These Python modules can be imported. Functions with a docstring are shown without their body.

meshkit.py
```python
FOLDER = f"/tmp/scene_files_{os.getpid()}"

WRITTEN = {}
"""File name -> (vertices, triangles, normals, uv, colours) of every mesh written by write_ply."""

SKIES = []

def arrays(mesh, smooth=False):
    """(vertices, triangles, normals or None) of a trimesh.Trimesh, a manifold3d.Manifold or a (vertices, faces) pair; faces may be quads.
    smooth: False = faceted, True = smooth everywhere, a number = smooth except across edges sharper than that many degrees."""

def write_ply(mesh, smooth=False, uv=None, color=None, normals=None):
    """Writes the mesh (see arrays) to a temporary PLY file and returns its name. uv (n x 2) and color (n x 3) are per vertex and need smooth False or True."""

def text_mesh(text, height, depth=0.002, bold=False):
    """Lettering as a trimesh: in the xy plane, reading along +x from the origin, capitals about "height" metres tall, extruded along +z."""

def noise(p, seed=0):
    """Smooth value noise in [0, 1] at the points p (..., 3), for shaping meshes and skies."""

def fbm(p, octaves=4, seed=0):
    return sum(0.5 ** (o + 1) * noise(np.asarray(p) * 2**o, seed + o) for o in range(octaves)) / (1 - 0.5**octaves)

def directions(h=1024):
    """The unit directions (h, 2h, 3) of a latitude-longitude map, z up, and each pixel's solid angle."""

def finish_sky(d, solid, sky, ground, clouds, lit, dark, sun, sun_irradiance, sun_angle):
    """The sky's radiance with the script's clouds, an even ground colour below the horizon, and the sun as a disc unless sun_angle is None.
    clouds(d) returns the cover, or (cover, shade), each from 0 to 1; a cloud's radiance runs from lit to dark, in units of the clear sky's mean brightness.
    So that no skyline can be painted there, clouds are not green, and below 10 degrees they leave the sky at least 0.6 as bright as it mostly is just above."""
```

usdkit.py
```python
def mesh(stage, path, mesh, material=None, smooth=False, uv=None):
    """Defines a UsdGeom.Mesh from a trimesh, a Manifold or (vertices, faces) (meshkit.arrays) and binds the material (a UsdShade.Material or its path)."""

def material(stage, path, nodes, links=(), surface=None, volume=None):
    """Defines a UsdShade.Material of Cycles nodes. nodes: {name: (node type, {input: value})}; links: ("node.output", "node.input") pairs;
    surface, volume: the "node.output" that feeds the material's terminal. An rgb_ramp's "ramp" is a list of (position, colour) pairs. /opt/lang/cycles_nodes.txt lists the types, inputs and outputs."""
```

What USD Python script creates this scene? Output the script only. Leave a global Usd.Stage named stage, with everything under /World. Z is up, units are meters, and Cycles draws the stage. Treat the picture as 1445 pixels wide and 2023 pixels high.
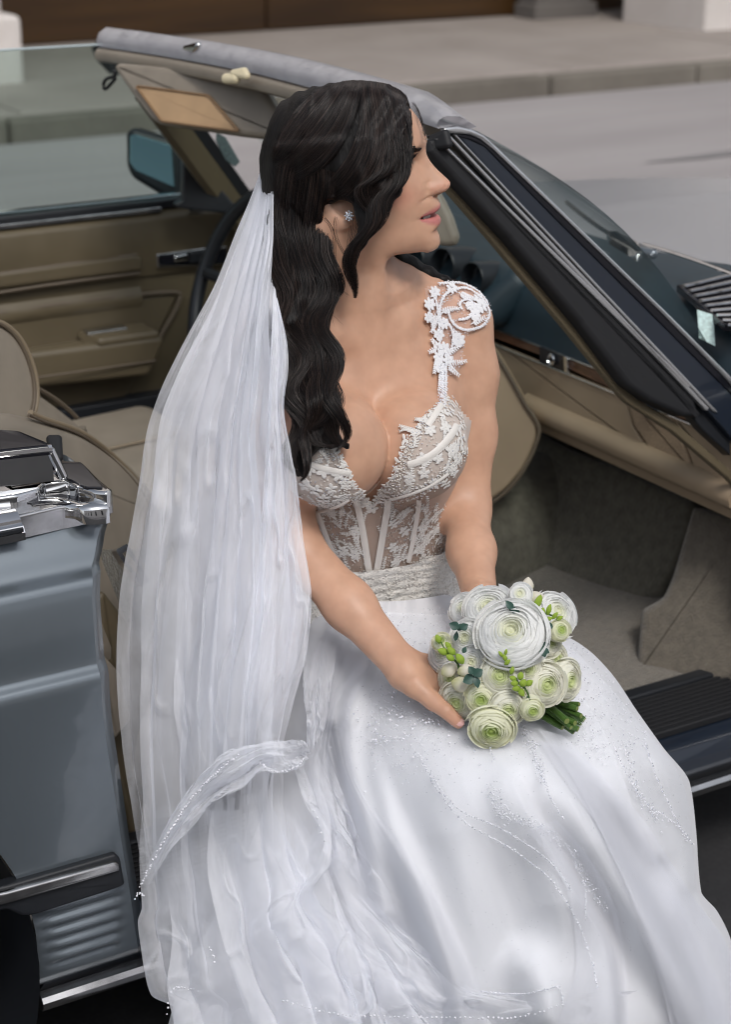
import math, random
import numpy as np, trimesh, manifold3d, usdkit, meshkit
from scipy.interpolate import PchipInterpolator, CubicSpline
from scipy import ndimage
from pxr import Usd, UsdGeom, UsdLux, UsdShade, Gf, Sdf, Vt

rng = np.random.default_rng(7)
random.seed(7)
stage = Usd.Stage.CreateInMemory()
UsdGeom.SetStageUpAxis(stage, 'Z')
UsdGeom.SetStageMetersPerUnit(stage, 1.0)
UsdGeom.Xform.Define(stage, '/World')
UsdGeom.Scope.Define(stage, '/World/Looks')

# ------------------------------------------------------------------ camera, sky, sun, exposure
CAM = np.array([-.775, -2.77, 1.657]); YAW, PITCH, FPX = .534, .362, 3600.0
FW = np.array([math.sin(YAW) * math.cos(PITCH), math.cos(YAW) * math.cos(PITCH), -math.sin(PITCH)])
RT = np.array([math.cos(YAW), -math.sin(YAW), 0.0])
UP = np.cross(RT, FW)
EXPOSURE = -0.06
SUN_EL, SUN_AZ = math.radians(52), math.radians(190)      # soft daylight from behind the camera, veiled by cloud
SKY_STRENGTH, SUN_INT, SUN_ANGLE = 0.115, 0.40, 15.0

camera = UsdGeom.Camera.Define(stage, '/World/camera')
camera.AddTransformOp().Set(Gf.Matrix4d(*[float(x) for x in (*RT, 0, *UP, 0, *(-FW), 0, *CAM, 1)]))
camera.CreateHorizontalApertureAttr(24.0); camera.CreateVerticalApertureAttr(24.0 * 1024 / 732)
camera.CreateFocalLengthAttr(24.0 * FPX / 1445)
camera.CreateFStopAttr(5.6); camera.CreateFocusDistanceAttr(2.20)
camera.CreateExposureAttr(EXPOSURE)
camera.CreateClippingRangeAttr(Gf.Vec2f(.05, 5000))

sun_dir = np.array([math.sin(SUN_AZ) * math.cos(SUN_EL), math.cos(SUN_AZ) * math.cos(SUN_EL), math.sin(SUN_EL)])
dome = UsdLux.DomeLight.Define(stage, '/World/sky')
dome.GetPrim().SetCustomDataByKey('kind', 'structure')
skym = usdkit.material(stage, '/World/Looks/sky_look', {
    'sky': ('sky_texture', dict(sky_type='single_scattering', sun_disc=False, sun_elevation=SUN_EL, sun_rotation=SUN_AZ, aerosol_density=2.0)),
    'tc': ('texture_coordinate', {}),
    'n': ('noise_texture', dict(scale=2.2, detail=5.0, roughness=.55)),
    'r': ('rgb_ramp', dict(ramp=[(0.25, (.55, .55, .55)), (.7, (1, 1, 1))])),
    'bw': ('rgb_to_bw', {}),
    'cl': ('mix_color', dict(blend_type='multiply', fac=1.0, b=(2.25, 2.28, 2.36), use_clamp=False)),
    'm': ('mix_color', dict(fac=.60, use_clamp=False)),
    'bg': ('background_shader', dict(strength=SKY_STRENGTH))},
    [('tc.generated', 'n.vector'), ('n.fac', 'r.fac'), ('sky.color', 'bw.color'), ('bw.val', 'cl.a'),
     ('sky.color', 'm.a'), ('cl.result', 'm.b'), ('m.result', 'bg.color')], surface='bg.background')
UsdShade.MaterialBindingAPI.Apply(dome.GetPrim()).Bind(skym)
sun = UsdLux.DistantLight.Define(stage, '/World/sun')
sun.CreateIntensityAttr(SUN_INT); sun.CreateAngleAttr(SUN_ANGLE); sun.CreateNormalizeAttr(True); sun.CreateColorAttr(Gf.Vec3f(1, .965, .92))
sz = sun_dir; sx = np.cross([0, 0, 1.0], sz); sx /= np.linalg.norm(sx); sy = np.cross(sz, sx)
sun.AddTransformOp().Set(Gf.Matrix4d(*[float(x) for x in (*sx, 0, *sy, 0, *sz, 0, 0, 0, 20, 1)]))

# ------------------------------------------------------------------ helpers
def unit(v):
    v = np.asarray(v, float); return v / np.linalg.norm(v)
def rays(px):
    px = np.atleast_2d(np.asarray(px, float))
    return FW + RT * ((px[:, :1] - 722.5) / FPX) - UP * ((px[:, 1:2] - 1011.5) / FPX)
def at(px, py, d):
    """the point of the place seen at px, py of the photograph, d metres in front of the camera"""
    return CAM + rays([(px, py)])[0] * d
def ats(a):
    a = np.asarray(a, float); return CAM + rays(a[:, :2]) * a[:, 2:3]
def on(px, p0, n):
    r = rays(px); n = np.asarray(n, float)
    return CAM + r * (((np.asarray(p0) - CAM) @ n) / (r @ n))[:, None]
def proj(P):
    d = np.asarray(P, float) - CAM; z = d @ FW
    return np.stack([722.5 + FPX * (d @ RT) / z, 1011.5 - FPX * (d @ UP) / z, z], -1)
_count, LOC = {}, {}
def numbered(path):
    k = _count.get(path, 0); _count[path] = k + 1
    return path if k == 0 else f'{path}_{k:03d}'
def tag(prim, label=None, cat=None, group=None, kind=None):
    p = prim.GetPrim() if hasattr(prim, 'GetPrim') else prim
    for k, v in (('label', label), ('category', cat), ('group', group), ('kind', kind)):
        if v: p.SetCustomDataByKey(k, v)
    return prim
def path_of(parent):
    return '/World' if parent is None else str(parent.GetPrim().GetPath())
def thing(name, label, cat, group=None, parent=None, loc=None):
    x = UsdGeom.Xform.Define(stage, numbered(path_of(parent) + '/' + name))
    if loc is not None: x.AddTranslateOp().Set(Gf.Vec3d(*map(float, loc))); LOC[str(x.GetPath()).split('/')[2]] = np.asarray(loc, float)
    return tag(x, label, cat, group, 'thing' if parent is None else None)
def local(parent, v):
    return np.asarray(v, float) - LOC.get(path_of(parent).split('/')[2] if parent is not None else '', np.zeros(3))
def obj(name, mesh, mat, parent=None, smooth=35, label=None, cat=None, group=None, kind=None):
    if isinstance(mesh, list): mesh = join(mesh)
    v, f = vf(mesh); mesh = (local(parent, v), f)
    m = usdkit.mesh(stage, numbered(path_of(parent) + '/' + name), mesh, mat, smooth=smooth)
    m.CreateDoubleSidedAttr(True)
    return tag(m, label, cat, group, kind)
def vf(m):
    v, f, _ = meshkit.arrays(m); return v, f
def join(ms):
    V, F, n = [], [], 0
    for m in ms:
        v, f = vf(m); V.append(v); F.append(f + n); n += len(v)
    return np.vstack(V), np.vstack(F)
def hull(pts, r, sub=2):
    s = trimesh.creation.icosphere(sub, 1.0).vertices
    r = np.broadcast_to(r, (len(pts),))
    allp = np.vstack([s * rr + np.asarray(p) for p, rr in zip(pts, r)])
    h = manifold3d.Manifold.hull_points(np.ascontiguousarray(allp, float))
    return vf(h)
def frame(n, up=(0, 0, 1)):
    n = unit(n); a = np.cross(up, n)
    if np.linalg.norm(a) < 1e-6: a = np.cross((1, 0, 0), n)
    a = unit(a); return a, np.cross(n, a), n
def tri2(poly):
    import mapbox_earcut as me
    p = np.ascontiguousarray(poly, np.float64)
    return np.asarray(me.triangulate_float64(p, np.array([len(p)], np.uint32))).reshape(-1, 3)
def inset(poly, d):
    a = np.roll(poly, 1, 0); b = np.roll(poly, -1, 0)
    e1 = poly - a; e2 = b - poly
    e1 /= np.linalg.norm(e1, axis=1, keepdims=True) + 1e-12; e2 /= np.linalg.norm(e2, axis=1, keepdims=True) + 1e-12
    n1 = np.stack([-e1[:, 1], e1[:, 0]], 1); n2 = np.stack([-e2[:, 1], e2[:, 0]], 1)
    m = n1 + n2; m /= np.maximum(.35, (m * n1).sum(1, keepdims=True))
    return poly + m * d
def roundpoly(p, r, k=4):
    """a polygon with its corners rounded"""
    p = np.asarray(p, float); out = []
    for i in range(len(p)):
        a, b, c = p[i - 1], p[i], p[(i + 1) % len(p)]
        la, lc = np.linalg.norm(a - b), np.linalg.norm(c - b)
        q = min(r, .45 * la, .45 * lc)
        s, e = b + (a - b) / la * q, b + (c - b) / lc * q
        for t in np.linspace(0, 1, k): out.append((1 - t) ** 2 * s + 2 * t * (1 - t) * b + t * t * e)
    return np.array(out)
def plate(pts3, n, thick, bevel=.003, seg=3, dome=0.0):
    """a solid plate: outline of points on a plane facing n, its face edges rounded, thickness away from n"""
    pts3 = np.asarray(pts3, float); a, b, n = frame(n); o = pts3.mean(0)
    p = np.stack([(pts3 - o) @ a, (pts3 - o) @ b], 1)
    if (p[:, 0] * np.roll(p[:, 1], -1) - p[:, 1] * np.roll(p[:, 0], -1)).sum() < 0: p = p[::-1]
    rings = [(p, -thick)]
    for t in np.linspace(0, math.pi / 2, seg + 1): rings.append((inset(p, bevel * (1 - math.cos(t))), -bevel * (1 - math.sin(t))))
    V = np.vstack([np.column_stack([q, np.full(len(q), h)]) for q, h in rings]); k = len(p); F = []
    i = np.arange(k); j = (i + 1) % k
    for r in range(len(rings) - 1):
        F += [np.stack([r * k + i, r * k + j, (r + 1) * k + j], 1), np.stack([r * k + i, (r + 1) * k + j, (r + 1) * k + i], 1)]
    t = tri2(rings[-1][0])
    F += [t + (len(rings) - 1) * k, tri2(p)[:, ::-1]]
    return o + V[:, :1] * a + V[:, 1:2] * b + V[:, 2:] * n, np.vstack(F)
def pplate(px, p0, n, thick, bevel=.003, r=0, off=0.0):
    n = unit(n); px = np.asarray(px, float)
    if r: px = roundpoly(px, r)
    return plate(on(px, np.asarray(p0) + n * off, n), n, thick, bevel)
def grid(P, closed_u=False, closed_v=False):
    P = np.asarray(P, float); nu, nv = P.shape[:2]
    idx = np.arange(nu * nv).reshape(nu, nv)
    if closed_u: idx = np.vstack([idx, idx[:1]])
    if closed_v: idx = np.hstack([idx, idx[:, :1]])
    a, b, c, d = idx[:-1, :-1].ravel(), idx[1:, :-1].ravel(), idx[1:, 1:].ravel(), idx[:-1, 1:].ravel()
    return P.reshape(-1, 3), np.vstack([np.stack([a, b, c], 1), np.stack([a, c, d], 1)])
def spline(pts, n, k=3):
    pts = np.asarray(pts, float)
    d = np.r_[0, np.cumsum(np.linalg.norm(np.diff(pts[:, :3] if pts.shape[1] > 2 else pts, axis=0), axis=1) + 1e-9)]
    t = np.linspace(0, d[-1], n)
    if len(pts) < 3 or k == 1: return np.stack([np.interp(t, d, c) for c in pts.T], 1)
    return PchipInterpolator(d, pts)(t) if k == 'p' else CubicSpline(d, pts)(t)
def tube(path, rad, sides=8, cap=True, flat=1.0, upv=None):
    p = np.asarray(path, float); t = np.gradient(p, axis=0); t /= np.linalg.norm(t, axis=1, keepdims=True) + 1e-12
    ref = np.array([0, 0, 1.0]) if upv is None else np.asarray(upv, float)
    if upv is None and np.abs(t[:, 2]).mean() > .8: ref = np.array([1.0, 0, 0])
    a = np.cross(t, ref); a /= np.linalg.norm(a, axis=1, keepdims=True) + 1e-12
    b = np.cross(a, t); th = np.arange(sides) * 2 * math.pi / sides
    r = np.broadcast_to(rad, (len(p),))[:, None, None]
    V = p[:, None] + r * (np.cos(th)[None, :, None] * a[:, None] + flat * np.sin(th)[None, :, None] * b[:, None])
    v, f = grid(V, closed_v=True)
    if cap:
        n = len(p); k = sides; v = np.vstack([v, p[:1], p[-1:]]); i = np.arange(k); j = (i + 1) % k
        f = np.vstack([f, np.stack([j, i, np.full(k, n * k)], 1)[:, ::-1], np.stack([i + (n - 1) * k, j + (n - 1) * k, np.full(k, n * k + 1)], 1)[:, ::-1]])
    return v, f
def sweep(path, prof, side, upv):
    """a closed profile (a, b) carried along a path; a along side, b along upv (arrays or one vector)"""
    path = np.asarray(path, float); prof = np.asarray(prof, float)
    S = np.broadcast_to(side, path.shape); U = np.broadcast_to(upv, path.shape)
    V = path[:, None] + prof[None, :, :1] * S[:, None] + prof[None, :, 1:] * U[:, None]
    v, f = grid(V, closed_v=True); k = len(prof); t = tri2(prof)
    return v, np.vstack([f, t[:, ::-1], t + (len(path) - 1) * k])
def box(lo, hi, b=.004):
    lo, hi = np.minimum(lo, hi), np.maximum(lo, hi)
    P = roundpoly([(lo[0], lo[1]), (hi[0], lo[1]), (hi[0], hi[1]), (lo[0], hi[1])], b * 1.5)
    return plate(np.column_stack([P, np.full(len(P), hi[2])]), (0, 0, 1), hi[2] - lo[2], b)
def revolve(prof, o, axis, n=32):
    a, b, c = frame(axis); th = np.arange(n) * 2 * math.pi / n; prof = np.asarray(prof, float)
    V = np.asarray(o) + prof[:, None, :1] * (np.cos(th)[None, :, None] * a + np.sin(th)[None, :, None] * b) + prof[:, None, 1:] * c
    return grid(V, closed_v=True)

# ------------------------------------------------------------------ materials
def mat(name, color, rough=.5, metal=0.0, spec=.5, coat=0.0, coat_rough=.05, vary=None, vscale=20, bump=0.0, bscale=200, bdist=.001, sss=0.0, sheen=0.0, detail=4, stretch=None, col2=None, **kw):
    nodes = {'p': ('principled_bsdf', dict(base_color=color, roughness=rough, metallic=metal, specular_ior_level=spec, coat_weight=coat, coat_roughness=coat_rough, sheen_weight=sheen, **kw)),
             'tc': ('geometry', {})}
    links = []; src = 'tc.position'
    if stretch is not None:
        nodes['mp'] = ('mapping', dict(scale=stretch)); links.append(('tc.position', 'mp.vector')); src = 'mp.vector'
    if vary:
        c = np.asarray(color); c2 = np.asarray(col2) if col2 is not None else c * (1 - vary)
        nodes['n'] = ('noise_texture', dict(scale=vscale, detail=detail)); nodes['r'] = ('rgb_ramp', dict(ramp=[(.3, c2), (.7, c if col2 is not None else np.minimum(c * (1 + vary * .6), 1))]))
        links += [(src, 'n.vector'), ('n.fac', 'r.fac'), ('r.color', 'p.base_color')]
    if bump:
        nodes['bn'] = ('noise_texture', dict(scale=bscale, detail=3.0)); nodes['b'] = ('bump', dict(strength=bump, distance=bdist))
        links += [(src, 'bn.vector'), ('bn.fac', 'b.height'), ('b.normal', 'p.normal')]
    return usdkit.material(stage, '/World/Looks/' + name, nodes, links, surface='p.BSDF')
def cloth(name, color, clear, edge=.5, trans=.5, rough=.9, glint=0.0, weave=0.0, dens=False):
    """sheer fabric: threads that scatter light forward and back, gaps between them clear; denser where seen edge-on"""
    nodes = {'d': ('diffuse_bsdf', dict(color=color)), 't': ('translucent_bsdf', dict(color=color)), 'x': ('transparent_bsdf', {}),
             'dt': ('mix_closure', dict(fac=trans)), 'lw': ('layer_weight', dict(blend=.35)),
             'mr': ('map_range', dict(from_min=0.0, from_max=1.0, to_min=1 - clear, to_max=min(1, 1 - clear + edge), clamp=True)), 'm': ('mix_closure', {})}
    links = [('d.BSDF', 'dt.closure1'), ('t.BSDF', 'dt.closure2'), ('lw.facing', 'mr.value'), ('x.BSDF', 'm.closure1'), ('dt.closure', 'm.closure2')]
    fac = 'mr.result'
    if weave:
        nodes['g'] = ('geometry', {}); nodes['wn'] = ('noise_texture', dict(scale=34, detail=4.0, roughness=.6)); nodes['wm'] = ('map_range', dict(from_min=.3, from_max=.7, to_min=1 - weave, to_max=1 + weave, clamp=True))
        nodes['mu'] = ('math', dict(math_type='multiply', use_clamp=True))
        links += [('g.position', 'wn.vector'), ('wn.fac', 'wm.value'), ('mr.result', 'mu.value1'), ('wm.result', 'mu.value2')]; fac = 'mu.value'
    if dens:
        nodes['da'] = ('attribute', dict(attribute='dens')); nodes['dm'] = ('math', dict(math_type='multiply', use_clamp=True)); links += [(fac, 'dm.value1'), ('da.fac', 'dm.value2')]; fac = 'dm.value'
    links.append((fac, 'm.fac'))
    if glint:
        nodes['gl'] = ('glossy_bsdf', dict(color=(1, 1, 1), roughness=.25)); nodes['gv'] = ('voronoi_texture', dict(scale=900)); nodes['gg'] = ('geometry', {})
        nodes['lt'] = ('math', dict(math_type='less_than', value2=glint)); nodes['m2'] = ('mix_closure', {})
        links += [('gg.position', 'gv.vector'), ('gv.color', 'sc.color'), ('sc.r', 'lt.value1'), ('lt.value', 'm2.fac'), ('m.closure', 'm2.closure1'), ('gl.BSDF', 'm2.closure2')]
        nodes['sc'] = ('separate_color', {})
    links = [(a.replace('.closure', '.closure'), b) for a, b in links]
    return usdkit.material(stage, '/World/Looks/' + name, nodes, links, surface='m2.closure' if glint else 'm.closure')
def pane(name, tint, refl=1.0, rough=.0):
    return usdkit.material(stage, '/World/Looks/' + name, {
        'x': ('transparent_bsdf', dict(color=tint)), 'g': ('glossy_bsdf', dict(color=(refl, refl, refl), roughness=rough)), 'f': ('fresnel', dict(IOR=1.5)), 'm': ('mix_closure', {})},
        [('f.fac', 'm.fac'), ('x.BSDF', 'm.closure1'), ('g.BSDF', 'm.closure2')], surface='m.closure')
M = {}
M['paint'] = mat('silver_blue_paint', (.145, .168, .186), rough=.30, metal=.7, coat=1.0, coat_rough=.05, vary=.05, vscale=900)
M['bonnet'] = mat('bonnet_paint', (.34, .34, .35), rough=.4, metal=.5, coat=.5, coat_rough=.35)
M['navy'] = mat('navy_paint_and_shade', (.006, .009, .015), rough=.3, coat=1.0, coat_rough=.06)  # own colour of the pillar panel; painted shade on the sill
M['chrome'] = mat('chrome', (.72, .72, .72), rough=.07, metal=1.0, vary=.12, vscale=30)
M['bright'] = mat('bright_trim', (.66, .65, .64), rough=.22, metal=.9)
M['dull_chrome'] = mat('worn_chrome', (.55, .54, .53), rough=.2, metal=1.0, vary=.2, vscale=40)
M['black_gloss'] = mat('black_gloss', (.006, .006, .008), rough=.12)
M['rubber'] = mat('black_rubber', (.005, .005, .006), rough=.6, bump=.15, bscale=300)
M['black_trim'] = mat('black_trim', (.008, .009, .011), rough=.4, bump=.12, bscale=500)
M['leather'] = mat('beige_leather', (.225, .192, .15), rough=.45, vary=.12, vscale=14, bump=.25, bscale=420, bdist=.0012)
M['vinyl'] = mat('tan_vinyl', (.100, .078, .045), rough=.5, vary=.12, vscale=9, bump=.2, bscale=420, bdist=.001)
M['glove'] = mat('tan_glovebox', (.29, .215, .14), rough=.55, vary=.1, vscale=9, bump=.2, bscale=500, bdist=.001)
M['dash'] = mat('blue_black_dash', (.010, .022, .030), rough=.5, vary=.15, vscale=20, bump=.3, bscale=500, bdist=.0008)
M['carpet'] = mat('olive_carpet', (.105, .095, .070), rough=.95, vary=.3, vscale=60, bump=.9, bscale=260, bdist=.004, sheen=.3)
M['carpet_light'] = mat('grey_brown_carpet', (.135, .115, .088), rough=.95, vary=.22, vscale=70, bump=.9, bscale=300, bdist=.004, sheen=.3)
M['piping'] = mat('seam_piping', (.10, .075, .05), rough=.6)
M['pipe_light'] = mat('leather_piping', (.20, .155, .10), rough=.5)
M['wood'] = mat('dark_burl_wood', (.085, .038, .02), rough=.15, coat=.6, vary=.5, vscale=45, detail=6, stretch=(1, .4, 2))
M['cream'] = mat('cream_plastic', (.62, .54, .36), rough=.4)
M['glass'] = pane('clear_glass', (.86, .93, .91))
M['glass_green'] = pane('green_tinted_glass', (.60, .72, .69))
M['film'] = usdkit.material(stage, '/World/Looks/clear_film', {
    'x': ('transparent_bsdf', dict(color=(.86, .86, .90))), 'g': ('principled_bsdf', dict(base_color=(.40, .39, .40), roughness=.3, specular_ior_level=.7)),
    'n': ('noise_texture', dict(scale=28, detail=4.0)), 'ge': ('geometry', {}), 'r': ('map_range', dict(from_min=.35, from_max=.7, to_min=.5, to_max=.85, clamp=True)), 'm': ('mix_closure', {})},
    [('ge.position', 'n.vector'), ('n.fac', 'r.value'), ('r.result', 'm.fac'), ('x.BSDF', 'm.closure1'), ('g.BSDF', 'm.closure2')], surface='m.closure')
M['mirror'] = mat('mirror_glass', (.26, .38, .39), rough=.03, metal=1.0)
M['vanity'] = mat('tan_vanity_flap', (.40, .26, .14), rough=.5, vary=.08)
M['tyre'] = mat('tyre', (.012, .012, .012), rough=.8)
# ------------------------------------------------------------------ setting: road, kerb, pavement, frontage
def noisy_mat(name, stops, scale, rough, bump=.4, bscale=120, bdist=.003, stretch=(1, 1, 1), spec=.3):
    return usdkit.material(stage, '/World/Looks/' + name, {
        'g': ('geometry', {}), 'mp': ('mapping', dict(scale=stretch)), 'n': ('noise_texture', dict(scale=scale, detail=7.0, roughness=.62)), 'r': ('rgb_ramp', dict(ramp=stops)),
        'n2': ('noise_texture', dict(scale=bscale, detail=4.0, roughness=.7)), 'b': ('bump', dict(strength=bump, distance=bdist)),
        'f': ('rgb_ramp', dict(ramp=[(.3, (.78, .78, .78)), (.7, (1.12, 1.12, 1.12))])), 'mu': ('mix_color', dict(blend_type='multiply', fac=1.0, use_clamp=False)),
        'p': ('principled_bsdf', dict(roughness=rough, specular_ior_level=spec))},
        [('g.position', 'mp.vector'), ('mp.vector', 'n.vector'), ('n.fac', 'r.fac'), ('g.position', 'n2.vector'), ('n2.fac', 'b.height'), ('b.normal', 'p.normal'),
         ('n2.fac', 'f.fac'), ('r.color', 'mu.a'), ('f.color', 'mu.b'), ('mu.result', 'p.base_color')], surface='p.BSDF')
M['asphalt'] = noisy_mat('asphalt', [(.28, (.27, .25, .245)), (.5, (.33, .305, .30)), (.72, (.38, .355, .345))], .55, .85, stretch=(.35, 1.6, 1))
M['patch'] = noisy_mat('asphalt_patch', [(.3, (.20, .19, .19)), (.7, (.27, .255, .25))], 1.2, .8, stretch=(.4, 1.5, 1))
M['near_road_shade'] = noisy_mat('shadow_dark_asphalt', [(.3, (.022, .022, .024)), (.7, (.042, .041, .042))], 3.0, .9)  # asphalt darkened in its colour to stand for shadow
M['concrete'] = noisy_mat('pavement_concrete', [(.25, (.25, .215, .185)), (.5, (.32, .28, .25)), (.75, (.38, .335, .30))], .9, .9)
M['kerbstone'] = noisy_mat('kerb_concrete', [(.25, (.12, .105, .088)), (.75, (.20, .18, .15))], 1.5, .9)
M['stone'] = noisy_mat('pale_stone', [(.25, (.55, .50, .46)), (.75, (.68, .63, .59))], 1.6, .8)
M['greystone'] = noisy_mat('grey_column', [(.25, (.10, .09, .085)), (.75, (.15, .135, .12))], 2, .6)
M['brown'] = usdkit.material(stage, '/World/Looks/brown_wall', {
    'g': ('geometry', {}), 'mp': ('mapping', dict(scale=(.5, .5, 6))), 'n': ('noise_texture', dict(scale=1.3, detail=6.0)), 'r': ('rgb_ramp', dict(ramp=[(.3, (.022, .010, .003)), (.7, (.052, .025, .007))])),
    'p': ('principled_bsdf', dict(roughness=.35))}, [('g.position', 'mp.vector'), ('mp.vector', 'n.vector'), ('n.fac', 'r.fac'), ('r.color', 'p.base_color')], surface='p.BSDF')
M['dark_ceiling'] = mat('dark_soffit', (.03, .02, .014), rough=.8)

def sheet(x0, x1, y0, y1, z):
    return np.array([(x0, y0, z), (x1, y0, z), (x1, y1, z), (x0, y1, z)], float), np.array([[0, 1, 2], [0, 2, 3]])
KY = 6.9
obj('ground', sheet(-600, 600, -600, 600, -.02), M['asphalt'], kind='structure', smooth=False)
obj('road', sheet(-60, 60, -9, KY, 0.0), M['asphalt'], kind='structure', smooth=False)
obj('near_lane_shade', sheet(-60, 60, -9, .6, .004), M['near_road_shade'], kind='structure', smooth=False)  # dark sheet painted for the shadow about the car; also darkens paint reflections
def patchy(x0, x1, y0, y1, z, seed):
    r = np.random.default_rng(seed); n = 26; a = np.linspace(0, 2 * math.pi, n, endpoint=False)
    q = np.stack([np.sign(np.cos(a)) * np.abs(np.cos(a)) ** .4, np.sign(np.sin(a)) * np.abs(np.sin(a)) ** .4], 1) * (1 + .05 * r.standard_normal((n, 1)))
    P = np.column_stack([(x0 + x1) / 2 + q[:, 0] * (x1 - x0) / 2, (y0 + y1) / 2 + q[:, 1] * (y1 - y0) / 2, np.full(n, z)])
    return np.vstack([P, P.mean(0)[None]]), np.array([(i, (i + 1) % n, n) for i in range(n)])
pt = obj('road_patch', patchy(4.35, 10.5, 2.3, 3.25, .006, 3), M['patch'], kind='structure', smooth=False)
obj('road_patch', patchy(5.6, 14, 4.55, 4.75, .006, 5), M['patch'], kind='structure', smooth=False)
# kerb stones, each a piece of the pavement
pave = obj('pavement', box((-30, KY + .16, -.1), (60, 22, .13), .01), M['concrete'], kind='structure')
for i, x in enumerate(np.arange(-2.2, 16, 1.22)):
    j = .006 * math.sin(i * 2.3)
    obj('kerb_stone', box((x + .006, KY + j, -.1), (x + 1.214, KY + .152 + j, .126 + j * .5), .025), M['kerbstone'], pave)
for i, x in enumerate(np.arange(-1.0, 18, 1.9)):      # slabs of the pavement, joints recessed
    obj('paving_slab', box((x + .008, KY + .17, .10), (x + 1.892, KY + 1.62, .142 + .002 * math.sin(i * 4.1)), .008), M['concrete'], pave)
# frontage across the street: pale pillars, dark recess with brown wall behind
pl = thing('stone_pillar', 'pale stone pillar with stepped plinth behind the far door window, at the left edge', 'pillar', loc=(3.0, 8.3, .13))
obj('plinth', box((2.25, 8.2, .13), (3.27, 9.2, .55), .04), M['stone'], pl)
obj('shaft', box((2.3, 8.27, .55), (3.18, 9.1, 3.6), .05), M['stone'], pl)
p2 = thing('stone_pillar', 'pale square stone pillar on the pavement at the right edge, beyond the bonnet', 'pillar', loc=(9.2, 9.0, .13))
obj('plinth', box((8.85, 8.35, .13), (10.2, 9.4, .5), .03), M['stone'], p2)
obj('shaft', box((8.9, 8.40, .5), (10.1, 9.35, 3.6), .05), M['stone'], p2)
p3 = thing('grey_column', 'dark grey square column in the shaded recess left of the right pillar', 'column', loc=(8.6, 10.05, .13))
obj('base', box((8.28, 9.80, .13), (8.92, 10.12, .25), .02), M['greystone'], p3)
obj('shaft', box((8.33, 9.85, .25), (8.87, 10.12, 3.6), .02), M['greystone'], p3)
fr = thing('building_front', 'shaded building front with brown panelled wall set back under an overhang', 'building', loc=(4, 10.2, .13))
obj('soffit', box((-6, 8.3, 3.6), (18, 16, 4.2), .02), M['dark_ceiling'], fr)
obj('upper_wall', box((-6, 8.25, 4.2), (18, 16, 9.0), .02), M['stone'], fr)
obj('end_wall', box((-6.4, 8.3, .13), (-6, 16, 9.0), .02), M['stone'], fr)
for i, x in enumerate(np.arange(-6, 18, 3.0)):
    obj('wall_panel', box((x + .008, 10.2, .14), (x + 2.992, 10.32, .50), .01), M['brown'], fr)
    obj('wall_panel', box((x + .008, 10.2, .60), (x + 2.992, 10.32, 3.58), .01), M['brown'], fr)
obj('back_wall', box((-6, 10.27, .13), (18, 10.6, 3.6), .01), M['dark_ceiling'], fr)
nf = UsdGeom.Xform.Define(stage, '/World/unseen_frontage'); tag(nf, kind='structure')  # unseen, added behind the camera to cut low light and give reflections
obj('wall', box((-45, -16.5, 0), (45, -15.5, 7.5), .05), M['stone'], nf)
for i in range(14):
    for j in range(2): obj('window', box((-42 + i * 6.2, -15.52, 1.0 + j * 3.6), (-40.4 + i * 6.2, -15.46, 3.2 + j * 3.6), .02), M['black_gloss'], nf)
# ------------------------------------------------------------------ the car (forward +x, its left side +y), an open two-seater
car = thing('convertible_car', 'silver blue open two-seat convertible with beige leather interior and chrome trim at the kerb', 'car', loc=(.2, 0, 0))
NY = (0, -1.0, 0)
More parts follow.
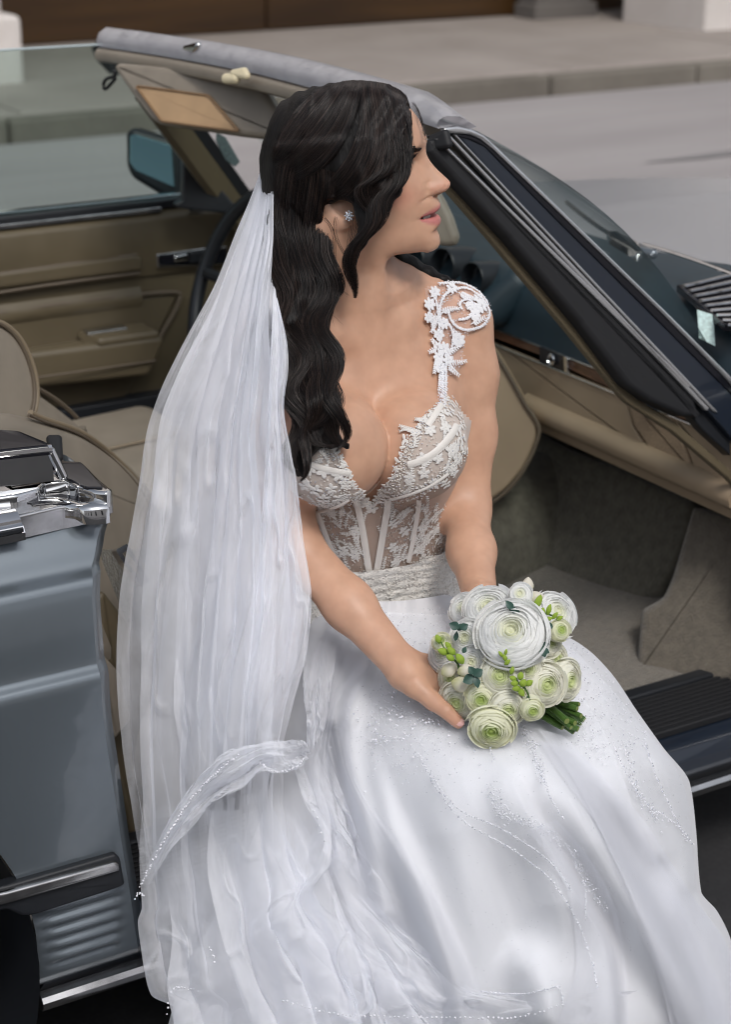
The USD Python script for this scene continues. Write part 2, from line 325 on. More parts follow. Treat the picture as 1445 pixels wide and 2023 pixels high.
# rear fender: section (y, z) of the body side
sec = np.array([(-.700, .866), (-.735, .869), (-.765, .862), (-.790, .846), (-.806, .826), (-.822, .803), (-.838, .795), (-.846, .780), (-.858, .740), (-.866, .695), (-.876, .684), (-.880, .672), (-.883, .60), (-.884, .52), (-.881, .46), (-.877, .41), (-.871, .36), (-.862, .31), (-.850, .262), (-.835, .245)])
secY = PchipInterpolator(sec[::-1, 1][np.argsort(sec[::-1, 1])] if False else np.sort(sec[:, 1]) + np.arange(len(sec)) * 1e-7, sec[np.argsort(sec[:, 1]), 0])
def on_body(px):
    out = []
    for q in px:
        y = -.85
        for _ in range(12):
            p = on([q], (0, y, 0), NY)[0]; y = float(secY(np.clip(p[2], .245, .862)))
        out.append(p)
    return np.array(out)
edge = on_body([(205, 1024), (193, 1062), (186, 1100), (183, 1150), (184, 1220), (190, 1300), (203, 1400), (222, 1540), (240, 1660), (258, 1770), (272, 1868), (273, 1890)])
o = np.argsort(edge[:, 2]); edgeX = PchipInterpolator(edge[o, 2], edge[o, 0])
zz = np.r_[np.linspace(.866, .78, 34), np.linspace(.777, .70, 16), np.linspace(.697, .66, 16), np.linspace(.65, .262, 60)]
pz = PchipInterpolator(np.arange(len(sec)), sec); uu = np.linspace(0, len(sec) - 1, 150); prof = pz(uu)
AX, AZ, AR = -.520, .300, .388
def fender_rows(side):
    rows = []
    for y, z in prof:
        xe = float(edgeX(np.clip(z, edge[o[0], 2], edge[o[-1], 2]))); h = AR ** 2 - (z - AZ) ** 2
        gap = math.sqrt(h) if h > 0 else 0
        a, b = (AX + gap, xe) if side > 0 else (-1.25, AX - gap)
        x = a + (b - a) * np.linspace(0, 1, 60) ** 1.0
        rows.append(np.column_stack([x, np.full(60, y), np.full(60, z)]))
    P = np.array(rows)
    # pressed ribs between the rubbing strip and the sill
    for k in range(6):
        zc = .385 - k * .0205; tilt = 0
        g = np.exp(-((P[..., 2] - zc) / .0052) ** 2); x0 = -.128 + .004 * k; x1 = -.022
        w = 1 / (1 + np.exp(-(P[..., 0] - x0) / .004)) / (1 + np.exp((P[..., 0] - x1) / .004))
        P[..., 1] += .0045 * g * w - .0028 * w * np.exp(-((P[..., 2] - zc - .0095) / .005) ** 2)
    return P
uu = np.r_[np.linspace(0, 13, 110), np.linspace(13.02, len(sec) - 1, 130)]; prof = pz(uu)
RF = fender_rows(1); fen = obj('rear_fender', [grid(RF), grid(fender_rows(-1))], M['paint'], car, smooth=True)
# jamb that turns in behind the fender edge
E = RF[:, -1]; off = [(0, 0), (.004, .004), (.016, .012), (.022, .04), (.014, .075), (.03, .12)]
obj('door_jamb', grid(np.stack([E + np.array([a, b + .002, 0]) for a, b in off], 1)), M['paint'], car, smooth=50)
arch = [(AX + (AR - .002) * math.cos(t), AZ + (AR - .002) * math.sin(t)) for t in np.linspace(-.4, math.pi + .4, 40)]
obj('wheel_well', grid(np.array([[(x, y, z) for y in (-.872, -.45)] for x, z in arch])), M['black_trim'], car, smooth=50)
wh = obj('rear_wheel', revolve([(.20, -.09), (.29, -.095), (.31, -.07), (.315, 0), (.31, .07), (.29, .095), (.20, .09)], (AX, -.72, .315), (0, -1, 0), 48), M['tyre'], car)
obj('rim', revolve([(.001, .02), (.07, .03), (.16, .02), (.19, .06), (.203, .085), (.203, -.08), (.001, -.08)], (AX, -.72, .315), (0, -1, 0), 40), M['dull_chrome'], wh)
obj('rear_deck', [grid(np.array([[(x, y, .868 + .03 * (1 - (y / .72) ** 2)) for y in np.linspace(-.70, .76, 12)] for x in np.linspace(-1.25, -.42, 6)])),
                  box((-1.25, -.70, .5), (-.40, .74, .85))], M['paint'], car)
obj('underbody', [box((-1.25, -.62, .18), (1.3, .78, .25)), box((-.9, .70, .2), (1.5, .84, .5))], M['black_trim'], car)
# rubbing strip with its bright insert
def side_strip(px, off, thick, bev, mt, nm, parent, r=3):
    P = on_body(px); P = P + np.array([0, -off, 0])
    return obj(nm, plate(roundpoly(P, .004), (0, -1, .0), thick, bev), mt, parent)
rs = side_strip([(-60, 1762), (0, 1745), (225, 1681), (233, 1690), (240, 1738), (226, 1745), (60, 1798), (35, 1800), (10, 1788), (-60, 1800)], .012, .018, .005, M['black_trim'], 'rubbing_strip', car)
side_strip([(-60, 1765), (-3, 1751), (218, 1692), (226, 1695), (227, 1708), (-3, 1774), (-60, 1788)], .018, .012, .004, M['dull_chrome'], 'bright_insert', rs)
# sill: bright moulding at the foot, rocker coloured dark to stand for its shade, ribbed tread plate
def xline(y, z, x0, x1, n=14): return np.column_stack([np.linspace(x0, x1, n), np.full(n, y), np.full(n, z)])
hp = [(.0, -.012), (.010, -.011), (.016, -.004), (.017, .004), (.012, .010), (.0, .013)]
obj('sill_moulding', sweep(xline(-.842, .226, -.128, 1.6), [(-a, b) for a, b in hp], (0, 1, 0), (0, 0, 1)), M['dull_chrome'], car)
rk = [(.0, .20), (-.0, .212), (-.004, .218), (-.03, .245), (-.036, .262), (-.03, .275), (-.012, .285), (.0, .295), (.04, .301), (.16, .303), (.2, .28), (.2, .2)]
obj('sill', sweep(xline(-.81, 0, -.12, 1.6), rk, (0, 1, 0), (0, 0, 1)), M['navy'], car)
tp = obj('tread_plate', box((.0, -.795, .300), (1.5, -.685, .311), .003), M['rubber'], car)
for k in range(9): obj('rib', box((.02, -.786 + k * .0115, .310), (1.48, -.780 + k * .0115, .3145), .0012), M['rubber'], tp)
obj('sill_trim', box((.02, -.684, .27), (1.5, -.655, .318), .006), M['black_trim'], car)
# ---- chrome on the fender top and the lid corner (plates and caps at their own heights)
Z = (0, 0, 1.0)
def top(px, z, thick, bev, mt, nm, parent=None, r=6): return obj(nm, pplate(px, (0, 0, z), Z, thick, bev, r), mt, parent or car)
belt = obj('belt_moulding', sweep(xline(-.790, .868, -1.2, -.092), [(-.024, -.016), (-.025, -.006), (-.020, .001), (-.013, .003), (-.012, .0065), (-.004, .012), (.008, .014), (.020, .011), (.03, .0), (.03, -.016)], (0, 1, 0), Z), M['chrome'], car)
obj('belt_groove', sweep(xline(-.8168, .8665, -1.2, -.095), [(-.0015, -.002), (-.0015, .002), (.002, .003), (.002, -.002)], (0, 1, 0), Z), M['black_trim'], belt)
obj('moulding_seat', plate(on([(-40, 1035), (66, 1018), (74, 1030), (60, 1040), (-40, 1052)], (0, 0, .855), Z), Z, .02, .003), M['black_trim'], car)
# curved cap at the end of the belt line
capc = spline([(50, 1000), (85, 995), (125, 997), (160, 1004), (203, 1003)], 24); capp = on(capc, (0, 0, .872), Z)
capw = np.interp(np.linspace(0, 1, 24), [0, .06, .45, .72, .8, 1], [.008, .013, .0135, .0115, .0155, .0165])
pr = np.array([(-1, -.9), (-1.02, -.2), (-.9, .25), (-.6, .5), (0, .62), (.6, .5), (.95, .2), (1.0, -.9)])
tn = np.gradient(capp, axis=0); tn[:, 2] = 0; tn /= np.linalg.norm(tn, axis=1, keepdims=True); sd = np.cross(tn, Z)
V = capp[:, None] + pr[None, :, :1] * (capw[:, None, None] * sd[:, None]) + pr[None, :, 1:] * capw[:, None, None] * np.array(Z)
cv, cf = grid(V, closed_v=True); t = tri2(pr); k8 = len(pr)
obj('corner_cap', (cv, np.vstack([cf, t, t[:, ::-1] + 23 * k8])), M['chrome'], car, smooth=40)
top([(-60, 946), (20, 938), (75, 935), (100, 912), (112, 908), (163, 911), (196, 945), (222, 966), (212, 973), (186, 970), (150, 960), (136, 948), (85, 953), (78, 966), (30, 978), (-60, 990)], .894, .020, .0045, M['chrome'], 'latch_plate')
top([(186, 968), (221, 964), (222, 980), (195, 985)], .884, .022, .003, M['dull_chrome'], 'plate_tip', r=3)
top([(104, 914), (163, 914), (190, 945), (205, 962), (170, 962), (140, 947), (110, 940)], .8965, .004, .0015, M['black_gloss'], 'plate_inlay')
top([(-60, 1000), (10, 992), (36, 968), (72, 962), (80, 950), (130, 946), (150, 960), (186, 968), (196, 985), (120, 1000), (-60, 1040)], .877, .03, .004, M['dull_chrome'], 'latch_well', r=4)
top([(5, 930), (90, 917), (97, 926), (88, 942), (20, 952), (5, 945)], .900, .012, .004, M['chrome'], 'ribbed_latch', r=4)
top([(16, 939), (84, 930), (80, 938), (24, 948)], .902, .003, .001, M['black_gloss'], 'latch_slot', r=3)
lid = top([(-90, 862), (0, 846), (40, 849), (96, 872), (100, 880), (-90, 900)], .945, .012, .006, M['black_gloss'], 'lid_corner', r=8)
face = on([(-90, 900), (100, 880)], (0, 0, .942), Z); dn = np.array([0, -.004, -.045])
obj('lid_rim', tube(np.linspace(face[0], face[1], 8) + np.array([0, -.003, -.004]), .0065, 10), M['chrome'], lid)
ff = np.array([[face[0] + (face[1] - face[0]) * s + dn * t for t in (0.05, .3, .7, 1.0)] for s in np.linspace(0, 1, 6)])
obj('lid_front', grid(ff), M['chrome'], lid)
obj('lid_end', hull([face[1] + np.array([0, 0, -.008]), face[1] + dn + np.array([.012, 0, .004]), face[1] + np.array([-.01, .05, -.01])], .006), M['chrome'], lid)
obj('rubber_buffer', hull([at(100, 868, 2.42), at(114, 868, 2.42), at(116, 905, 2.40), at(108, 908, 2.40), at(112, 870, 2.46)], .006), M['rubber'], car)
obj('groove', pplate([(60, 985), (120, 975), (176, 984), (196, 990), (150, 996), (100, 994), (62, 998)], (0, 0, .8785), Z, .004, .001, 3), M['black_gloss'], belt)
# ---- seats
def seat(yc, nm, mt):
    s = obj(nm, hull([(.02, yc - .20, .44), (.02, yc + .20, .44), (.50, yc - .22, .42), (.50, yc + .22, .42), (.5, yc - .2, .33), (.5, yc + .2, .33), (0.02, yc, .34)], .055, 3), mt, car)
    return s
YS = -.37
sp = obj('passenger_seat', hull([(.18, YS - .20, .43), (.18, YS + .20, .43), (.60, YS - .22, .43), (.60, YS + .22, .43), (.60, YS - .2, .34), (.60, YS + .2, .34), (.05, YS - .2, .34), (.05, YS + .2, .34)], .06, 3), M['leather'], car)
# backrest: a shell whose shoulder outline follows the photograph's, leaning back
bo = [(-120, 800), (40, 806), (75, 815), (120, 824), (165, 840), (215, 868), (262, 905), (300, 950), (325, 1010), (330, 1080), (318, 1180), (300, 1300), (250, 1330), (150, 1290), (-120, 1300)]
bn = unit((.75, -.60, .28)); bp = at(215, 866, 2.72)
bk = obj('backrest', pplate(bo, bp, bn, .15, .030, 14), M['leather'], sp, smooth=60)
pipe = spline([(60, 815), (115, 837), (158, 853), (202, 882), (246, 922), (282, 966), (302, 1020)], 30)
obj('piping', tube(on(pipe, bp + bn * -.004, bn), .0042, 8), M['pipe_light'], sp)
obj('piping', tube(on(pipe + np.array([-3, 4]), bp + bn * -.001, bn), .0020, 6), M['piping'], sp)
hb = at(10, 745, 2.70)
hn = unit((.50, -.80, .22))
hr = obj('headrest', pplate([(-70, 632), (0, 634), (34, 656), (58, 696), (73, 745), (75, 795), (64, 832), (40, 852), (-70, 856)], hb, hn, .10, .014, 14), M['leather'], car, smooth=60)
pe = spline([(-25, 636), (2, 641), (30, 664), (52, 702), (66, 748), (68, 792), (58, 826), (38, 844)], 30)
obj('piping', tube(on(pe, hb + hn * .001, hn), .0030, 8), M['piping'], hr)
obj('piping', tube(on(pe + np.array([5, -1]), hb + hn * -.002, hn), .0040, 8), M['pipe_light'], hr)
# driver's seat: lit cushion and the flank of its backrest
sd_ = obj('driver_seat', hull([(.22, .20, .44), (.22, .58, .44), (.66, .18, .46), (.66, .58, .46), (.64, .2, .36), (.64, .58, .36), (.1, .2, .36), (.1, .58, .36)], .06, 3), M['leather'], car)
obj('seam', tube(np.array([(x, .37, .505 + .02 * (x - .2) / .44) for x in np.linspace(.2, .66, 8)]), .003, 6), M['pipe_light'], sd_)
db = on([(60, 760), (80, 770), (120, 800), (160, 832), (185, 850), (150, 900), (60, 880)], at(120, 800, 3.05), unit((.7, -.65, .3)))
obj('backrest', plate(roundpoly(db, .02), unit((.7, -.65, .3)), .14, .02), M['leather'], sd_)
obj('piping', tube(on(spline([(74, 768), (115, 793), (152, 826)], 12), at(120, 800, 3.045), unit((.7, -.65, .3))), .004, 6), M['piping'], sd_)
# buckle on the near flank of the seat: a bright slotted frame
bc = on([(224, 1087), (247, 1075), (262, 1098), (292, 1150), (276, 1160), (240, 1113)], at(240, 1090, 2.47), unit((.5, -.8, .35)))
bhole = on([(238, 1094), (246, 1089), (262, 1112), (275, 1138), (270, 1142), (247, 1110)], at(240, 1090, 2.47), unit((.5, -.8, .35)))
nb = unit((.5, -.8, .35)); a_, b_, _ = frame(nb); o_ = bc.mean(0)
cs = manifold3d.CrossSection([np.stack([(bc - o_) @ a_, (bc - o_) @ b_], 1)], manifold3d.FillRule.NonZero).offset(-.002).offset(.002) - manifold3d.CrossSection([np.stack([(bhole - o_) @ a_, (bhole - o_) @ b_], 1)], manifold3d.FillRule.NonZero)
bv, bf = vf(manifold3d.Manifold.extrude(cs, .009))
obj('belt_buckle', (o_ + bv[:, :1] * a_ + bv[:, 1:2] * b_ + (bv[:, 2:] - .005) * nb, bf), M['chrome'], car)
# dark gap, beige kick trim and latch seen between fender and veil
obj('side_well', plate(on([(200, 1085), (330, 1085), (330, 1300), (280, 1420), (200, 1300)], at(240, 1200, 2.62), unit((.6, -.75, .25))), unit((.6, -.75, .25)), .03), M['carpet'], car)
obj('kick_trim', pplate([(196, 1180), (205, 1165), (240, 1210), (300, 1290), (330, 1420), (330, 1560), (280, 1700), (262, 1640), (210, 1420)], at(230, 1350, 2.56), (.35, -.9, .2), .03, .006, 8), M['vinyl'], car)
obj('kick_trim', pplate([(188, 1250), (205, 1290), (240, 1330), (262, 1420), (230, 1460), (196, 1400)], at(215, 1350, 2.50), (.3, -.9, .25), .02, .006, 6), M['leather'], car)
st = obj('striker_plate', pplate([(195, 1311), (206, 1311), (214, 1325), (212, 1350), (203, 1360), (196, 1355)], at(205, 1335, 2.46), (.3, -.9, .2), .008, .003, 5), M['dull_chrome'], car)
obj('striker_hole', pplate([(196, 1316), (204, 1316), (209, 1327), (208, 1346), (202, 1354), (197, 1350)], at(205, 1335, 2.4585), (.3, -.9, .2), .004, .001, 4), M['black_gloss'], st)
# ---- floor, tunnel, bulkhead
gx, gy = np.meshgrid(np.linspace(-.2, 1.32, 40), np.linspace(-.675, .74, 40), indexing='ij')
gz = .285 + .05 * np.clip((gx - .95) / .3, 0, 1) ** 2 + .012 * meshkit.fbm(np.stack([gx * 7, gy * 7, gx * 0], -1), 3)
obj('floor_carpet', grid(np.stack([gx, gy, gz], -1)), M['carpet_light'], car, smooth=True)
tn_ = [(-.16, .28), (-.15, .36), (-.11, .45), (-.06, .50), (.06, .50), (.11, .45), (.15, .36), (.16, .28)]
obj('centre_tunnel', sweep(xline(0, 0, -.2, 1.3), tn_, (0, 1, 0), Z), M['carpet'], car, smooth=60)
toe = [(930, 860), (1060, 850), (1110, 880), (1240, 930), (1372, 990), (1350, 1080), (1318, 1150), (1300, 1178), (1240, 1192), (1130, 1196), (1000, 1225), (900, 1240)]
tq = on(roundpoly(toe, 10), (1.235, -.3, .4), unit((-.9, -.12, .42)))
obj('toe_board', plate(tq, unit((-.9, -.12, .42)), .04, .012), M['carpet'], car, smooth=60)
obj('wheel_arch', pplate([(1366, 994), (1480, 1026), (1520, 1330), (1330, 1360), (1250, 1330), (1262, 1200), (1304, 1178), (1322, 1140)], (1.16, -.55, .42), (-.78, -.30, .55), .05, .02, 12), M['carpet_light'], car, smooth=60)
obj('bulkhead', box((1.36, -.76, .2), (1.44, .8, .86)), M['black_trim'], car)
# console flank, beige, rounded at the lower corner
obj('console_side', pplate([(880, 660), (972, 684), (1000, 726), (1034, 786), (1064, 846), (1061, 872), (1036, 925), (1000, 968), (960, 997), (880, 1010)], at(1010, 850, 3.36), (-.62, -.76, .12), .03, .008, 14), M['glove'], car)
obj('piping', tube(on(spline([(974, 690), (1003, 735), (1036, 794), (1066, 850), (1058, 882), (1030, 936), (995, 976), (955, 1002)], 40, 'p'), at(1010, 850, 3.355), (-.62, -.76, .12)), .0035, 6), M['piping'], car)
# ---- dashboard, extruded across the car from a section (x, z)
def across(prof, y0, y1, n=16, crown=.0): return sweep(np.array([(crown * (1 - (y / .7) ** 2), y, 0) for y in np.linspace(y0, y1, n)]), prof, (1, 0, 0), Z)
DF = 1.165
obj('dash_pad', across(np.array([(DF - .004, .752), (DF - .006, .80), (DF + .004, .845), (DF + .03, .872), (DF + .08, .892), (DF + .2, .905), (DF + .3, .90), (DF + .3, .74), (DF + .02, .74)]), .72, -.70), M['dash'], car, smooth=60)
wd = obj('dash_strip', across(np.array([(DF - .003, .722), (DF - .006, .724), (DF - .006, .748), (DF - .003, .750), (DF + .02, .750), (DF + .02, .722)]), .70, -.665), M['wood'], car)
for z in (.7205, .7515): obj('bright_line', across(np.array([(DF - .008, z - .0016), (DF - .009, z), (DF - .008, z + .0016), (DF, z + .0016), (DF, z - .0016)]), .70, -.665), M['dull_chrome'], wd)
PX = (-1, 0, 0)
lk = obj('lock_plate', pplate([(1066, 684), (1120, 706), (1120, 738), (1065, 716)], (DF - .010, 0, 0), PX, .012, .002, 3), M['black_gloss'], car)
lc = on([(1092, 710)], (DF - .012, 0, 0), PX)[0]
obj('lock_barrel', revolve([(.0112, 0), (.0112, .004), (.0095, .0055), (.0085, .003), (.0, .003)], lc, PX, 28), M['chrome'], lk)
obj('key_slot', revolve([(.0045, .001), (.0045, .0045), (0, .0045)], lc, PX, 16), M['black_gloss'], lk)
obj('lock_edge', pplate([(1113, 703), (1121, 706), (1122, 739), (1115, 735)], (DF - .013, 0, 0), PX, .006, .001), M['chrome'], lk)
gb = obj('glovebox_lid', pplate([(955, 656), (1072, 700), (1232, 776), (1248, 840), (1290, 905), (1180, 858), (1036, 792), (990, 720)], (DF - .006, 0, 0), PX, .04, .003, 6), M['glove'], car)
kb = np.array([(DF + .02, .655), (DF - .008, .653), (DF - .022, .645), (DF - .028, .632), (DF - .024, .618), (DF - .008, .606), (DF + .04, .590), (DF + .09, .585), (DF + .09, .655)])
obj('knee_roll', across(kb, -.10, -.69, 14), M['glove'], car, smooth=60)
obj('tray', pplate([(1062, 842), (1082, 840), (1150, 872), (1300, 935), (1330, 958), (1240, 930), (1130, 912), (1108, 908)], (DF - .03, 0, 0), (-.8, -.2, .5), .03, .006, 6), M['glove'], car)
obj('speaker_panel', pplate([(1240, 782), (1330, 826), (1372, 935), (1296, 905), (1254, 842)], (DF - .006, 0, 0), PX, .03, .004, 5), mat('perforated_tan', (.33, .235, .15), rough=.7, vary=.35, vscale=420, bump=.6, bscale=600, bdist=.002), car)
obj('dash_end', pplate([(1334, 826), (1460, 880), (1470, 985), (1376, 936)], (DF - .006, 0, 0), PX, .03, .004, 5), M['glove'], car)
obj('lower_dash', across(np.array([(DF - .003, .722), (DF + .02, .74), (DF + .1, .74), (DF + .1, .56), (DF + .012, .58), (DF + .002, .65)]), .70, -.69), M['glove'], car)
vc = on([(1315, 762)], (DF - .006, 0, 0), PX)[0]
vt = obj('side_vent', revolve([(.046, -.03), (.046, .004), (.042, .006), (.036, .002), (.034, -.02), (0, -.02)], vc, (-1, -.15, 0), 40), M['black_gloss'], car)
obj('vent_ring', revolve([(.045, .004), (.046, .0075), (.0435, .009), (.042, .006)], vc, (-1, -.15, 0), 40), M['chrome'], vt)
obj('vent_knob', pplate([(1275, 798), (1297, 802), (1296, 818), (1282, 822), (1273, 812)], (DF - .02, 0, 0), PX, .02, .003, 3), M['black_trim'], vt)
# instrument cowls
for px_, py_, x_, r_ in ((935, 552, 1.11, .033), (876, 527, 1.11, .037), (812, 515, 1.11, .045)):
    c = on([(px_, py_)], (x_, 0, 0), PX)[0]
    g = obj('gauge', revolve([(r_ * .9, -.10), (r_ * 1.04, -.05), (r_, .0), (r_ * .94, .004), (r_ * .9, -.002), (r_ * .86, -.05), (0, -.05)], c, (-1, -.12, .12), 36), M['black_trim'], car)
    obj('gauge_ring', revolve([(r_ * .80, -.030), (r_ * .84, -.024), (r_ * .86, -.03)], c, (-1, -.12, .12), 36), M['dull_chrome'], g)
bin_ = hull([(1.18, .40, .84), (1.18, -.02, .84), (1.28, .4, .86), (1.28, -.02, .86), (1.14, .40, .80), (1.14, -.0, .80)], .04)
obj('instrument_hood', bin_, M['dash'], car)
# steering wheel
cw = np.array([.825, .39, .785]); ax = unit((-.93, 0, .37)); a, b, _ = frame(ax); th = np.linspace(0, 2 * math.pi, 60, endpoint=False)
ring = cw + .205 * (np.cos(th)[:, None] * a + np.sin(th)[:, None] * b); rad = cw - ring; rad /= np.linalg.norm(rad, axis=1, keepdims=True)
ph = np.arange(12) * 2 * math.pi / 12
sw = obj('steering_wheel', grid(ring[:, None] + .0145 * (np.cos(ph)[None, :, None] * rad[:, None] + np.sin(ph)[None, :, None] * ax), True, True), M['black_trim'], car, smooth=True)
obj('hub', hull([cw + a * .07 + ax * -.02, cw - a * .07 + ax * -.02, cw + b * .05 + ax * -.02, cw - b * .05 + ax * -.02], .025), M['black_trim'], sw)
for s, t in ((1, 0), (-1, 0), (.5, -.87), (-.5, -.87)): obj('spoke', tube(np.linspace(cw - ax * .01, cw + .19 * (a * s + b * t), 6), .012, 8), M['black_trim'], sw)
obj('column', tube(np.linspace(cw - ax * .02, cw - ax * .34, 6), .035, 12), M['black_trim'], sw)
# ---- far door
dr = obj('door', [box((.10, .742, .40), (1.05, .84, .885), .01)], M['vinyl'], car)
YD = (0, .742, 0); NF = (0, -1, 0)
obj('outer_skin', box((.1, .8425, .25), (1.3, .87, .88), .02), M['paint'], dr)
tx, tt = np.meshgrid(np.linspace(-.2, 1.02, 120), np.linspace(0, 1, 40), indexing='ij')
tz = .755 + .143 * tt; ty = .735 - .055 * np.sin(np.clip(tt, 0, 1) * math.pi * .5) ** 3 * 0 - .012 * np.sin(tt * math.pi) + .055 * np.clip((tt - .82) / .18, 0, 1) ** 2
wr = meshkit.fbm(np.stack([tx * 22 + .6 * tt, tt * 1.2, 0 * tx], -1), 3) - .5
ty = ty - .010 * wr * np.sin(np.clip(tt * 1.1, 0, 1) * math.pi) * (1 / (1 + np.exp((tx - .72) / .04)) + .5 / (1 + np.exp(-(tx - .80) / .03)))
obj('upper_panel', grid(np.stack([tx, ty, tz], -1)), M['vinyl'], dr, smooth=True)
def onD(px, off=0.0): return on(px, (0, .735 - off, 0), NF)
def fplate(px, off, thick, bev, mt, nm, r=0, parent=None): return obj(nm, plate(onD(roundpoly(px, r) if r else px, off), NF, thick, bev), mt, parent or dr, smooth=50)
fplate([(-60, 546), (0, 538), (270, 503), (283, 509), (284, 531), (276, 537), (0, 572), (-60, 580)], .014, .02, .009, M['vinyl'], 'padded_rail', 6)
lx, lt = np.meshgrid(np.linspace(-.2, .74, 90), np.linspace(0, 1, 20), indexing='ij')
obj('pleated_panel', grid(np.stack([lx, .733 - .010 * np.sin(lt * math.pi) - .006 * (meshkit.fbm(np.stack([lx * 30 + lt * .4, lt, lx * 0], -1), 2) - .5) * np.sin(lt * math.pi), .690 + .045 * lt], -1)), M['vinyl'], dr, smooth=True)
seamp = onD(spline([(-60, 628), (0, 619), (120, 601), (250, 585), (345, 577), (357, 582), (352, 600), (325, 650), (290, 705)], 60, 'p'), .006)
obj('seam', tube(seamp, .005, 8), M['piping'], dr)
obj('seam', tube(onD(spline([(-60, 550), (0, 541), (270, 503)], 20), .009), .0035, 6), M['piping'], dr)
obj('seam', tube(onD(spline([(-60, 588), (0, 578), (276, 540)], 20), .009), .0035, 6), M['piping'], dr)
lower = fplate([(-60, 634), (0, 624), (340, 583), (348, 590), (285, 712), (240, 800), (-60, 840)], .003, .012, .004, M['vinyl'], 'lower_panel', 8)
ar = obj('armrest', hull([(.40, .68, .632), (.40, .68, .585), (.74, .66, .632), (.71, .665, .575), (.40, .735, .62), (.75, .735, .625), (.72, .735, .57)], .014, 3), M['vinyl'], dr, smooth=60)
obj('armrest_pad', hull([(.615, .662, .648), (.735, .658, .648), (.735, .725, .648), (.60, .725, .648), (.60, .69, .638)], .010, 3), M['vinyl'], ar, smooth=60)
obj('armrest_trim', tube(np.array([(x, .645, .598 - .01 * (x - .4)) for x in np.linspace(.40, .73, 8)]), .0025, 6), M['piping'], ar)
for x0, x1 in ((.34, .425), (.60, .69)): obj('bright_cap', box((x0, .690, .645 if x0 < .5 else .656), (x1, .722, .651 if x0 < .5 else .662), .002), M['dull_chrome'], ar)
hd = fplate([(310, 503), (408, 490), (450, 486), (450, 522), (408, 526), (312, 529)], .012, .016, .002, M['chrome'], 'handle_bezel', 3)
fplate([(316, 506), (406, 494), (448, 490), (448, 519), (406, 522), (317, 525)], .0145, .006, .001, M['black_gloss'], 'handle_recess', 2, hd)
fplate([(345, 506), (372, 501), (374, 515), (346, 519)], .022, .008, .003, M['chrome'], 'door_lever', 4, hd)
fplate([(376, 501), (404, 497), (404, 517), (376, 520)], .019, .006, .002, M['black_trim'], 'lever_cup', 3, hd)
obj('window_seal', box((-.4, .748, .893), (.99, .775, .909), .004), M['black_trim'], dr)
obj('waist_moulding', box((-.4, .7755, .897), (.99, .80, .914), .004), M['chrome'], dr)
obj('inner_moulding', box((-.4, .736, .888), (.80, .7478, .8975), .003), M['dull_chrome'], dr)
g0, g1 = [(-.6, .762, .905), (.985, .762, .905)], [(-.6, .675, 1.252), (.655, .635, 1.250)]
gl = np.array([[np.array(p) + (np.array(q) - np.array(p)) * s + np.array([0, -.012 * math.sin(s * math.pi), 0]) * -1 for s in np.linspace(0, 1, 10)] for p, q in zip(np.linspace(g0[0], g0[1], 12), np.linspace(g1[0], g1[1], 12))])
win = obj('side_window', grid(gl), M['glass_green'], dr, smooth=True)
obj('glass_edge', tube(gl[:, -1], .0024, 6), mat('glass_edge', (.45, .52, .53), rough=.2), win)
# far mirror: housing, glass, triangular foot, little lever
mh = ats([(248, 262, 3.95), (262, 252, 3.95), (350, 278, 3.98), (362, 300, 3.98), (372, 400, 4.0), (352, 404, 4.0), (258, 352, 3.96), (246, 330, 3.95)]); mn = unit(-rays([(310, 320)])[0] + np.array([-.25, 0, 0]))
mr = obj('door_mirror', plate(roundpoly(mh - np.outer((mh - mh[0]) @ mn, mn), .012), mn, .07, .014), M['black_trim'], dr)
obj('mirror_pane', pplate([(257, 268), (268, 266), (340, 288), (346, 372), (268, 338), (256, 322)], mh[0] + mn * .0015, mn, .004, .002, 4), M['mirror'], mr)
obj('mirror_foot', pplate([(305, 238), (322, 240), (400, 330), (470, 412), (470, 425), (350, 412), (345, 404), (362, 396), (362, 302)], (0, .752, 0), (-.25, -1, .1), .03, .004, 4), M['black_trim'], mr)
obj('mirror_lever', tube(on(np.array([(387, 358), (385, 385), (382, 408)]), (0, .73, 0), NF), [.003, .0035, .004], 8), M['chrome'], mr)
obj('lever_foot', hull(on(np.array([(378, 412), (398, 408)]), (0, .73, 0), NF), .006), M['black_trim'], mr)
# ---- windscreen frame
HX = lambda y: .672 - .03 * (y / .6) ** 2 - .025 * max(0, y - .0) * 1.2
hy = np.linspace(.60, -.58, 40); hp_ = np.array([(HX(y), y, 1.247 + .008 * (1 - (y / .6) ** 2)) for y in hy])
wsf = obj('windscreen_frame', sweep(hp_[:-3], [(-.008, -.025), (-.014, -.019), (-.014, -.006), (-.008, .0), (.03, .002), (.06, -.02), (.06, -.025)], (1, 0, 0), Z), M['leather'], car, smooth=50)
hs_ = np.clip((hp_[:, 1] + .60) / .14, 0, 1) ** .5; cpf = np.array([(-.006, .0), (-.010, .012), (-.004, .026), (.012, .036), (.045, .030), (.085, -.005), (.06, -.018), (.03, .004)])
HCV = hp_[:, None] + np.array([0, 0, .003]) + np.stack([cpf[None, :, 0] * (.55 + .45 * hs_[:, None]), 0 * cpf[None, :, 0] * hs_[:, None], cpf[None, :, 1] * (.15 + .85 * hs_[:, None])], -1)
obj('header_cover', grid(HCV, closed_v=True), M['film'], wsf, smooth=50)
obj('header_rail', sweep(hp_[:-4] + np.array([0, 0, .001]), [(.0, .002), (.004, .012), (.016, .022), (.045, .018), (.075, -.008), (.03, .002)], (1, 0, 0), Z), mat('header_grey', (.27, .27, .285), rough=.3, metal=.4), wsf, smooth=50)
obj('header_clip', hull(on([(368, 96), (392, 90), (385, 99)], (.655, 0, 0), PX), .006), M['chrome'], wsf)
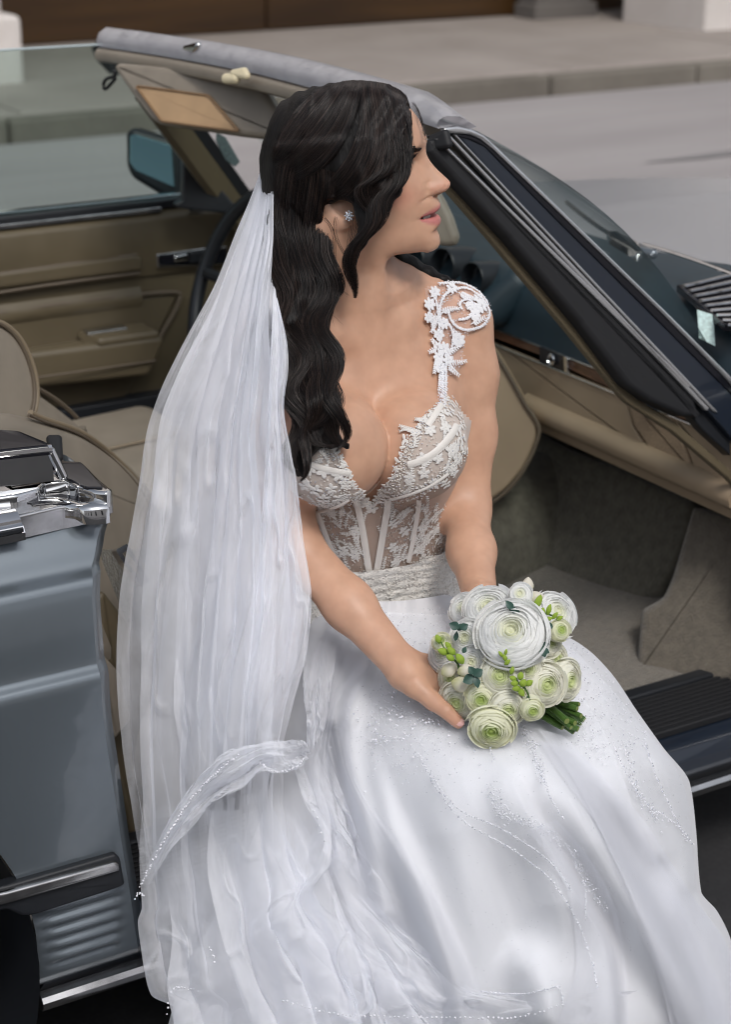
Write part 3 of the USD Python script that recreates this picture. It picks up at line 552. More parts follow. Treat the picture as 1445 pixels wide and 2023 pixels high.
hl = on([(180, 96), (205, 60), (252, 62), (222, 78), (196, 100), (222, 140), (214, 146), (190, 120)], (.60, 0, 0), (-1, .2, .2))
obj('header_seal', plate(hl, (-1, .2, .2), .03, .004), M['rubber'], wsf)
lp = on(spline([(226, 140), (225, 152), (214, 155), (205, 166), (206, 176), (216, 170), (228, 156)], 30), (.61, 0, 0), PX)
obj('cord_loop', tube(lp, .0035, 8), M['rubber'], wsf)
# sun visors
vn = unit((-.86, -.1, -.52))
def visor(px, p0, n, nm, r, thick=.022): return obj(nm, pplate(px, p0, n, thick, .010, r), M['leather'], wsf, smooth=60)
v1 = visor([(222, 132), (232, 122), (300, 128), (440, 143), (452, 156), (480, 158), (505, 158), (528, 184), (556, 236), (548, 271), (470, 263), (300, 238), (262, 190)], (.612, .4, 1.235), unit((-.80, -.25, .45)), 'sun_visor', 8)
obj('vanity_flap', pplate([(271, 172), (411, 191), (469, 258), (320, 238)], (.612, .4, 1.235), unit((-.80, -.25, .45)), .006, .001, 3, .003), M['vanity'], v1)
obj('vanity_frame', tube(on(roundpoly([(269, 170), (412, 189), (472, 260), (319, 240), (269, 170)][:4], 5).tolist() + [(269.5, 173)], np.array((.612, .4, 1.235)) + .004 * unit((-.80, -.25, .45)), unit((-.80, -.25, .45))), .0022, 6), mat('vanity_brown', (.20, .12, .06), rough=.5), v1)
obj('visor_clip', [hull(on([(448, 156), (466, 156)], (.600, .1, 1.24), (-.8, -.25, .45)), .009), hull(on([(463, 146), (483, 142), (487, 150)], (.600, .1, 1.245), (-.8, -.25, .45)), .007)], M['cream'], wsf)
v2 = visor([(862, 372), (876, 395), (893, 430), (905, 468), (900, 484), (884, 487), (866, 485), (845, 470), (840, 380)], at(880, 440, 2.95), unit((-.7, -.65, .2)), 'sun_visor', 6, .016)
# far pillar
fp0, fp1 = on([(344, 236)], (0, .575, 0), NF)[0], on([(470, 408)], (0, .675, 0), NF)[0]
dv = unit(fp1 - fp0); sdv = unit(np.cross(dv, (0, 1, 0)))
path = np.linspace(fp0 - dv * .10, fp1 + dv * .12, 8)
obj('pillar', sweep(path, [(-.012, -.02), (-.018, .0), (-.012, .02), (.016, .024), (.036, .012), (.040, -.01), (.03, -.022)], -sdv, np.cross(dv, sdv) * -1), M['vinyl'], wsf, smooth=50)
obj('pillar_seal', sweep(path + sdv * .024, [(-.012, -.02), (-.012, .02), (.012, .02), (.012, -.02)], -sdv, np.cross(dv, sdv) * -1), M['rubber'], wsf, smooth=50)
# near pillar: strips lying one beside the other on the pillar's outer face
T0, T1 = np.array([.651, -.58, 1.247]), np.array([1.116, -.70, .769]); dpil = unit(T1 - T0)
pn = unit(np.cross((1, 0, 0), dpil)); pn = pn if pn[1] < 0 else -pn
def strip(px, nm, mt, off=0.0, thick=.02, bev=.003, r=0): return obj(nm, pplate(px, T0 + pn * off, pn, thick, bev, r), mt, wsf, smooth=45)
strip([(872, 338), (893, 362), (1010, 486), (1150, 650), (1232, 760), (1262, 790), (1330, 830), (1445, 930), (1500, 980), (1500, 1010), (1440, 945), (1330, 852), (1240, 795), (1224, 778), (1112, 640), (966, 468), (886, 376)], 'pillar_trim', M['vinyl'], -.030, .012, .003)
strip([(848, 276), (866, 272), (905, 300), (1100, 500), (1300, 712), (1375, 790), (1385, 826), (1350, 822), (1282, 790), (1240, 760), (1150, 640), (1010, 474), (893, 348), (850, 300)], 'pillar_weatherstrip', M['rubber'], -.004, .03, .008, 3)
strip([(852, 268), (905, 258), (945, 262), (1440, 820), (1445, 900), (1390, 850), (900, 290)], 'pillar_core', M['black_trim'], -.016, .02, .003)
strip([(862, 274), (869, 275), (1366, 762), (1361, 767), (1357, 766)], 'bright_strip', M['bright'], .001, .008, .0015)
strip([(884, 268), (891, 268), (1402, 806), (1400, 811), (1396, 811)], 'bright_strip', M['bright'], .001, .008, .0015)
strip([(898, 266), (903, 267), (1420, 814), (1417, 815), (1410, 812)], 'bright_strip', M['bright'], .0015, .008, .0015)
strip([(906, 268), (935, 270), (962, 282), (1100, 418), (1300, 620), (1460, 780), (1530, 850), (1530, 960), (1450, 868), (1416, 830)], 'pillar_panel', M['navy'], -.003, .018, .003)
strip([(878, 252), (905, 249), (935, 256), (958, 268), (985, 292), (1100, 404), (1320, 618), (1462, 760), (1458, 770), (1310, 618), (1095, 408), (975, 293), (952, 275), (930, 266), (884, 262)], 'screen_moulding', M['bright'], .004, .012, .003)
strip([(880, 262), (930, 268), (955, 280), (975, 297), (1095, 412), (1310, 622), (1458, 774), (1458, 790), (1300, 632), (1095, 428), (960, 290), (930, 276)], 'moulding_line', M['black_gloss'], -.0005, .01, .001)  # black line between the pillar panel and the screen moulding
obj('corner_block', hull([at(858, 274, 2.60), at(880, 266, 2.58), at(850, 290, 2.60), at(885, 285, 2.58), at(868, 274, 2.66)], .007), M['rubber'], wsf)
# windscreen: curved glass from the header to the scuttle
ys = np.linspace(-1, 1, 41); Tt = np.array([(.712 + .02 * (1 - y * y), .572 * y, 1.24 + .012 * (1 - y * y)) for y in ys]); Bb = np.array([(1.135 + .165 * (1 - y ** 2), .70 * y, .80 + .075 * (1 - y ** 2)) for y in ys])
sg = np.linspace(0, 1, 16); WS = Tt[:, None] + (Bb - Tt)[:, None] * sg[None, :, None] + np.array([.035, 0, .045]) * np.sin(sg * math.pi)[None, :, None]
obj('windscreen', grid(WS), M['glass'], car, smooth=True)
obj('lower_seal', tube(Bb + np.array([.004, 0, -.004]), .011, 8), M['rubber'], car)
obj('lower_moulding', tube(Bb + np.array([.018, -.0, .003]), .006, 8), M['chrome'], car)
sticker = at(1400, 640, 2.93)
obj('screen_sticker', pplate([(1378, 612), (1410, 622), (1414, 684), (1382, 668)], at(1398, 645, 2.935), -rays([(1398, 645)])[0] + np.array([.2, 0, .2]), .001, .0002), mat('pale_sticker', (.42, .55, .53), rough=.6, vary=.3, vscale=200), car)
obj('pillar_sticker', pplate([(428, 262), (446, 272), (474, 320), (464, 330), (446, 316), (426, 278)], (.74, .50, 1.1), unit((-.7, -.5, .3)), .001, .0002), mat('dark_sticker', (.07, .10, .10), rough=.6, vary=.5, vscale=260), car)
# bonnet and scuttle, grille of louvres, wiper
bx, by = np.meshgrid(np.linspace(0, 1, 24), np.linspace(-1, 1, 40), indexing='ij')
b0 = np.array([(1.165 + .165 * (1 - y ** 2), .86 * y, .842 + .06 * (1 - y * y)) for y in np.linspace(-1, 1, 40)])
BN = np.stack([b0[None, :, 0] + bx * (2.75 - b0[None, :, 0]), by * (.86 - .10 * bx), b0[None, :, 2] + .02 * np.sin(bx * 2.2) - .10 * bx ** 2 + .018 * np.exp(-((np.abs(by) - .30) / .05) ** 2) * bx], -1)
obj('bonnet', grid(BN), M['bonnet'], car, smooth=True)
obj('front_wing', grid(np.array([[(x, -.86 - .02 * math.sin(t * 3.1) + .08 * max(0, (x - 1.9)) ** 2 * .1, .845 - .03 * (x - 1.2) - t * .50) for t in np.linspace(0, 1, 12)] for x in np.linspace(1.25, 2.75, 20)])), M['paint'], car, smooth=True)
gv = on([(1338, 563), (1480, 540), (1520, 640), (1432, 640)], (0, 0, .915), Z)
gr = obj('scuttle_grille', plate(gv, Z, .012, .002), M['black_gloss'], car)
for k in range(9):
    a0, a1 = on([(1352 + k * 11, 566 + k * 9.5), (1500 + k * 3, 530 + k * 15)], (0, 0, .918), Z)
    obj('louvre', tube(np.linspace(a0, a1, 6), .0052, 6, flat=.5), M['dull_chrome'], gr)
wp = obj('wiper', tube(on(spline([(1120, 400), (1160, 432), (1205, 462), (1250, 480)], 14), (0, 0, .965), Z), .004, 6), M['dull_chrome'], car)
obj('wiper_arm', plate(on([(1200, 456), (1222, 456), (1262, 478), (1270, 497), (1258, 500), (1240, 488), (1206, 468)], (0, 0, .97), Z), Z, .014, .004), M['chrome'], wp)
obj('wiper_pivot', hull(on([(1262, 490), (1290, 502), (1268, 498)], (0, 0, .955), Z), .009), M['paint'], wp)
obj('bonnet_edge', tube(on(spline([(1272, 483), (1330, 500), (1400, 524), (1470, 550)], 12), (0, 0, .945), Z), .003, 6), M['chrome'], car)
obj('hinge_pillar', box((1.17, -.845, .24), (1.32, -.70, .83), .02), M['navy'], car)
# ------------------------------------------------------------------ solid modelling by distance fields
def sd_sphere(p, c, r): return np.linalg.norm(p - c, axis=1) - r
def sd_cone(p, a, b, ra, rb):
    ba = b - a; t = np.clip(((p - a) @ ba) / (ba @ ba), 0, 1)
    return np.linalg.norm(p - a - t[:, None] * ba, axis=1) - (ra + (rb - ra) * t)
def sd_chain(p, pts, rs, k=0.0):
    d = None
    for i in range(len(pts) - 1):
        e = sd_cone(p, pts[i], pts[i + 1], rs[i], rs[i + 1]); d = e if d is None else (smin(d, e, k) if k else np.minimum(d, e))
    return d
def sd_ell(p, c, R, rad):
    q = (p - c) @ R / rad; k0 = np.linalg.norm(q, axis=1); k1 = np.linalg.norm(q / rad, axis=1)
    return np.where(k0 < 1e-6, -min(rad), k0 * (k0 - 1) / np.maximum(k1, 1e-6))
def smin(a, b, k):
    h = np.maximum(k - np.abs(a - b), 0) / k; return np.minimum(a, b) - h * h * k * .25
def smax(a, b, k): return -smin(-a, -b, k)
def sdf_mesh(f, lo, hi, h, B=8, margin=1.25):
    lo, hi = np.asarray(lo, float), np.asarray(hi, float)
    nb = np.ceil((hi - lo) / (h * B)).astype(int); n = nb * B
    c = np.stack(np.meshgrid(*[np.arange(k) for k in nb], indexing='ij'), -1).reshape(-1, 3)
    fc = f(lo + (c * B + (B - 1) / 2) * h)
    D = np.repeat(np.repeat(np.repeat(fc.reshape(nb).astype(np.float32), B, 0), B, 1), B, 2)
    act = c[np.abs(fc) < B * h * margin]
    loc = np.stack(np.meshgrid(*[np.arange(B)] * 3, indexing='ij'), -1).reshape(-1, 3)
    for s in range(0, len(act), 600):
        idx = (act[s:s + 600, None] * B + loc[None]).reshape(-1, 3)
        D[idx[:, 0], idx[:, 1], idx[:, 2]] = f(lo + idx * h)
    S = D < 0
    # cells crossed by the surface
    cn = sum(S[i:n[0] - 1 + i, j:n[1] - 1 + j, k:n[2] - 1 + k].astype(np.int8) for i in (0, 1) for j in (0, 1) for k in (0, 1))
    cell = np.argwhere((cn > 0) & (cn < 8)); ids = -np.ones(n - 1, np.int32); ids[tuple(cell.T)] = np.arange(len(cell))
    acc = np.zeros((len(cell), 3)); cnt = np.zeros(len(cell))
    cor = np.array([(i, j, k) for i in (0, 1) for j in (0, 1) for k in (0, 1)])
    vals = np.stack([D[tuple((cell + o).T)] for o in cor], 1)
    for a in range(8):
        for b in range(a + 1, 8):
            if np.abs(cor[a] - cor[b]).sum() != 1: continue
            va, vb = vals[:, a], vals[:, b]; m = (va < 0) != (vb < 0); t = np.where(m, va / np.where(va == vb, 1, va - vb), 0)
            acc += np.where(m[:, None], cor[a] + t[:, None] * (cor[b] - cor[a]), 0); cnt += m
    V = lo + (cell + acc / cnt[:, None]) * h; F = []
    for ax in range(3):
        o1, o2 = [np.eye(3, dtype=int)[i] for i in range(3) if i != ax]; e = np.eye(3, dtype=int)[ax]
        sl = [slice(1, n[i] - 1) for i in range(3)]; sl2 = list(sl); sl[ax] = slice(0, n[ax] - 1); sl2[ax] = slice(1, n[ax])
        A_, B_ = S[tuple(sl)], S[tuple(sl2)]; off = np.array([1, 1, 1]); off[ax] = 0
        for sign in (0, 1):
            w = np.argwhere((A_ & ~B_) if sign == 0 else (~A_ & B_)) + off
            if len(w) == 0: continue
            q = [ids[tuple((w - d).T)] for d in (0 * o1, o1, o1 + o2, o2)]
            if (sign == 1) != (ax == 1): q = q[::-1]
            q = np.stack(q, 1); F += [q[:, [0, 1, 2]], q[:, [0, 2, 3]]]
    return V, np.vstack(F)
def sgrad(f, p, e=4e-4):
    return np.stack([(f(p + d) - f(p - d)) / (2 * e) for d in np.eye(3) * e], 1)
def march(f, px, d0=1.85, d1=2.7, n=60):
    """where the sight lines at px first meet the solid f: points, outward normals, whether they do"""
    r = rays(px); t = np.full(len(r), d0); hit = np.zeros(len(r), bool)
    for _ in range(n):
        d = f(CAM + r * t[:, None]); hit = np.abs(d) < 3e-4; t = np.where(hit | (t > d1), t, t + np.clip(d, -.01, .05) * .8)
    P = CAM + r * t[:, None]; g = sgrad(f, P); g /= np.linalg.norm(g, axis=1, keepdims=True) + 1e-9
    return P, g, (t < d1) & (np.abs(f(P)) < 2e-3)

# ------------------------------------------------------------------ the head: frame and form (centimetres, x to the nose, z up)
HO = at(690, 400, 2.23)
def rot(a, ax, t): return a * math.cos(t) + np.cross(ax, a) * math.sin(t) + ax * (ax @ a) * (1 - math.cos(t))
_v = unit(rays([(690, 400)])[0]); WU = np.array([0, 0, 1.0]); RR = unit(np.cross(_v, WU)); VH = unit([_v[0], _v[1], 0])
HF = rot(RR * math.cos(.227) - VH * math.sin(.227), _v, -.192); HU = rot(WU, _v, -.192); HS = np.cross(HU, HF)
HR = np.stack([HF, HS, HU], 1)
def head_pt(x, y, z): return HO + HR @ (np.array([x, y, z]) * .01)
profile = np.array([(-9.5, 3), (-8.2, 5.5), (-7.54, 9.2), (-7.39, 9.7), (-6.97, 10.1), (-6.46, 10.26), (-5.86, 10.24), (-5.3, 10.07), (-4.83, 10.11), (-4.51, 10.48), (-4.07, 10.79), (-3.6, 10.81), (-3.23, 10.5), (-3.0, 10.3), (-2.76, 10.48), (-2.5, 10.94), (-2.11, 11.12), (-1.62, 11.05), (-1.18, 10.91), (-.87, 10.97), (-.71, 11.32), (-.49, 11.95), (-.2, 12.45), (.18, 12.74), (.49, 12.78), (.88, 12.59), (1.42, 12.16), (2.19, 11.56), (2.94, 11.07), (3.55, 10.76), (4.16, 10.55), (4.79, 10.52), (5.38, 10.66), (5.95, 10.82), (6.23, 10.80), (6.82, 10.70), (7.63, 10.5), (8.48, 10.25), (9.29, 9.85), (9.98, 9.4), (11.0, 8.3), (12.0, 6.6), (12.8, 4.4), (13.2, 2.0), (13.4, .5)])
lev = {
 -8.6: [(0, 0), (.4, .8), (1.2, 1.5), (2.5, 2.2), (4, 2.9), (6, 4.0), (9, 5.0)],
 -7.4: [(0, 0), (.2, .8), (.7, 1.5), (1.6, 2.2), (3, 3.0), (5, 4.1), (7, 5.0), (10.5, 5.6)],
 -6.4: [(0, 0), (.15, .9), (.5, 1.6), (1.2, 2.35), (2.4, 3.2), (4, 4.1), (6, 5.0), (8, 5.6), (10.5, 6.0)],
 -5.1: [(0, 0), (.06, 1.0), (.25, 1.75), (.75, 2.5), (1.8, 3.4), (3.6, 4.4), (5.5, 5.3), (8, 6.0), (10.5, 6.3)],
 -3.9: [(0, 0), (.10, .7), (.35, 1.3), (.85, 1.85), (1.5, 2.3), (2.2, 2.95), (3.4, 4.15), (5.2, 5.3), (8, 6.15), (10.5, 6.5)],
 -3.0: [(0, 0), (.2, 1.0), (.5, 1.6), (1.1, 2.1), (1.75, 2.55), (2.15, 3.1), (3.2, 4.25), (5, 5.4), (8, 6.3), (10.5, 6.7)],
 -2.2: [(0, 0), (.1, .6), (.38, 1.25), (.95, 1.9), (1.6, 2.5), (2.2, 3.2), (3.2, 4.3), (5, 5.5), (8, 6.4), (10.5, 6.8)],
 -1.1: [(0, 0), (.10, .6), (.35, 1.3), (.8, 2.0), (1.4, 2.75), (2.2, 3.6), (3.4, 4.6), (5, 5.6), (8, 6.5), (11, 6.9)],
 -.8: [(0, 0), (.15, .5), (.42, 1.0), (.73, 1.5), (1.05, 2.0), (1.33, 2.5), (1.63, 3.0), (2.05, 3.5), (2.6, 4.0), (3.9, 5.0), (6, 5.9), (9, 6.6), (12, 7.0)],
 -.55: [(0, 0), (.22, .6), (.7, .95), (1.3, 1.25), (1.9, 1.62), (2.1, 2.05), (2.4, 2.9), (3.1, 3.9), (4.3, 4.9), (6.5, 5.9), (9, 6.6), (12, 7.0)],
 .25: [(0, 0), (.15, .6), (.6, .95), (1.3, 1.3), (2.1, 1.68), (2.65, 1.74), (2.9, 2.15), (3.25, 3.1), (4.1, 4.4), (5.6, 5.4), (8, 6.4), (12, 7.0)],
 1.2: [(0, 0), (.2, .55), (.8, .9), (1.5, 1.2), (2.1, 1.5), (2.6, 2.2), (3.0, 3.2), (3.7, 4.4), (5, 5.5), (7.5, 6.4), (12, 7.1)],
 2.3: [(0, 0), (.2, .55), (.7, .85), (1.3, 1.2), (1.8, 1.7), (2.1, 2.6), (2.6, 3.8), (3.4, 4.9), (4.8, 5.7), (7.5, 6.5), (11.5, 7.2)],
 3.3: [(0, 0), (.15, .5), (.55, .8), (1.1, 1.15), (1.6, 1.6), (1.95, 2.4), (2.3, 3.4), (2.9, 4.5), (4.2, 5.5), (7, 6.5), (10.8, 7.2)],
 4.1: [(0, 0), (.12, .5), (.5, .9), (1.05, 1.3), (1.55, 1.8), (1.8, 2.4), (2.1, 3.3), (2.7, 4.4), (4.0, 5.4), (7, 6.5), (10.6, 7.3)],
 5.0: [(0, 0), (.10, .6), (.35, 1.2), (.7, 1.7), (1.05, 2.5), (1.5, 3.5), (2.2, 4.5), (3.6, 5.5), (6.5, 6.6), (10.6, 7.4)],
 5.9: [(0, 0), (.08, .8), (.25, 1.6), (.55, 2.5), (1.1, 3.5), (2.0, 4.6), (3.6, 5.7), (6.5, 6.7), (10.7, 7.5)],
 7.6: [(0, 0), (.1, 1.0), (.35, 2.0), (.9, 3.2), (1.8, 4.4), (3.2, 5.5), (5.5, 6.6), (10.5, 7.5)],
 9.6: [(0, 0), (.15, 1.1), (.5, 2.1), (1.2, 3.2), (2.3, 4.4), (4, 5.5), (6.5, 6.5), (9.6, 7.0)],
 11.4: [(0, 0), (.2, 1.1), (.7, 2.1), (1.6, 3.2), (3, 4.3), (5, 5.2), (7.8, 5.7)],
 12.7: [(0, 0), (.3, 1.0), (1, 1.9), (2.2, 2.9), (4.6, 3.6)],
 13.4: [(0, 0), (.3, .4), (1, .6)]}
far = {-8.6: [(0, 0), (.4, .8), (1.2, 1.5), (2.5, 2.2), (4, 2.9), (6, 4.0), (9, 5.0), (12, 5.2)], -7.3: [(0, 0), (1, 1.7), (3, 3.1), (5, 4.2), (7, 5.0), (10.5, 5.7)],
 -5: [(0, 0), (1, 2.4), (2.1, 3.5), (3.6, 4.55), (5.5, 5.4), (8, 6.05), (10.5, 6.4)], -1.5: [(0, 0), (.6, 1.9), (1.1, 2.65), (2.1, 3.75), (3.5, 4.8), (5.5, 5.8), (8, 6.5), (10.5, 6.9)],
 1.6: [(0, 0), (.4, 1.8), (.9, 2.8), (2, 4.2), (3.3, 5.2), (5, 6.0), (8, 6.7), (10.5, 7.1)], 4.2: [(0, 0), (.5, 1.8), (1, 2.5), (1.6, 3.3), (2.3, 4.4), (4, 5.5), (7, 6.6), (10.5, 7.3)],
 6.0: [(0, 0), (.55, 2.5), (1.1, 3.5), (2.0, 4.6), (3.6, 5.7), (6.5, 6.7), (10.7, 7.5)], 7.6: lev[7.6], 9.6: lev[9.6], 11.4: lev[11.4], 12.7: lev[12.7], 13.4: lev[13.4]}
_S = np.linspace(0, math.sqrt(13), 140); _lz = np.array(sorted(lev))
def _wid(tab):
    out = []
    for z in sorted(tab):
        d, w = np.array(tab[z]).T; out.append(np.where(_S <= math.sqrt(d[-1]), PchipInterpolator(np.sqrt(d), w)(np.minimum(_S, math.sqrt(d[-1]))), w[-1]))
    return PchipInterpolator(sorted(tab), np.array(out))
_Wz, _Wf = _wid(lev), _wid(far); _xf = PchipInterpolator(profile[:, 0], profile[:, 1])
_zz = np.arange(-9.4, 13.41, .05); _xs0 = _xf(np.clip(_zz, -9.4, 13.4)); _xsm = ndimage.gaussian_filter1d(np.where((_zz > -1) & (_zz < 4.6), np.interp(_zz, [-1.2, 4.6], [10.9, 10.5]), _xs0), 1.1 / .05)
_b0 = PchipInterpolator([-9, -2.0, -.8, .3, 1.4, 2.6, 4.2, 13], [2.2, 1.9, 2.3, 2.9, 2.3, 2.0, 2.3, 2.6])
_xb = PchipInterpolator([-9, -6, -3, 0, 3, 5.5, 8, 10.5, 12.3, 13.4], [-1.5, -3.2, -5.0, -6.6, -7.5, -7.7, -7.2, -5.6, -3.0, -.3])
_gx = np.arange(-11, 14.01, .08); _gz = np.arange(-9.4, 13.4, .08); _G = np.zeros((len(_gz), len(_gx)))
for i, z in enumerate(_gz):
    xf, xb = float(_xf(z)), float(_xb(z)); w = _Wz(z); w2 = _Wf(z); dl = xf - _gx; ds = float(np.interp(z, _zz, _xsm)) - _gx; xm = min(0.0, xf - 1)
    bw = 1.1 if -.9 < z < 1.6 else 1.9
    bl = np.clip((dl - float(_b0(z)) + .45 * bw) / bw, 0, 1); bl = bl * bl * (3 - 2 * bl)
    ws = np.interp(np.sqrt(np.clip(dl, 0, 13)), _S, w) * (1 - bl) + np.interp(np.sqrt(np.clip(ds, 0, 13)), _S, w2) * bl
    wm = np.interp(xm, _gx, ws); u = (xm - _gx) / max(xm - xb, .2)
    g = np.where(_gx >= xm, ws ** 2, wm ** 2 * (1 - u * u)); _G[i] = np.where(dl < 0, 9 * dl, g)
_G = ndimage.gaussian_filter(_G, .8); _Gs = ndimage.gaussian_filter(_G, 6.5)
_dl = np.array([float(_xf(z)) - _gx for z in _gz]); _w = np.clip((_dl - np.array([(.60 if -6.5 < z < -1.1 else max(.9, float(_b0(z)) - 1.0 if z < -.9 or z > 1.4 else float(_b0(z)))) for z in _gz])[:, None]) / 1.0, 0, 1); _G = _G * (1 - _w) + _Gs * _w
def sd_head(p):
    q = (p - HO) @ HR * 100; x, z = q[:, 0], q[:, 2]
    c = [(np.clip(z, -9.3, 13.3) + 9.4) / .08, (np.clip(x, -10.9, 13.9) + 11) / .08]
    G = ndimage.map_coordinates(_G, c, order=1)
    Gx = (ndimage.map_coordinates(_G, [c[0], c[1] + 1], order=1) - ndimage.map_coordinates(_G, [c[0], c[1] - 1], order=1)) / .16
    Gz = (ndimage.map_coordinates(_G, [c[0] + 1, c[1]], order=1) - ndimage.map_coordinates(_G, [c[0] - 1, c[1]], order=1)) / .16
    y = q[:, 1]; d = (y * y - G) / np.sqrt(4 * y * y + Gx ** 2 + Gz ** 2 + .3)
    d = np.maximum(d, np.maximum(z - 13.3, -9.0 - z)); out = np.maximum(0, np.abs(x - 1) - 12.5)
    zb = np.interp(x, [-6, 0, 3, 4.56, 5.72, 7.25, 8.26, 9.2, 11], [-5.0, -5.6, -6.3, -6.40, -6.6, -7.04, -7.35, -7.55, -7.6])
    d = smax(d, (zb - z) * .95, .7)
    # parted lips, nostrils
    ay = np.abs(y)
    sl = np.sqrt(((z + 3.0 - .30 * np.clip(ay / 2.5, 0, 1) ** 2) / .23) ** 2 + (np.maximum(0, 8.8 - x) / 1.2) ** 2 + (ay / 3.0) ** 2) - 1
    d = smax(d, -np.where(x > 7.6, sl * .19, 1), .12)
    nl = np.sqrt(((x - 11.15) / .75) ** 2 + ((ay - .72) / .32) ** 2 + ((z + .70) / .36) ** 2) - 1
    d = smax(d, -nl * .32, .15)
    ex, ey, ez = x - 8.02, ay - 2.95, z - 4.5; lid = np.maximum(np.sqrt(ex ** 2 + ey ** 2 + ez ** 2) - 1.27, -(np.sqrt(((ex - 1.1) / 1.0) ** 2 + (ey / 1.12) ** 2 + ((ez + .04) / .44) ** 2) - 1) * .42)
    d = smin(d, lid, .15)
    return (d + out) * .01

# ------------------------------------------------------------------ the body
def X(px, py, d): return at(px, py, d)
beta = math.radians(32); TFv = unit(-VH * math.cos(beta) + RR * math.sin(beta)); TLv = unit(np.cross(WU, TFv)); 
tc = np.array([(694, 590, 2.285), (704, 660, 2.295), (712, 740, 2.31), (722, 840, 2.33), (724, 930, 2.352), (726, 1000, 2.385), (740, 1095, 2.44), (742, 1180, 2.50), (738, 1300, 2.60), (735, 1360, 2.64)])
tP = ats(tc); ta = tP[:, 2]; o_t = np.argsort(ta)
tcx = [PchipInterpolator(ta[o_t], tP[o_t, i]) for i in (0, 1)]
thw = PchipInterpolator(ta[o_t], np.array([.05, .118, .148, .146, .130, .113, .097, .128, .172, .175])[o_t])
thd = PchipInterpolator(ta[o_t], np.array([.05, .066, .082, .090, .086, .080, .072, .092, .118, .12])[o_t])
def sd_torso(p):
    z = np.clip(p[:, 2], ta.min(), ta.max()); dx = p[:, 0] - tcx[0](z); dy = p[:, 1] - tcx[1](z)
    l = dx * TLv[0] + dy * TLv[1]; f = dx * TFv[0] + dy * TFv[1]; hw, hd = thw(z), thd(z)
    q = (np.abs(l / hw) ** 2.25 + np.abs(f / hd) ** 2.25) ** (1 / 2.25)
    return np.maximum((q - 1) * np.minimum(hw, hd) * .92, np.maximum(p[:, 2] - ta.max(), ta.min() - p[:, 2]))
ARM_L = [X(905, 645, 2.375), X(925, 740, 2.385), X(926, 860, 2.395), X(920, 1005, 2.40), X(932, 1090, 2.335), X(951, 1190, 2.25)]
ARM_LR = [.0455, .0370, .0345, .0305, .0285, .0205]
ARM_R = [X(560, 665, 2.20), X(552, 800, 2.215), X(560, 950, 2.235), X(580, 1075, 2.245), X(690, 1195, 2.205), X(800, 1322, 2.155)]
ARM_RR = [.0455, .037, .034, .0305, .0285, .0212]
def hand(w, knuckles, tips, thumb, palm_r, fr):
    return w, [np.asarray(k) for k in knuckles], tips, thumb, palm_r, fr
# right hand closes round the stems under the flowers, thumb along the near side
RW = ARM_R[-1]
RK = [X(890, 1374, 2.146), X(902, 1358, 2.155), X(902, 1338, 2.168), X(893, 1318, 2.180)]       # knuckles: index .. little
RFING = [[RK[0], X(930, 1404, 2.170), X(952, 1392, 2.205), X(946, 1372, 2.225)], [RK[1], X(950, 1384, 2.180), X(976, 1372, 2.215), X(968, 1354, 2.238)],
         [RK[2], X(952, 1352, 2.192), X(978, 1346, 2.222), X(968, 1332, 2.245)], [RK[3], X(934, 1326, 2.202), X(956, 1322, 2.226), X(950, 1310, 2.244)]]
RTH = [X(820, 1352, 2.135), X(856, 1385, 2.124), X(882, 1404, 2.114), X(906, 1427, 2.114)]
LW_ = ARM_L[-1]
LK = [X(1010, 1262, 2.235), X(1022, 1284, 2.240), X(1022, 1306, 2.246), X(1012, 1326, 2.252)]
LFING = [[LK[0], X(1048, 1262, 2.220), X(1078, 1270, 2.190), X(1090, 1280, 2.166)], [LK[1], X(1062, 1292, 2.222), X(1088, 1304, 2.190), X(1096, 1316, 2.165)],
         [LK[2], X(1060, 1318, 2.226), X(1084, 1334, 2.196), X(1088, 1346, 2.172)], [LK[3], X(1044, 1342, 2.232), X(1064, 1358, 2.206), X(1066, 1368, 2.184)]]
LTH = [X(978, 1250, 2.215), X(1002, 1282, 2.192), X(1012, 1312, 2.182), X(1020, 1336, 2.180)]
FR = [(.0098, .0088, .0078, .0066), (.0100, .0090, .0080, .0068), (.0096, .0086, .0076, .0065), (.0086, .0076, .0068, .0058)]
TR = (.0150, .0102, .0096, .0074)
def sd_hand(p, W, K, Fi, Th, rw):
    d = None
    for i, k in enumerate(K):
        e = sd_cone(p, W + (K[i] - (K[0] + K[3]) / 2) * .45, k, rw * .72, .0118); d = e if d is None else smin(d, e, .012)
    d = smin(d, sd_chain(p, [W * .7 + Th[0] * .3, Th[0], Th[1]], [.0185, .0150, .0104], .006), .010)
    for c, r in zip(Fi, FR): d = smin(d, sd_chain(p, c, r), .004)
    return smin(d, sd_chain(p, Th[1:], TR[1:]), .005)
BR_L, BR_R = X(813, 880, 2.256), X(655, 884, 2.200)
def sd_breasts(p):
    a = smin(sd_sphere(p, BR_L, .0620), sd_cone(p, BR_L, X(846, 775, 2.325), .052, .026), .04)
    b = smin(sd_sphere(p, BR_R, .0635), sd_cone(p, BR_R, X(640, 775, 2.265), .052, .026), .04)
    return smin(a, b, .0015)
def gated(f, c, r, p, m=.05):
    d = np.linalg.norm(p - c, axis=1) - r; k = d < m; d = np.maximum(d, m * .8)
    if k.any(): d[k] = f(p[k])
    return d
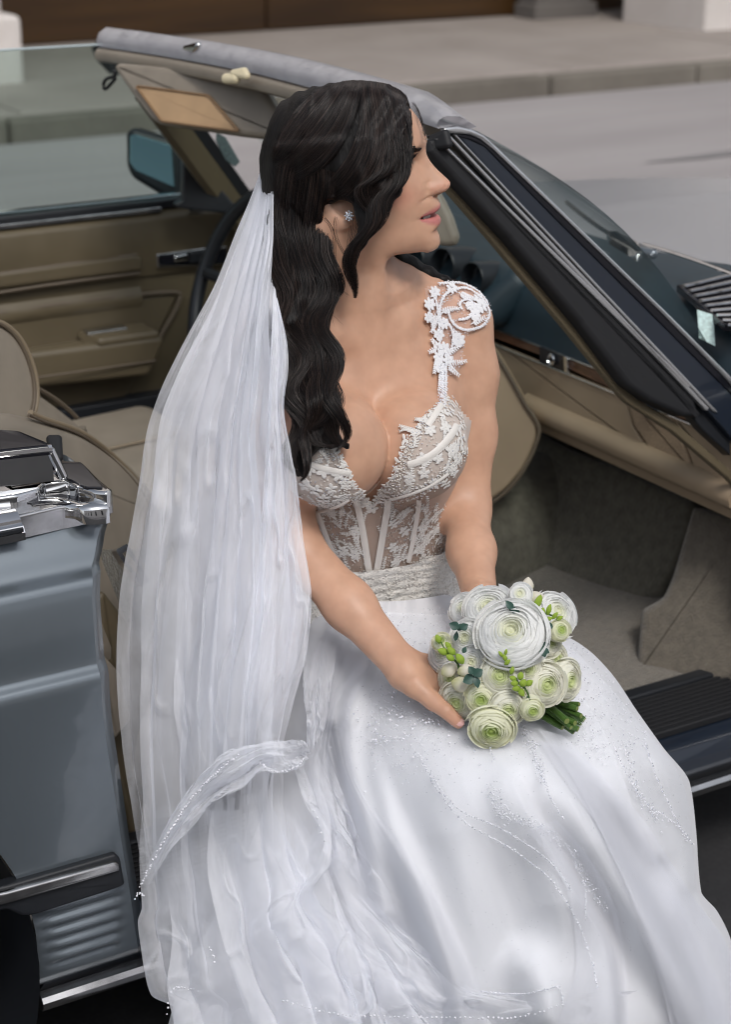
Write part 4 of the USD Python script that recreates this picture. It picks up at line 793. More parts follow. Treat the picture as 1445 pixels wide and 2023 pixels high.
def sd_trunk(p):
    d = sd_torso(p)
    neck = sd_chain(p, [X(668, 440, 2.225), X(676, 520, 2.252), X(690, 615, 2.283)], [.054, .0505, .058], .01)
    d = smin(d, neck, .05)
    d = smin(d, sd_cone(p, X(704, 555, 2.285), X(890, 622, 2.372), .040, .043), .045)
    d = smin(d, sd_cone(p, X(672, 560, 2.27), X(572, 640, 2.20), .040, .043), .045)
    d = smin(d, sd_chain(p, [X(660, 452, 2.178), X(688, 560, 2.216), X(706, 662, 2.247)], [.011, .0095, .007], .01), .022)       # neck tendon
    d = smin(d, sd_chain(p, [X(744, 520, 2.21), X(738, 600, 2.232), X(728, 665, 2.250)], [.008, .008, .006], .01), .022)
    d = smin(d, sd_chain(p, [X(742, 664, 2.253), X(790, 640, 2.272), X(845, 604, 2.318), X(885, 588, 2.345)], [.0085, .0085, .0085, .009], .01), .02)
    d = smin(d, sd_chain(p, [X(694, 676, 2.236), X(650, 662, 2.205), X(600, 628, 2.17)], [.0085, .0085, .0085], .01), .02)
    return smin(d, sd_breasts(p), .022)
def sd_arms(p):
    return np.minimum(sd_chain(p, ARM_L, ARM_LR, .02), sd_chain(p, ARM_R, ARM_RR, .02))
EARC = X(676, 408, 2.158)
ear_rim = [X(700, 396, 2.152), X(694, 372, 2.150), X(668, 366, 2.152), X(651, 384, 2.156), (X(650, 408, 2.160)), X(664, 430, 2.160), X(682, 441, 2.158), X(694, 436, 2.158)]
def sd_ear(p):
    d = sd_chain(p, ear_rim, [.0035, .0035, .0038, .004, .0038, .0038, .0052, .005], .004)
    d = smin(d, sd_ell(p, EARC + .006 * FW, np.stack([RT, UP, FW], 1), np.array([.016, .023, .006])), .004)
    d = smax(d, -sd_ell(p, X(686, 402, 2.150), np.stack([RT, UP, FW], 1), np.array([.0095, .012, .010])), .003)
    return d
def sd_body(p):
    d = smin(sd_trunk(p), sd_arms(p), .022)
    d = smin(d, np.minimum(gated(lambda q: sd_hand(q, RW, RK, RFING, RTH, .0205), X(880, 1365, 2.165), .09, p), gated(lambda q: sd_hand(q, LW_, LK, LFING, LTH, .020), X(1020, 1275, 2.21), .10, p)), .012)
    h = smin(gated(sd_head, head_pt(1.5, 0, 2.3), .145, p), gated(sd_ear, EARC, .035, p, .02), .006)
    return smin(d, h, .018)
CB = np.stack([RT, UP, FW], 1)
def cam_mesh(f, px0, px1, d0, d1, h, **kw):
    """a solid's surface, on a lattice that stands square to the view"""
    c = np.array([at(px0[0], px0[1], d0), at(px1[0], px1[1], d0), at(px0[0], px0[1], d1), at(px1[0], px1[1], d1), at(px0[0], px1[1], d1), at(px1[0], px0[1], d1)]) @ CB
    V, F = sdf_mesh(lambda q: f(q @ CB.T), c.min(0), c.max(0), h, **kw)
    return V @ CB.T, F
bV, bF = cam_mesh(sd_body, (455, 130), (1120, 1400), 1.98, 2.66, .0024)
M['skin'] = usdkit.material(stage, '/World/Looks/skin', {
    'a': ('attribute', dict(attribute='tint')), 'g': ('geometry', {}), 'n': ('noise_texture', dict(scale=38, detail=6.0)), 'r': ('rgb_ramp', dict(ramp=[(.3, (.90, .86, .84)), (.7, (1.07, 1.05, 1.04))])),
    'mu': ('mix_color', dict(blend_type='multiply', fac=1.0, use_clamp=False)), 'bn': ('noise_texture', dict(scale=900, detail=3.0)), 'b': ('bump', dict(strength=.12, distance=.0006)),
    'p': ('principled_bsdf', dict(roughness=.46, specular_ior_level=.42, subsurface_weight=.25, subsurface_radius=(1.0, .35, .2), subsurface_scale=.006, subsurface_method='burley'))},
    [('g.position', 'n.vector'), ('n.fac', 'r.fac'), ('a.color', 'mu.a'), ('r.color', 'mu.b'), ('mu.result', 'p.base_color'), ('g.position', 'bn.vector'), ('bn.fac', 'b.height'), ('b.normal', 'p.normal')], surface='p.BSDF')
def tint_of(V):
    base = np.array([.53, .315, .212]); c = np.tile(base, (len(V), 1))
    q = (V - HO) @ HR * 100; x, y, z = q.T; ay = np.abs(y); hd = (z > -9) & (z < 13.5) & (x > -4)
    def mixin(w, col): 
        c[:] = c * (1 - w[:, None]) + np.array(col) * w[:, None]
    dl = _xf(np.clip(z, -9, 13.3)) - x
    zc = -3.0 + .30 * np.clip(ay / 2.5, 0, 1) ** 2; taper = np.clip(1 - (ay / 3.1) ** 2, 0, 1)
    up = np.clip((z - zc) / np.maximum(1.12 * taper ** .8, .05), 0, 9); lo = np.clip((zc - z) / np.maximum(1.42 * taper ** .8, .05), 0, 9)
    lips = hd & (x > 7.2) & (ay < 3.1); wl = lips * np.where(z > zc, 1 / (1 + np.exp((up - 1) / .07)), 1 / (1 + np.exp((lo - 1) / .07)))
    mixin(hd * .55 * np.exp(-((x - 7.2) / 2.0) ** 2 - ((z - .6) / 1.4) ** 2) * (ay > 2.5), (.58, .25, .18))
    mixin(wl * .9, (.46, .155, .15))
    mixin(hd * (dl < 3) * .35 * np.exp(-((z - .3) / .7) ** 2) * (x > 10.5), (.60, .27, .20))
    mixin(hd * .9 * np.exp(-((ay - 2.9) / 1.2) ** 2 - ((z - 4.85) / .40) ** 2) * (x > 7) * (x < 9.6), (.22, .12, .09))
    mixin(hd * .5 * np.exp(-((ay - 2.95) / 1.2) ** 2 - ((z - 4.05) / .14) ** 2) * (x > 8.7) * (x < 9.8), (.12, .07, .055))
    bc_ = 5.32 + .38 * np.sin(np.clip((ay - 1.6) / 2.9, 0, 1) * 2.5); mixin(hd * .85 * np.exp(-((z - bc_) / .17) ** 2) * (ay > 1.5) * (ay < 4.8) * (x > 7.5), (.075, .045, .038))
    mixin(hd * .85 * np.exp(-((z - 4.84 + .10 * (ay - 2.95) ** 2) / .13) ** 2) * (ay > 1.75) * (ay < 4.2) * (x > 7.8) * (x < 9.9), (.03, .02, .018))
    for t in (RTH[3], RFING[0][3], RFING[1][3], LFING[0][3], LFING[1][3], LTH[3]): mixin(.45 * np.exp(-(np.linalg.norm(V - t, axis=1) / .012) ** 2), (.62, .27, .20))
    for k in (RTH[2], RK[0], RK[1], RTH[1]): mixin(.25 * np.exp(-(np.linalg.norm(V - k, axis=1) / .011) ** 2), (.58, .28, .20))
    for sp_, r_ in ((X(784, 388, 2.165), .0018), (X(742, 563, 2.24), .0012)): mixin(.75 * np.exp(-(np.linalg.norm(V - sp_, axis=1) / r_) ** 2), (.16, .08, .05))
    return c
PERSON_AT = np.array([at(738, 1330, 2.48)[0], at(738, 1330, 2.48)[1], .42])
person = thing('person', 'seated woman in white lace gown and long veil, dark wavy hair, looking aside, holding flowers', 'person', loc=PERSON_AT)
body = obj('body', (bV, bF), M['skin'], person, smooth=True)
UsdGeom.PrimvarsAPI(body).CreatePrimvar('tint', Sdf.ValueTypeNames.Float3Array, 'vertex').Set(Vt.Vec3fArray.FromNumpy(tint_of(bV).astype(np.float32)))
# ------------------------------------------------------------------ eyes, teeth, earring
M['eye_white'] = mat('eye_white', (.62, .58, .56), rough=.15); M['iris'] = mat('iris_brown', (.035, .018, .010), rough=.08); M['teeth'] = mat('teeth', (.62, .58, .52), rough=.2)
M['hair'] = mat('dark_hair', (.0055, .0042, .0040), rough=.36, spec=.26); M['hair_light'] = mat('dark_brown_hair', (.042, .027, .021), rough=.34, spec=.45); M['hair_brown'] = mat('brown_hair', (.014, .0085, .0065), rough=.36, spec=.32)
M['hair_base'] = mat('hair_underlayer', (.005, .004, .0036), rough=.5, spec=.2, bump=.5, bscale=260, bdist=.002, stretch=(1, 1, .25))
M['gem'] = mat('clear_stone', (.8, .82, .86), rough=.04, metal=.75); M['bead'] = mat('glass_bead', (.80, .80, .84), rough=.12, spec=.9, coat=.8)
M['pearl'] = mat('ivory_bead', (.74, .71, .66), rough=.22, spec=.8, coat=.5); M['lace'] = mat('ivory_lace', (.72, .695, .66), rough=.75, sheen=.3, bump=.5, bscale=900, bdist=.001)
M['lace_white'] = mat('white_lace', (.80, .79, .80), rough=.7, sheen=.3, bump=.5, bscale=900, bdist=.001)
for s in (-1, 1):
    c = head_pt(8.02, s * 2.95, 4.5); e = obj('eye', (lambda m: (m.vertices * .0118 + c, m.faces))(trimesh.creation.icosphere(3)), M['eye_white'], person, smooth=True)
    obj('iris', revolve([(.0058, .0100), (.0052, .0112), (.003, .0119), (.0, .0121)], c, HF - HS * s * .10, 20), M['iris'], e, smooth=True)
    L = []
    for k in np.linspace(-1, 1, 36):
        a = c + HR @ np.array([.0122 - .003 * k * k, k * .0098, .0036 - .0022 * k * k]); b = a + HR @ np.array([.0080, k * .004 + s * .003, .0030]); m = (a + b) / 2 + HR @ np.array([.0005, 0, -.0012])
        L.append(tube(spline([a, m, b], 5), np.linspace(.00055, .00014, 5), 4, cap=False))
    obj('eyelash', L, M['hair_base'], e)
    B = []
    for k in range(150):
        u = rng.random(); ww = rng.normal(0, .16); p0 = np.array([10.15 - 1.9 * u ** 1.5, s * (1.7 + 2.7 * u), 5.35 + .42 * math.sin(u * 2.4) + ww * (1 - .5 * u)])
        B.append(np.stack([p0, p0 + np.array([-.22, s * .35, .10])]) )
    BP = np.array(B).reshape(-1, 3); BP = HO + (BP * .01) @ HR.T
    for it in range(6):
        g = sgrad(sd_head, BP); BP = BP - g * (sd_head(BP) - .0006)[:, None]
    obj('eyebrow', [tube(BP[2 * i:2 * i + 2], [.0009, .0003], 4, cap=False) for i in range(len(B))], M['hair_base'], person)
obj('teeth', hull([head_pt(9.55, y, -2.93 + z) - HF * (.0045 * (y / 1.4) ** 2) for y in np.linspace(-1.5, 1.5, 7) for z in (-.25, .35)], .0012, 1), M['teeth'], person, smooth=True)
ec = X(690, 427, 2.1435); er = obj('earring', trimesh.creation.icosphere(1, .0016), M['chrome'], person) if False else thing('earring', None, None, parent=person)
ico1 = trimesh.creation.icosphere(1)
for k in range(14):
    r = 0 if k == 0 else (.0030 if k < 6 else .0055); th = k * (2 * math.pi / (5 if k < 6 else 8)); o = ec + r * (math.cos(th) * RT * .8 + math.sin(th) * UP) - FW * (.0015 if k == 0 else .0005)
    obj('stone', trimesh.Trimesh(ico1.vertices * (.0017 if k < 6 else .0013) + o, ico1.faces, process=False), M['gem'], er, smooth=False)
def nail(P, d, n, L, W):
    a = unit(d); n = unit(n - a * (n @ a)); b = np.cross(n, a); u, v = np.meshgrid(np.linspace(-1, 1, 9), np.linspace(-1, 1, 9), indexing='ij')
    w = W * np.sqrt(np.clip(1 - (np.clip(np.abs(u) - .45, 0, 1) / .62) ** 2, .05, 1))
    return grid(P + (u * L)[..., None] * a + (v * w)[..., None] * b + (-.0022 * v * v + .0006)[..., None] * n)
M['nail'] = mat('pink_nail', (.72, .42, .40), rough=.18, coat=.5)
td = RTH[3] - RTH[2]; obj('nail', nail(RTH[3] - unit(td) * .0015 + unit(-FW * .85 + UP * .35 + RT * .2) * .0068, td, -FW * .85 + UP * .35 + RT * .2, .0078, .0054), M['nail'], person, smooth=True)

# ------------------------------------------------------------------ hair: a dark volume with strands over it
lockpts = {}
def chain(p, wv=0.0):
    a = np.array(p, float); a = spline(a, 26) if wv else a; a[:, 0] += wv * np.sin(a[:, 1] / 21.0) * np.clip((a[:, 1] - 480) / 160, 0, 1); return ats(a[:, :3]), a[:, 3]
H_back = chain([(610, 270, 2.235, .050), (585, 350, 2.25, .043), (580, 420, 2.248, .036), (592, 490, 2.235, .034), (586, 560, 2.210, .034), (586, 640, 2.180, .032), (612, 720, 2.165, .027), (618, 790, 2.145, .026), (622, 845, 2.130, .022), (606, 890, 2.125, .013), (592, 935, 2.125, .004)], 9)
H_tip = chain([(628, 830, 2.125, .018), (655, 868, 2.118, .010), (684, 880, 2.118, .004)])
H_bulge = chain([(625, 640, 2.175, .018), (650, 600, 2.180, .010), (648, 560, 2.185, .012), (620, 520, 2.195, .02)])
H_side = chain([(758, 215, 2.185, .020), (777, 250, 2.165, .018), (785, 290, 2.150, .014), (782, 330, 2.140, .014), (775, 365, 2.136, .014), (752, 395, 2.134, .015), (735, 425, 2.134, .013), (722, 455, 2.134, .009), (703, 492, 2.138, .0075), (696, 525, 2.145, .006), (700, 575, 2.16, .0015)])
H_mid = chain([(735, 220, 2.150, .028), (738, 290, 2.138, .026), (715, 340, 2.136, .024), (690, 368, 2.140, .013)])
H_mid2 = chain([(752, 330, 2.134, .018), (738, 380, 2.134, .014), (728, 420, 2.136, .010)])
H_far = chain([(770, 500, 2.30, .016), (800, 524, 2.315, .015), (850, 546, 2.33, .011), (900, 560, 2.34, .003)])
def sd_cap(p):
    q = (p - HO) @ HR * 100; x, y, z = q.T; d = sd_head(p) - .0065 + .05 * np.clip((z - 8.6) / 2.2, 0, 1) ** 2; d = smin(d, sd_ell(p, head_pt(.75, 0, 5.1), HR, np.array([.0955, .083, .0925])), .012)
    line = np.interp(z, [-6, -2, 1.5, 3.5, 5.5, 7.5, 9.6, 11, 12, 13, 14], [-3.2, -2.6, -1.2, 3.6, 6.0, 7.4, 9.05, 8.9, 7.4, 6.0, 5.5])
    return smax(d, (x - line) * .0075, .006)
def sd_hair(p):
    d = gated(sd_cap, head_pt(0.5, 0, 4.5), .135, p)
    for (a, r), k in ((H_back, .03), (H_side, .02), (H_mid, .03), (H_mid2, .02), (H_tip, .012), (H_bulge, .012), (H_far, .01)): d = smin(d, sd_chain(p, a, r), k)
    q = p @ CB
    return d + .0026 * (np.sin(q[:, 0] * 300 + 5 * np.sin(q[:, 1] * 34)) * .5)
hV, hF = cam_mesh(sd_hair, (500, 120), (930, 960), 1.98, 2.45, .0030)
hair = obj('hair', (hV, hF), M['hair_base'], person, smooth=True)
# depth of the hair as seen, to lay strands on it
gy_, gx_ = np.mgrid[130:960:5, 505:930:5]
_t = np.full(gx_.size, 1.98); _r = rays(np.column_stack([gx_.ravel(), gy_.ravel()])); _best = np.full(gx_.size, 9.0); _bt = _t.copy(); live = np.ones(gx_.size, bool)
for _ in range(46):
    i = np.where(live)[0]; d = sd_hair(CAM + _r[i] * _t[i, None]); b = d < _best[i]; _best[i] = np.where(b, d, _best[i]); _bt[i] = np.where(b, _t[i], _bt[i])
    _t[i] += np.clip(d, .0003, .05) * .85; live[i] = (d > 4e-4) & (_t[i] < 2.45)
_D = _bt.reshape(gx_.shape); ok = (_best < .003).reshape(gx_.shape)
_ix = ndimage.distance_transform_edt(~ok, return_distances=False, return_indices=True); _D = ndimage.gaussian_filter(np.where(ok, _D, _D[tuple(_ix)]), .7)
def hair_depth(px): return ndimage.map_coordinates(_D, [(px[:, 1] - 130) / 5, (px[:, 0] - 505) / 5], order=1, mode='nearest')
strands, widths = [], []
def emit(P, w0, w1=None):
    strands.append(P); n = len(P); w = np.interp(np.linspace(0, 1, n), [0, .75, 1], [w0, w0, w0 * .25 if w1 is None else w1]); widths.append(w)
def flow(guides, n, lift=(-.001, .003), jit=3.0, wav=1.5, w=(.0003, .0007), tmin=.7, npt=26):
    G = [spline(np.array(g, float), npt) for g in guides]; G = np.array(G)
    for k in range(n):
        u = rng.random() * (len(G) - 1); i = min(int(u), len(G) - 2); f = u - i
        P = G[i] * (1 - f) + G[i + 1] * f; t = np.linspace(0, 1, npt)
        a, b, c = rng.random(3); P = P + rng.normal(0, jit, 2) * (.35 + .65 * t)[:, None] + np.column_stack([np.sin(t * (4 + 5 * a) + 7 * b), np.cos(t * (4 + 5 * b) + 7 * c)]) * wav * (.2 + t)[:, None]
        s, e = rng.random() * .12, tmin + (1 - tmin) * rng.random(); P = spline(P, npt)[int(s * npt):max(int(e * npt), 8)]
        d = hair_depth(P) - rng.uniform(*lift) - .0015 * np.sin(np.linspace(0, math.pi, len(P)))
        emit(ats(np.column_stack([P, d])), rng.uniform(*w))
A_ = [[(802, 190), (811, 228), (810, 280), (803, 328), (790, 366), (764, 398)], [(788, 178), (802, 230), (805, 285), (796, 335), (775, 372), (745, 415)], [(768, 168), (786, 230), (792, 290), (778, 342), (752, 384), (732, 425)],
      [(745, 163), (760, 230), (764, 292), (748, 342), (722, 378), (706, 398)], [(724, 161), (732, 230), (730, 290), (708, 340), (678, 376), (655, 392)], [(712, 160), (714, 225), (702, 285), (672, 335), (635, 370), (598, 388)]]
B_ = [[(716, 160), (700, 225), (672, 288), (635, 332), (592, 356), (552, 362)], [(700, 160), (676, 215), (640, 272), (600, 312), (568, 332), (542, 340)], [(680, 162), (645, 208), (606, 258), (574, 298), (552, 320), (537, 328)],
      [(655, 168), (615, 208), (580, 252), (556, 290), (543, 312), (536, 322)], [(625, 180), (590, 215), (562, 255), (546, 290), (538, 312), (534, 322)]]
C_ = [[(550, 325), (540, 420), (545, 490), (555, 560), (558, 630)], [(570, 325), (560, 430), (568, 500), (580, 570), (585, 640)], [(605, 335), (590, 440), (592, 510), (604, 580), (606, 650)], [(640, 335), (630, 425), (622, 490), (632, 560), (640, 620)], [(668, 345), (652, 420), (642, 480), (645, 540), (652, 590)]]
flow(A_, 3000, w=(.00025, .0006)); flow(B_, 2300, w=(.00025, .0006)); flow(C_, 1400, w=(.00025, .0006))
def lock(cl, rad, n, turns=.4, w=(.00025, .0006), spread=1.0, npt=56, wave=0.0):
    cl = np.array(cl, float); c = spline(cl, npt); c[:, 0] += wave * np.sin(c[:, 1] / 21.0 + cl[0, 0] * .01) * np.clip((c[:, 1] - 470) / 180, 0, 1.15); c[:, 2] -= wave * .0004 * np.cos(c[:, 1] / 21.0) * np.clip((c[:, 1] - 470) / 180, 0, 1); P0 = ats(c); t = np.linspace(0, 1, npt); R = np.interp(t, np.linspace(0, 1, len(rad)), rad)
    for k in range(int(n * 1.6)):
        r = math.sqrt(rng.random()) * spread; th = rng.random() * 6.283; ph = th + turns * 6.283 * t + rng.normal(0, .25) * t; rr = R * r * (1 + .25 * np.sin(t * 7 + rng.random() * 6)) * (1 + .3 * rng.normal() * t ** 3)
        P = P0 + rr[:, None] * (np.cos(ph)[:, None] * RT + .7 * np.sin(ph)[:, None] * FW + .25 * np.sin(ph + 1)[:, None] * UP) + rng.normal(0, .0006, 3)
        s = int(rng.random() * 6); e = npt - int(rng.random() ** 2 * 14); emit(P[s:e], rng.uniform(*w))
lock([(788, 225, 2.145), (795, 280, 2.128), (791, 332, 2.122), (776, 368, 2.118), (752, 398, 2.116), (745, 432, 2.116), (722, 465, 2.118), (698, 492, 2.122), (690, 520, 2.128), (697, 552, 2.138), (702, 588, 2.15)], [.008, .010, .011, .012, .013, .012, .010, .009, .007, .005, .001], 420, .5)
lock([(770, 250, 2.125), (772, 310, 2.114), (748, 350, 2.110), (720, 372, 2.112), (728, 410, 2.118), (742, 432, 2.12)], [.010, .012, .013, .012, .010, .004], 240, .4)
for cl, rad, n in (
    ([(575, 380, 2.20), (560, 450, 2.20), (570, 520, 2.19), (562, 590, 2.175), (580, 660, 2.155), (570, 730, 2.14), (585, 800, 2.125), (580, 870, 2.115), (590, 940, 2.115)], [.014, .015, .014, .014, .013, .012, .011, .009, .003], 420),
    ([(610, 335, 2.20), (600, 390, 2.19), (590, 460, 2.192), (603, 530, 2.178), (598, 600, 2.165), (612, 665, 2.145), (600, 735, 2.128), (618, 800, 2.115), (602, 865, 2.108), (588, 925, 2.11)], [.008, .015, .016, .015, .014, .014, .013, .013, .010, .002], 460),
    ([(628, 335, 2.185), (634, 385, 2.180), (622, 450, 2.185), (632, 515, 2.175), (640, 575, 2.165), (622, 640, 2.150), (640, 700, 2.130), (648, 752, 2.115), (632, 805, 2.108), (650, 850, 2.104), (684, 884, 2.108)], [.006, .012, .013, .014, .013, .014, .013, .014, .013, .010, .003], 460),
    ([(662, 340, 2.165), (656, 388, 2.168), (645, 440, 2.176), (640, 490, 2.172), (650, 540, 2.166), (655, 580, 2.163), (630, 622, 2.150), (618, 680, 2.132), (640, 735, 2.115), (655, 775, 2.108), (640, 815, 2.102), (612, 850, 2.100), (600, 890, 2.104)], [.005, .008, .009, .010, .011, .011, .012, .012, .013, .013, .011, .008, .002], 380),
    ([(556, 430, 2.205), (548, 520, 2.18), (556, 590, 2.155), (550, 650, 2.135), (566, 720, 2.12), (560, 790, 2.115)], [.010, .012, .012, .012, .010, .004], 300),
    ([(590, 560, 2.17), (575, 640, 2.155), (596, 710, 2.125), (580, 780, 2.115), (600, 840, 2.105), (626, 872, 2.100), (668, 880, 2.104)], [.010, .012, .012, .012, .010, .008, .002], 260),
    ([(640, 560, 2.165), (652, 610, 2.150), (636, 655, 2.135), (652, 700, 2.12), (668, 742, 2.108), (652, 785, 2.10), (664, 828, 2.095), (690, 862, 2.10), (676, 892, 2.10)], [.006, .008, .009, .009, .009, .008, .007, .005, .001], 170),
    ([(620, 700, 2.125), (640, 750, 2.108), (622, 800, 2.10), (600, 850, 2.10), (616, 890, 2.10), (604, 930, 2.10), (584, 950, 2.105)], [.008, .010, .010, .008, .006, .004, .001], 170),
    ([(765, 505, 2.32), (800, 540, 2.33), (850, 552, 2.335), (905, 560, 2.34)], [.012, .013, .010, .006], 160),
    ([(762, 515, 2.31), (790, 548, 2.32), (835, 560, 2.325), (880, 556, 2.33)], [.006, .007, .007, .006], 50)): lock(cl, rad, n, .45, wave=10.0 if cl[0][0] < 700 else 0)
for k in range(46):                                   # loose hairs that stray from the rest
    px, py = rng.uniform(570, 760), rng.uniform(185, 260) if k % 3 == 0 else rng.uniform(330, 700)
    if k % 3: px, py = rng.uniform(550, 645), rng.uniform(340, 640)
    P = [np.array([px, py])]; v = rng.normal(0, 1, 2) + (np.array([1.2, -.4]) if k % 3 == 0 else np.array([.3, 1.5]))
    for _ in range(14): v = v + rng.normal(0, .35, 2) + np.array([0, .12]); P.append(P[-1] + v / np.linalg.norm(v) * rng.uniform(3, 6))
    P = np.array(P); emit(ats(np.column_stack([P, hair_depth(P) - .004])), .00022)
for cl in ([(694, 440), (688, 490), (676, 540), (660, 590)], [(700, 400), (706, 450), (690, 500), (700, 550)], [(664, 430), (668, 480), (690, 520), (700, 560)], [(640, 430), (662, 500), (668, 560), (690, 585)], [(818, 208), (834, 240), (842, 276)], [(816, 204), (829, 226), (838, 262), (842, 280)]):
    for k in range(7):
        P = spline(np.array(cl, float) + rng.normal(0, 2.2, 2), 18); d = hair_depth(P); d = np.minimum(d, 2.19) if cl[0][0] > 810 else np.interp(np.linspace(0, 1, 18), [0, 1], [2.138, 2.17]); emit(ats(np.column_stack([P, d])), .00028)
kind_ = np.where(rng.random(len(strands)) < .16, 1, np.where(rng.random(len(strands)) < .35, 2, 0))
for kk, mk in ((0, 'hair'), (1, 'hair_light'), (2, 'hair_brown')):
    sel = [i for i in range(len(strands)) if kind_[i] == kk]
    cv = UsdGeom.BasisCurves.Define(stage, numbered(path_of(hair) + '/strands')); cv.CreateTypeAttr('linear'); cv.CreateWrapAttr('nonperiodic')
    cv.CreateCurveVertexCountsAttr(Vt.IntArray.FromNumpy(np.array([len(strands[i]) for i in sel], np.int32))); cv.CreatePointsAttr(Vt.Vec3fArray.FromNumpy(local(person, np.vstack([strands[i] for i in sel])).astype(np.float32)))
    cv.CreateWidthsAttr(Vt.FloatArray.FromNumpy((np.concatenate([widths[i] for i in sel]) * (.8 if kk == 1 else 1)).astype(np.float32))); cv.SetWidthsInterpolation('vertex')
    UsdShade.MaterialBindingAPI.Apply(cv.GetPrim()).Bind(M[mk]); tag(cv, kind='stuff')
# ------------------------------------------------------------------ gown: sheer bodice, lace, beads
M['sheer'] = cloth('sheer_bodice', (.60, .50, .43), .45, edge=.35, trans=.3)
M['cup'] = cloth('bodice_cup', (.74, .68, .62), .25, edge=.3, trans=.3)
M['illusion'] = cloth('illusion_net', (.70, .56, .50), .80, edge=.3, trans=.3)
M['bone'] = mat('boning_satin', (.74, .70, .65), rough=.5, sheen=.2)
M['satin'] = mat('white_satin', (.66, .66, .68), rough=.85, spec=.2, sheen=.25, bump=.12, bscale=700, bdist=.0006)
M['tulle'] = cloth('white_tulle', (.76, .765, .80), .72, edge=.5, trans=.5, weave=.12)
M['veil'] = cloth('veil_tulle', (.95, .955, .985), .685, edge=.6, trans=.5, weave=.12, dens=True)
M['glitter'] = cloth('glitter_tulle', (.78, .785, .80), .80, edge=.45, trans=.5)
def in_poly(px, poly):
    x, y = px[:, 0], px[:, 1]; r = np.zeros(len(px), bool); n = len(poly)
    for i in range(n):
        (x0, y0), (x1, y1) = poly[i - 1], poly[i]
        c = ((y0 > y) != (y1 > y)); r ^= c & (x < (x1 - x0) * (y - y0) / ((y1 - y0) or 1e-9) + x0)
    return r
def clip_mesh(V, F, keep):
    F = F[keep[F].all(1)]; u, inv = np.unique(F, return_inverse=True); return V[u], inv.reshape(-1, 3)
def smooth_pts(P, n): return [tuple(q) for q in spline(np.array(P, float), n, 'p')]
sd_bod = lambda p: sd_trunk(p) - .0032
tV, tF = cam_mesh(sd_bod, (470, 560), (1000, 1300), 2.1, 2.66, .0032)
tp = proj(tV); tn_ = sgrad(sd_bod, tV); front = (tn_ * (CAM - tV)).sum(1) > 0
neckline = [(520, 900), (560, 880), (600, 854), (628, 862), (650, 875), (669, 892), (686, 922), (699, 962), (713, 968), (722, 984), (731, 996), (742, 984), (754, 966), (769, 950), (782, 925), (793, 898), (802, 872), (812, 856), (822, 846), (839, 822), (864, 799), (880, 780)]
cupline = [(560, 1000), (590, 1012), (640, 1010), (690, 992), (716, 985), (731, 1000), (748, 988), (790, 985), (840, 968), (890, 930), (916, 900)]
hemline = [(570, 1080), (640, 1120), (700, 1140), (740, 1143), (800, 1128), (850, 1108), (900, 1085)]
bod_poly = neckline + [(905, 800), (960, 860), (960, 1080), (900, 1100)] + hemline[::-1][1:] + [(500, 1060)]
cup_poly = neckline + [(905, 800), (960, 860), (930, 900)] + cupline[::-1] + [(520, 980)]
inb, inc = in_poly(tp, bod_poly), in_poly(tp, cup_poly)
zb0, zb1 = at(735, 1120, 2.36)[2], at(600, 860, 2.2)[2]
back = ~front & (tV[:, 2] > zb0) & (tV[:, 2] < zb1 - .03)
gown = obj('bodice', clip_mesh(tV, tF, (front & inb & ~inc) | back), M['sheer'], person, smooth=True)
obj('cup', clip_mesh(tV, tF, front & inc), M['cup'], gown, smooth=True)
cape_poly = [(838, 566), (868, 560), (920, 566), (955, 590), (972, 618), (958, 640), (930, 656), (915, 680), (918, 715), (902, 742), (880, 740), (866, 700), (860, 650), (846, 610)]
sd_cape = lambda p: np.minimum(smin(sd_trunk(p), sd_arms(p), .022), 9) - .0022
kV, kF = cam_mesh(sd_cape, (820, 545), (990, 760), 2.2, 2.5, .0035)
kf = (sgrad(sd_cape, kV) * (CAM - kV)).sum(1) > -.2
obj('illusion_net', clip_mesh(kV, kF, kf & in_poly(proj(kV), cape_poly)), M['illusion'], gown, smooth=True)
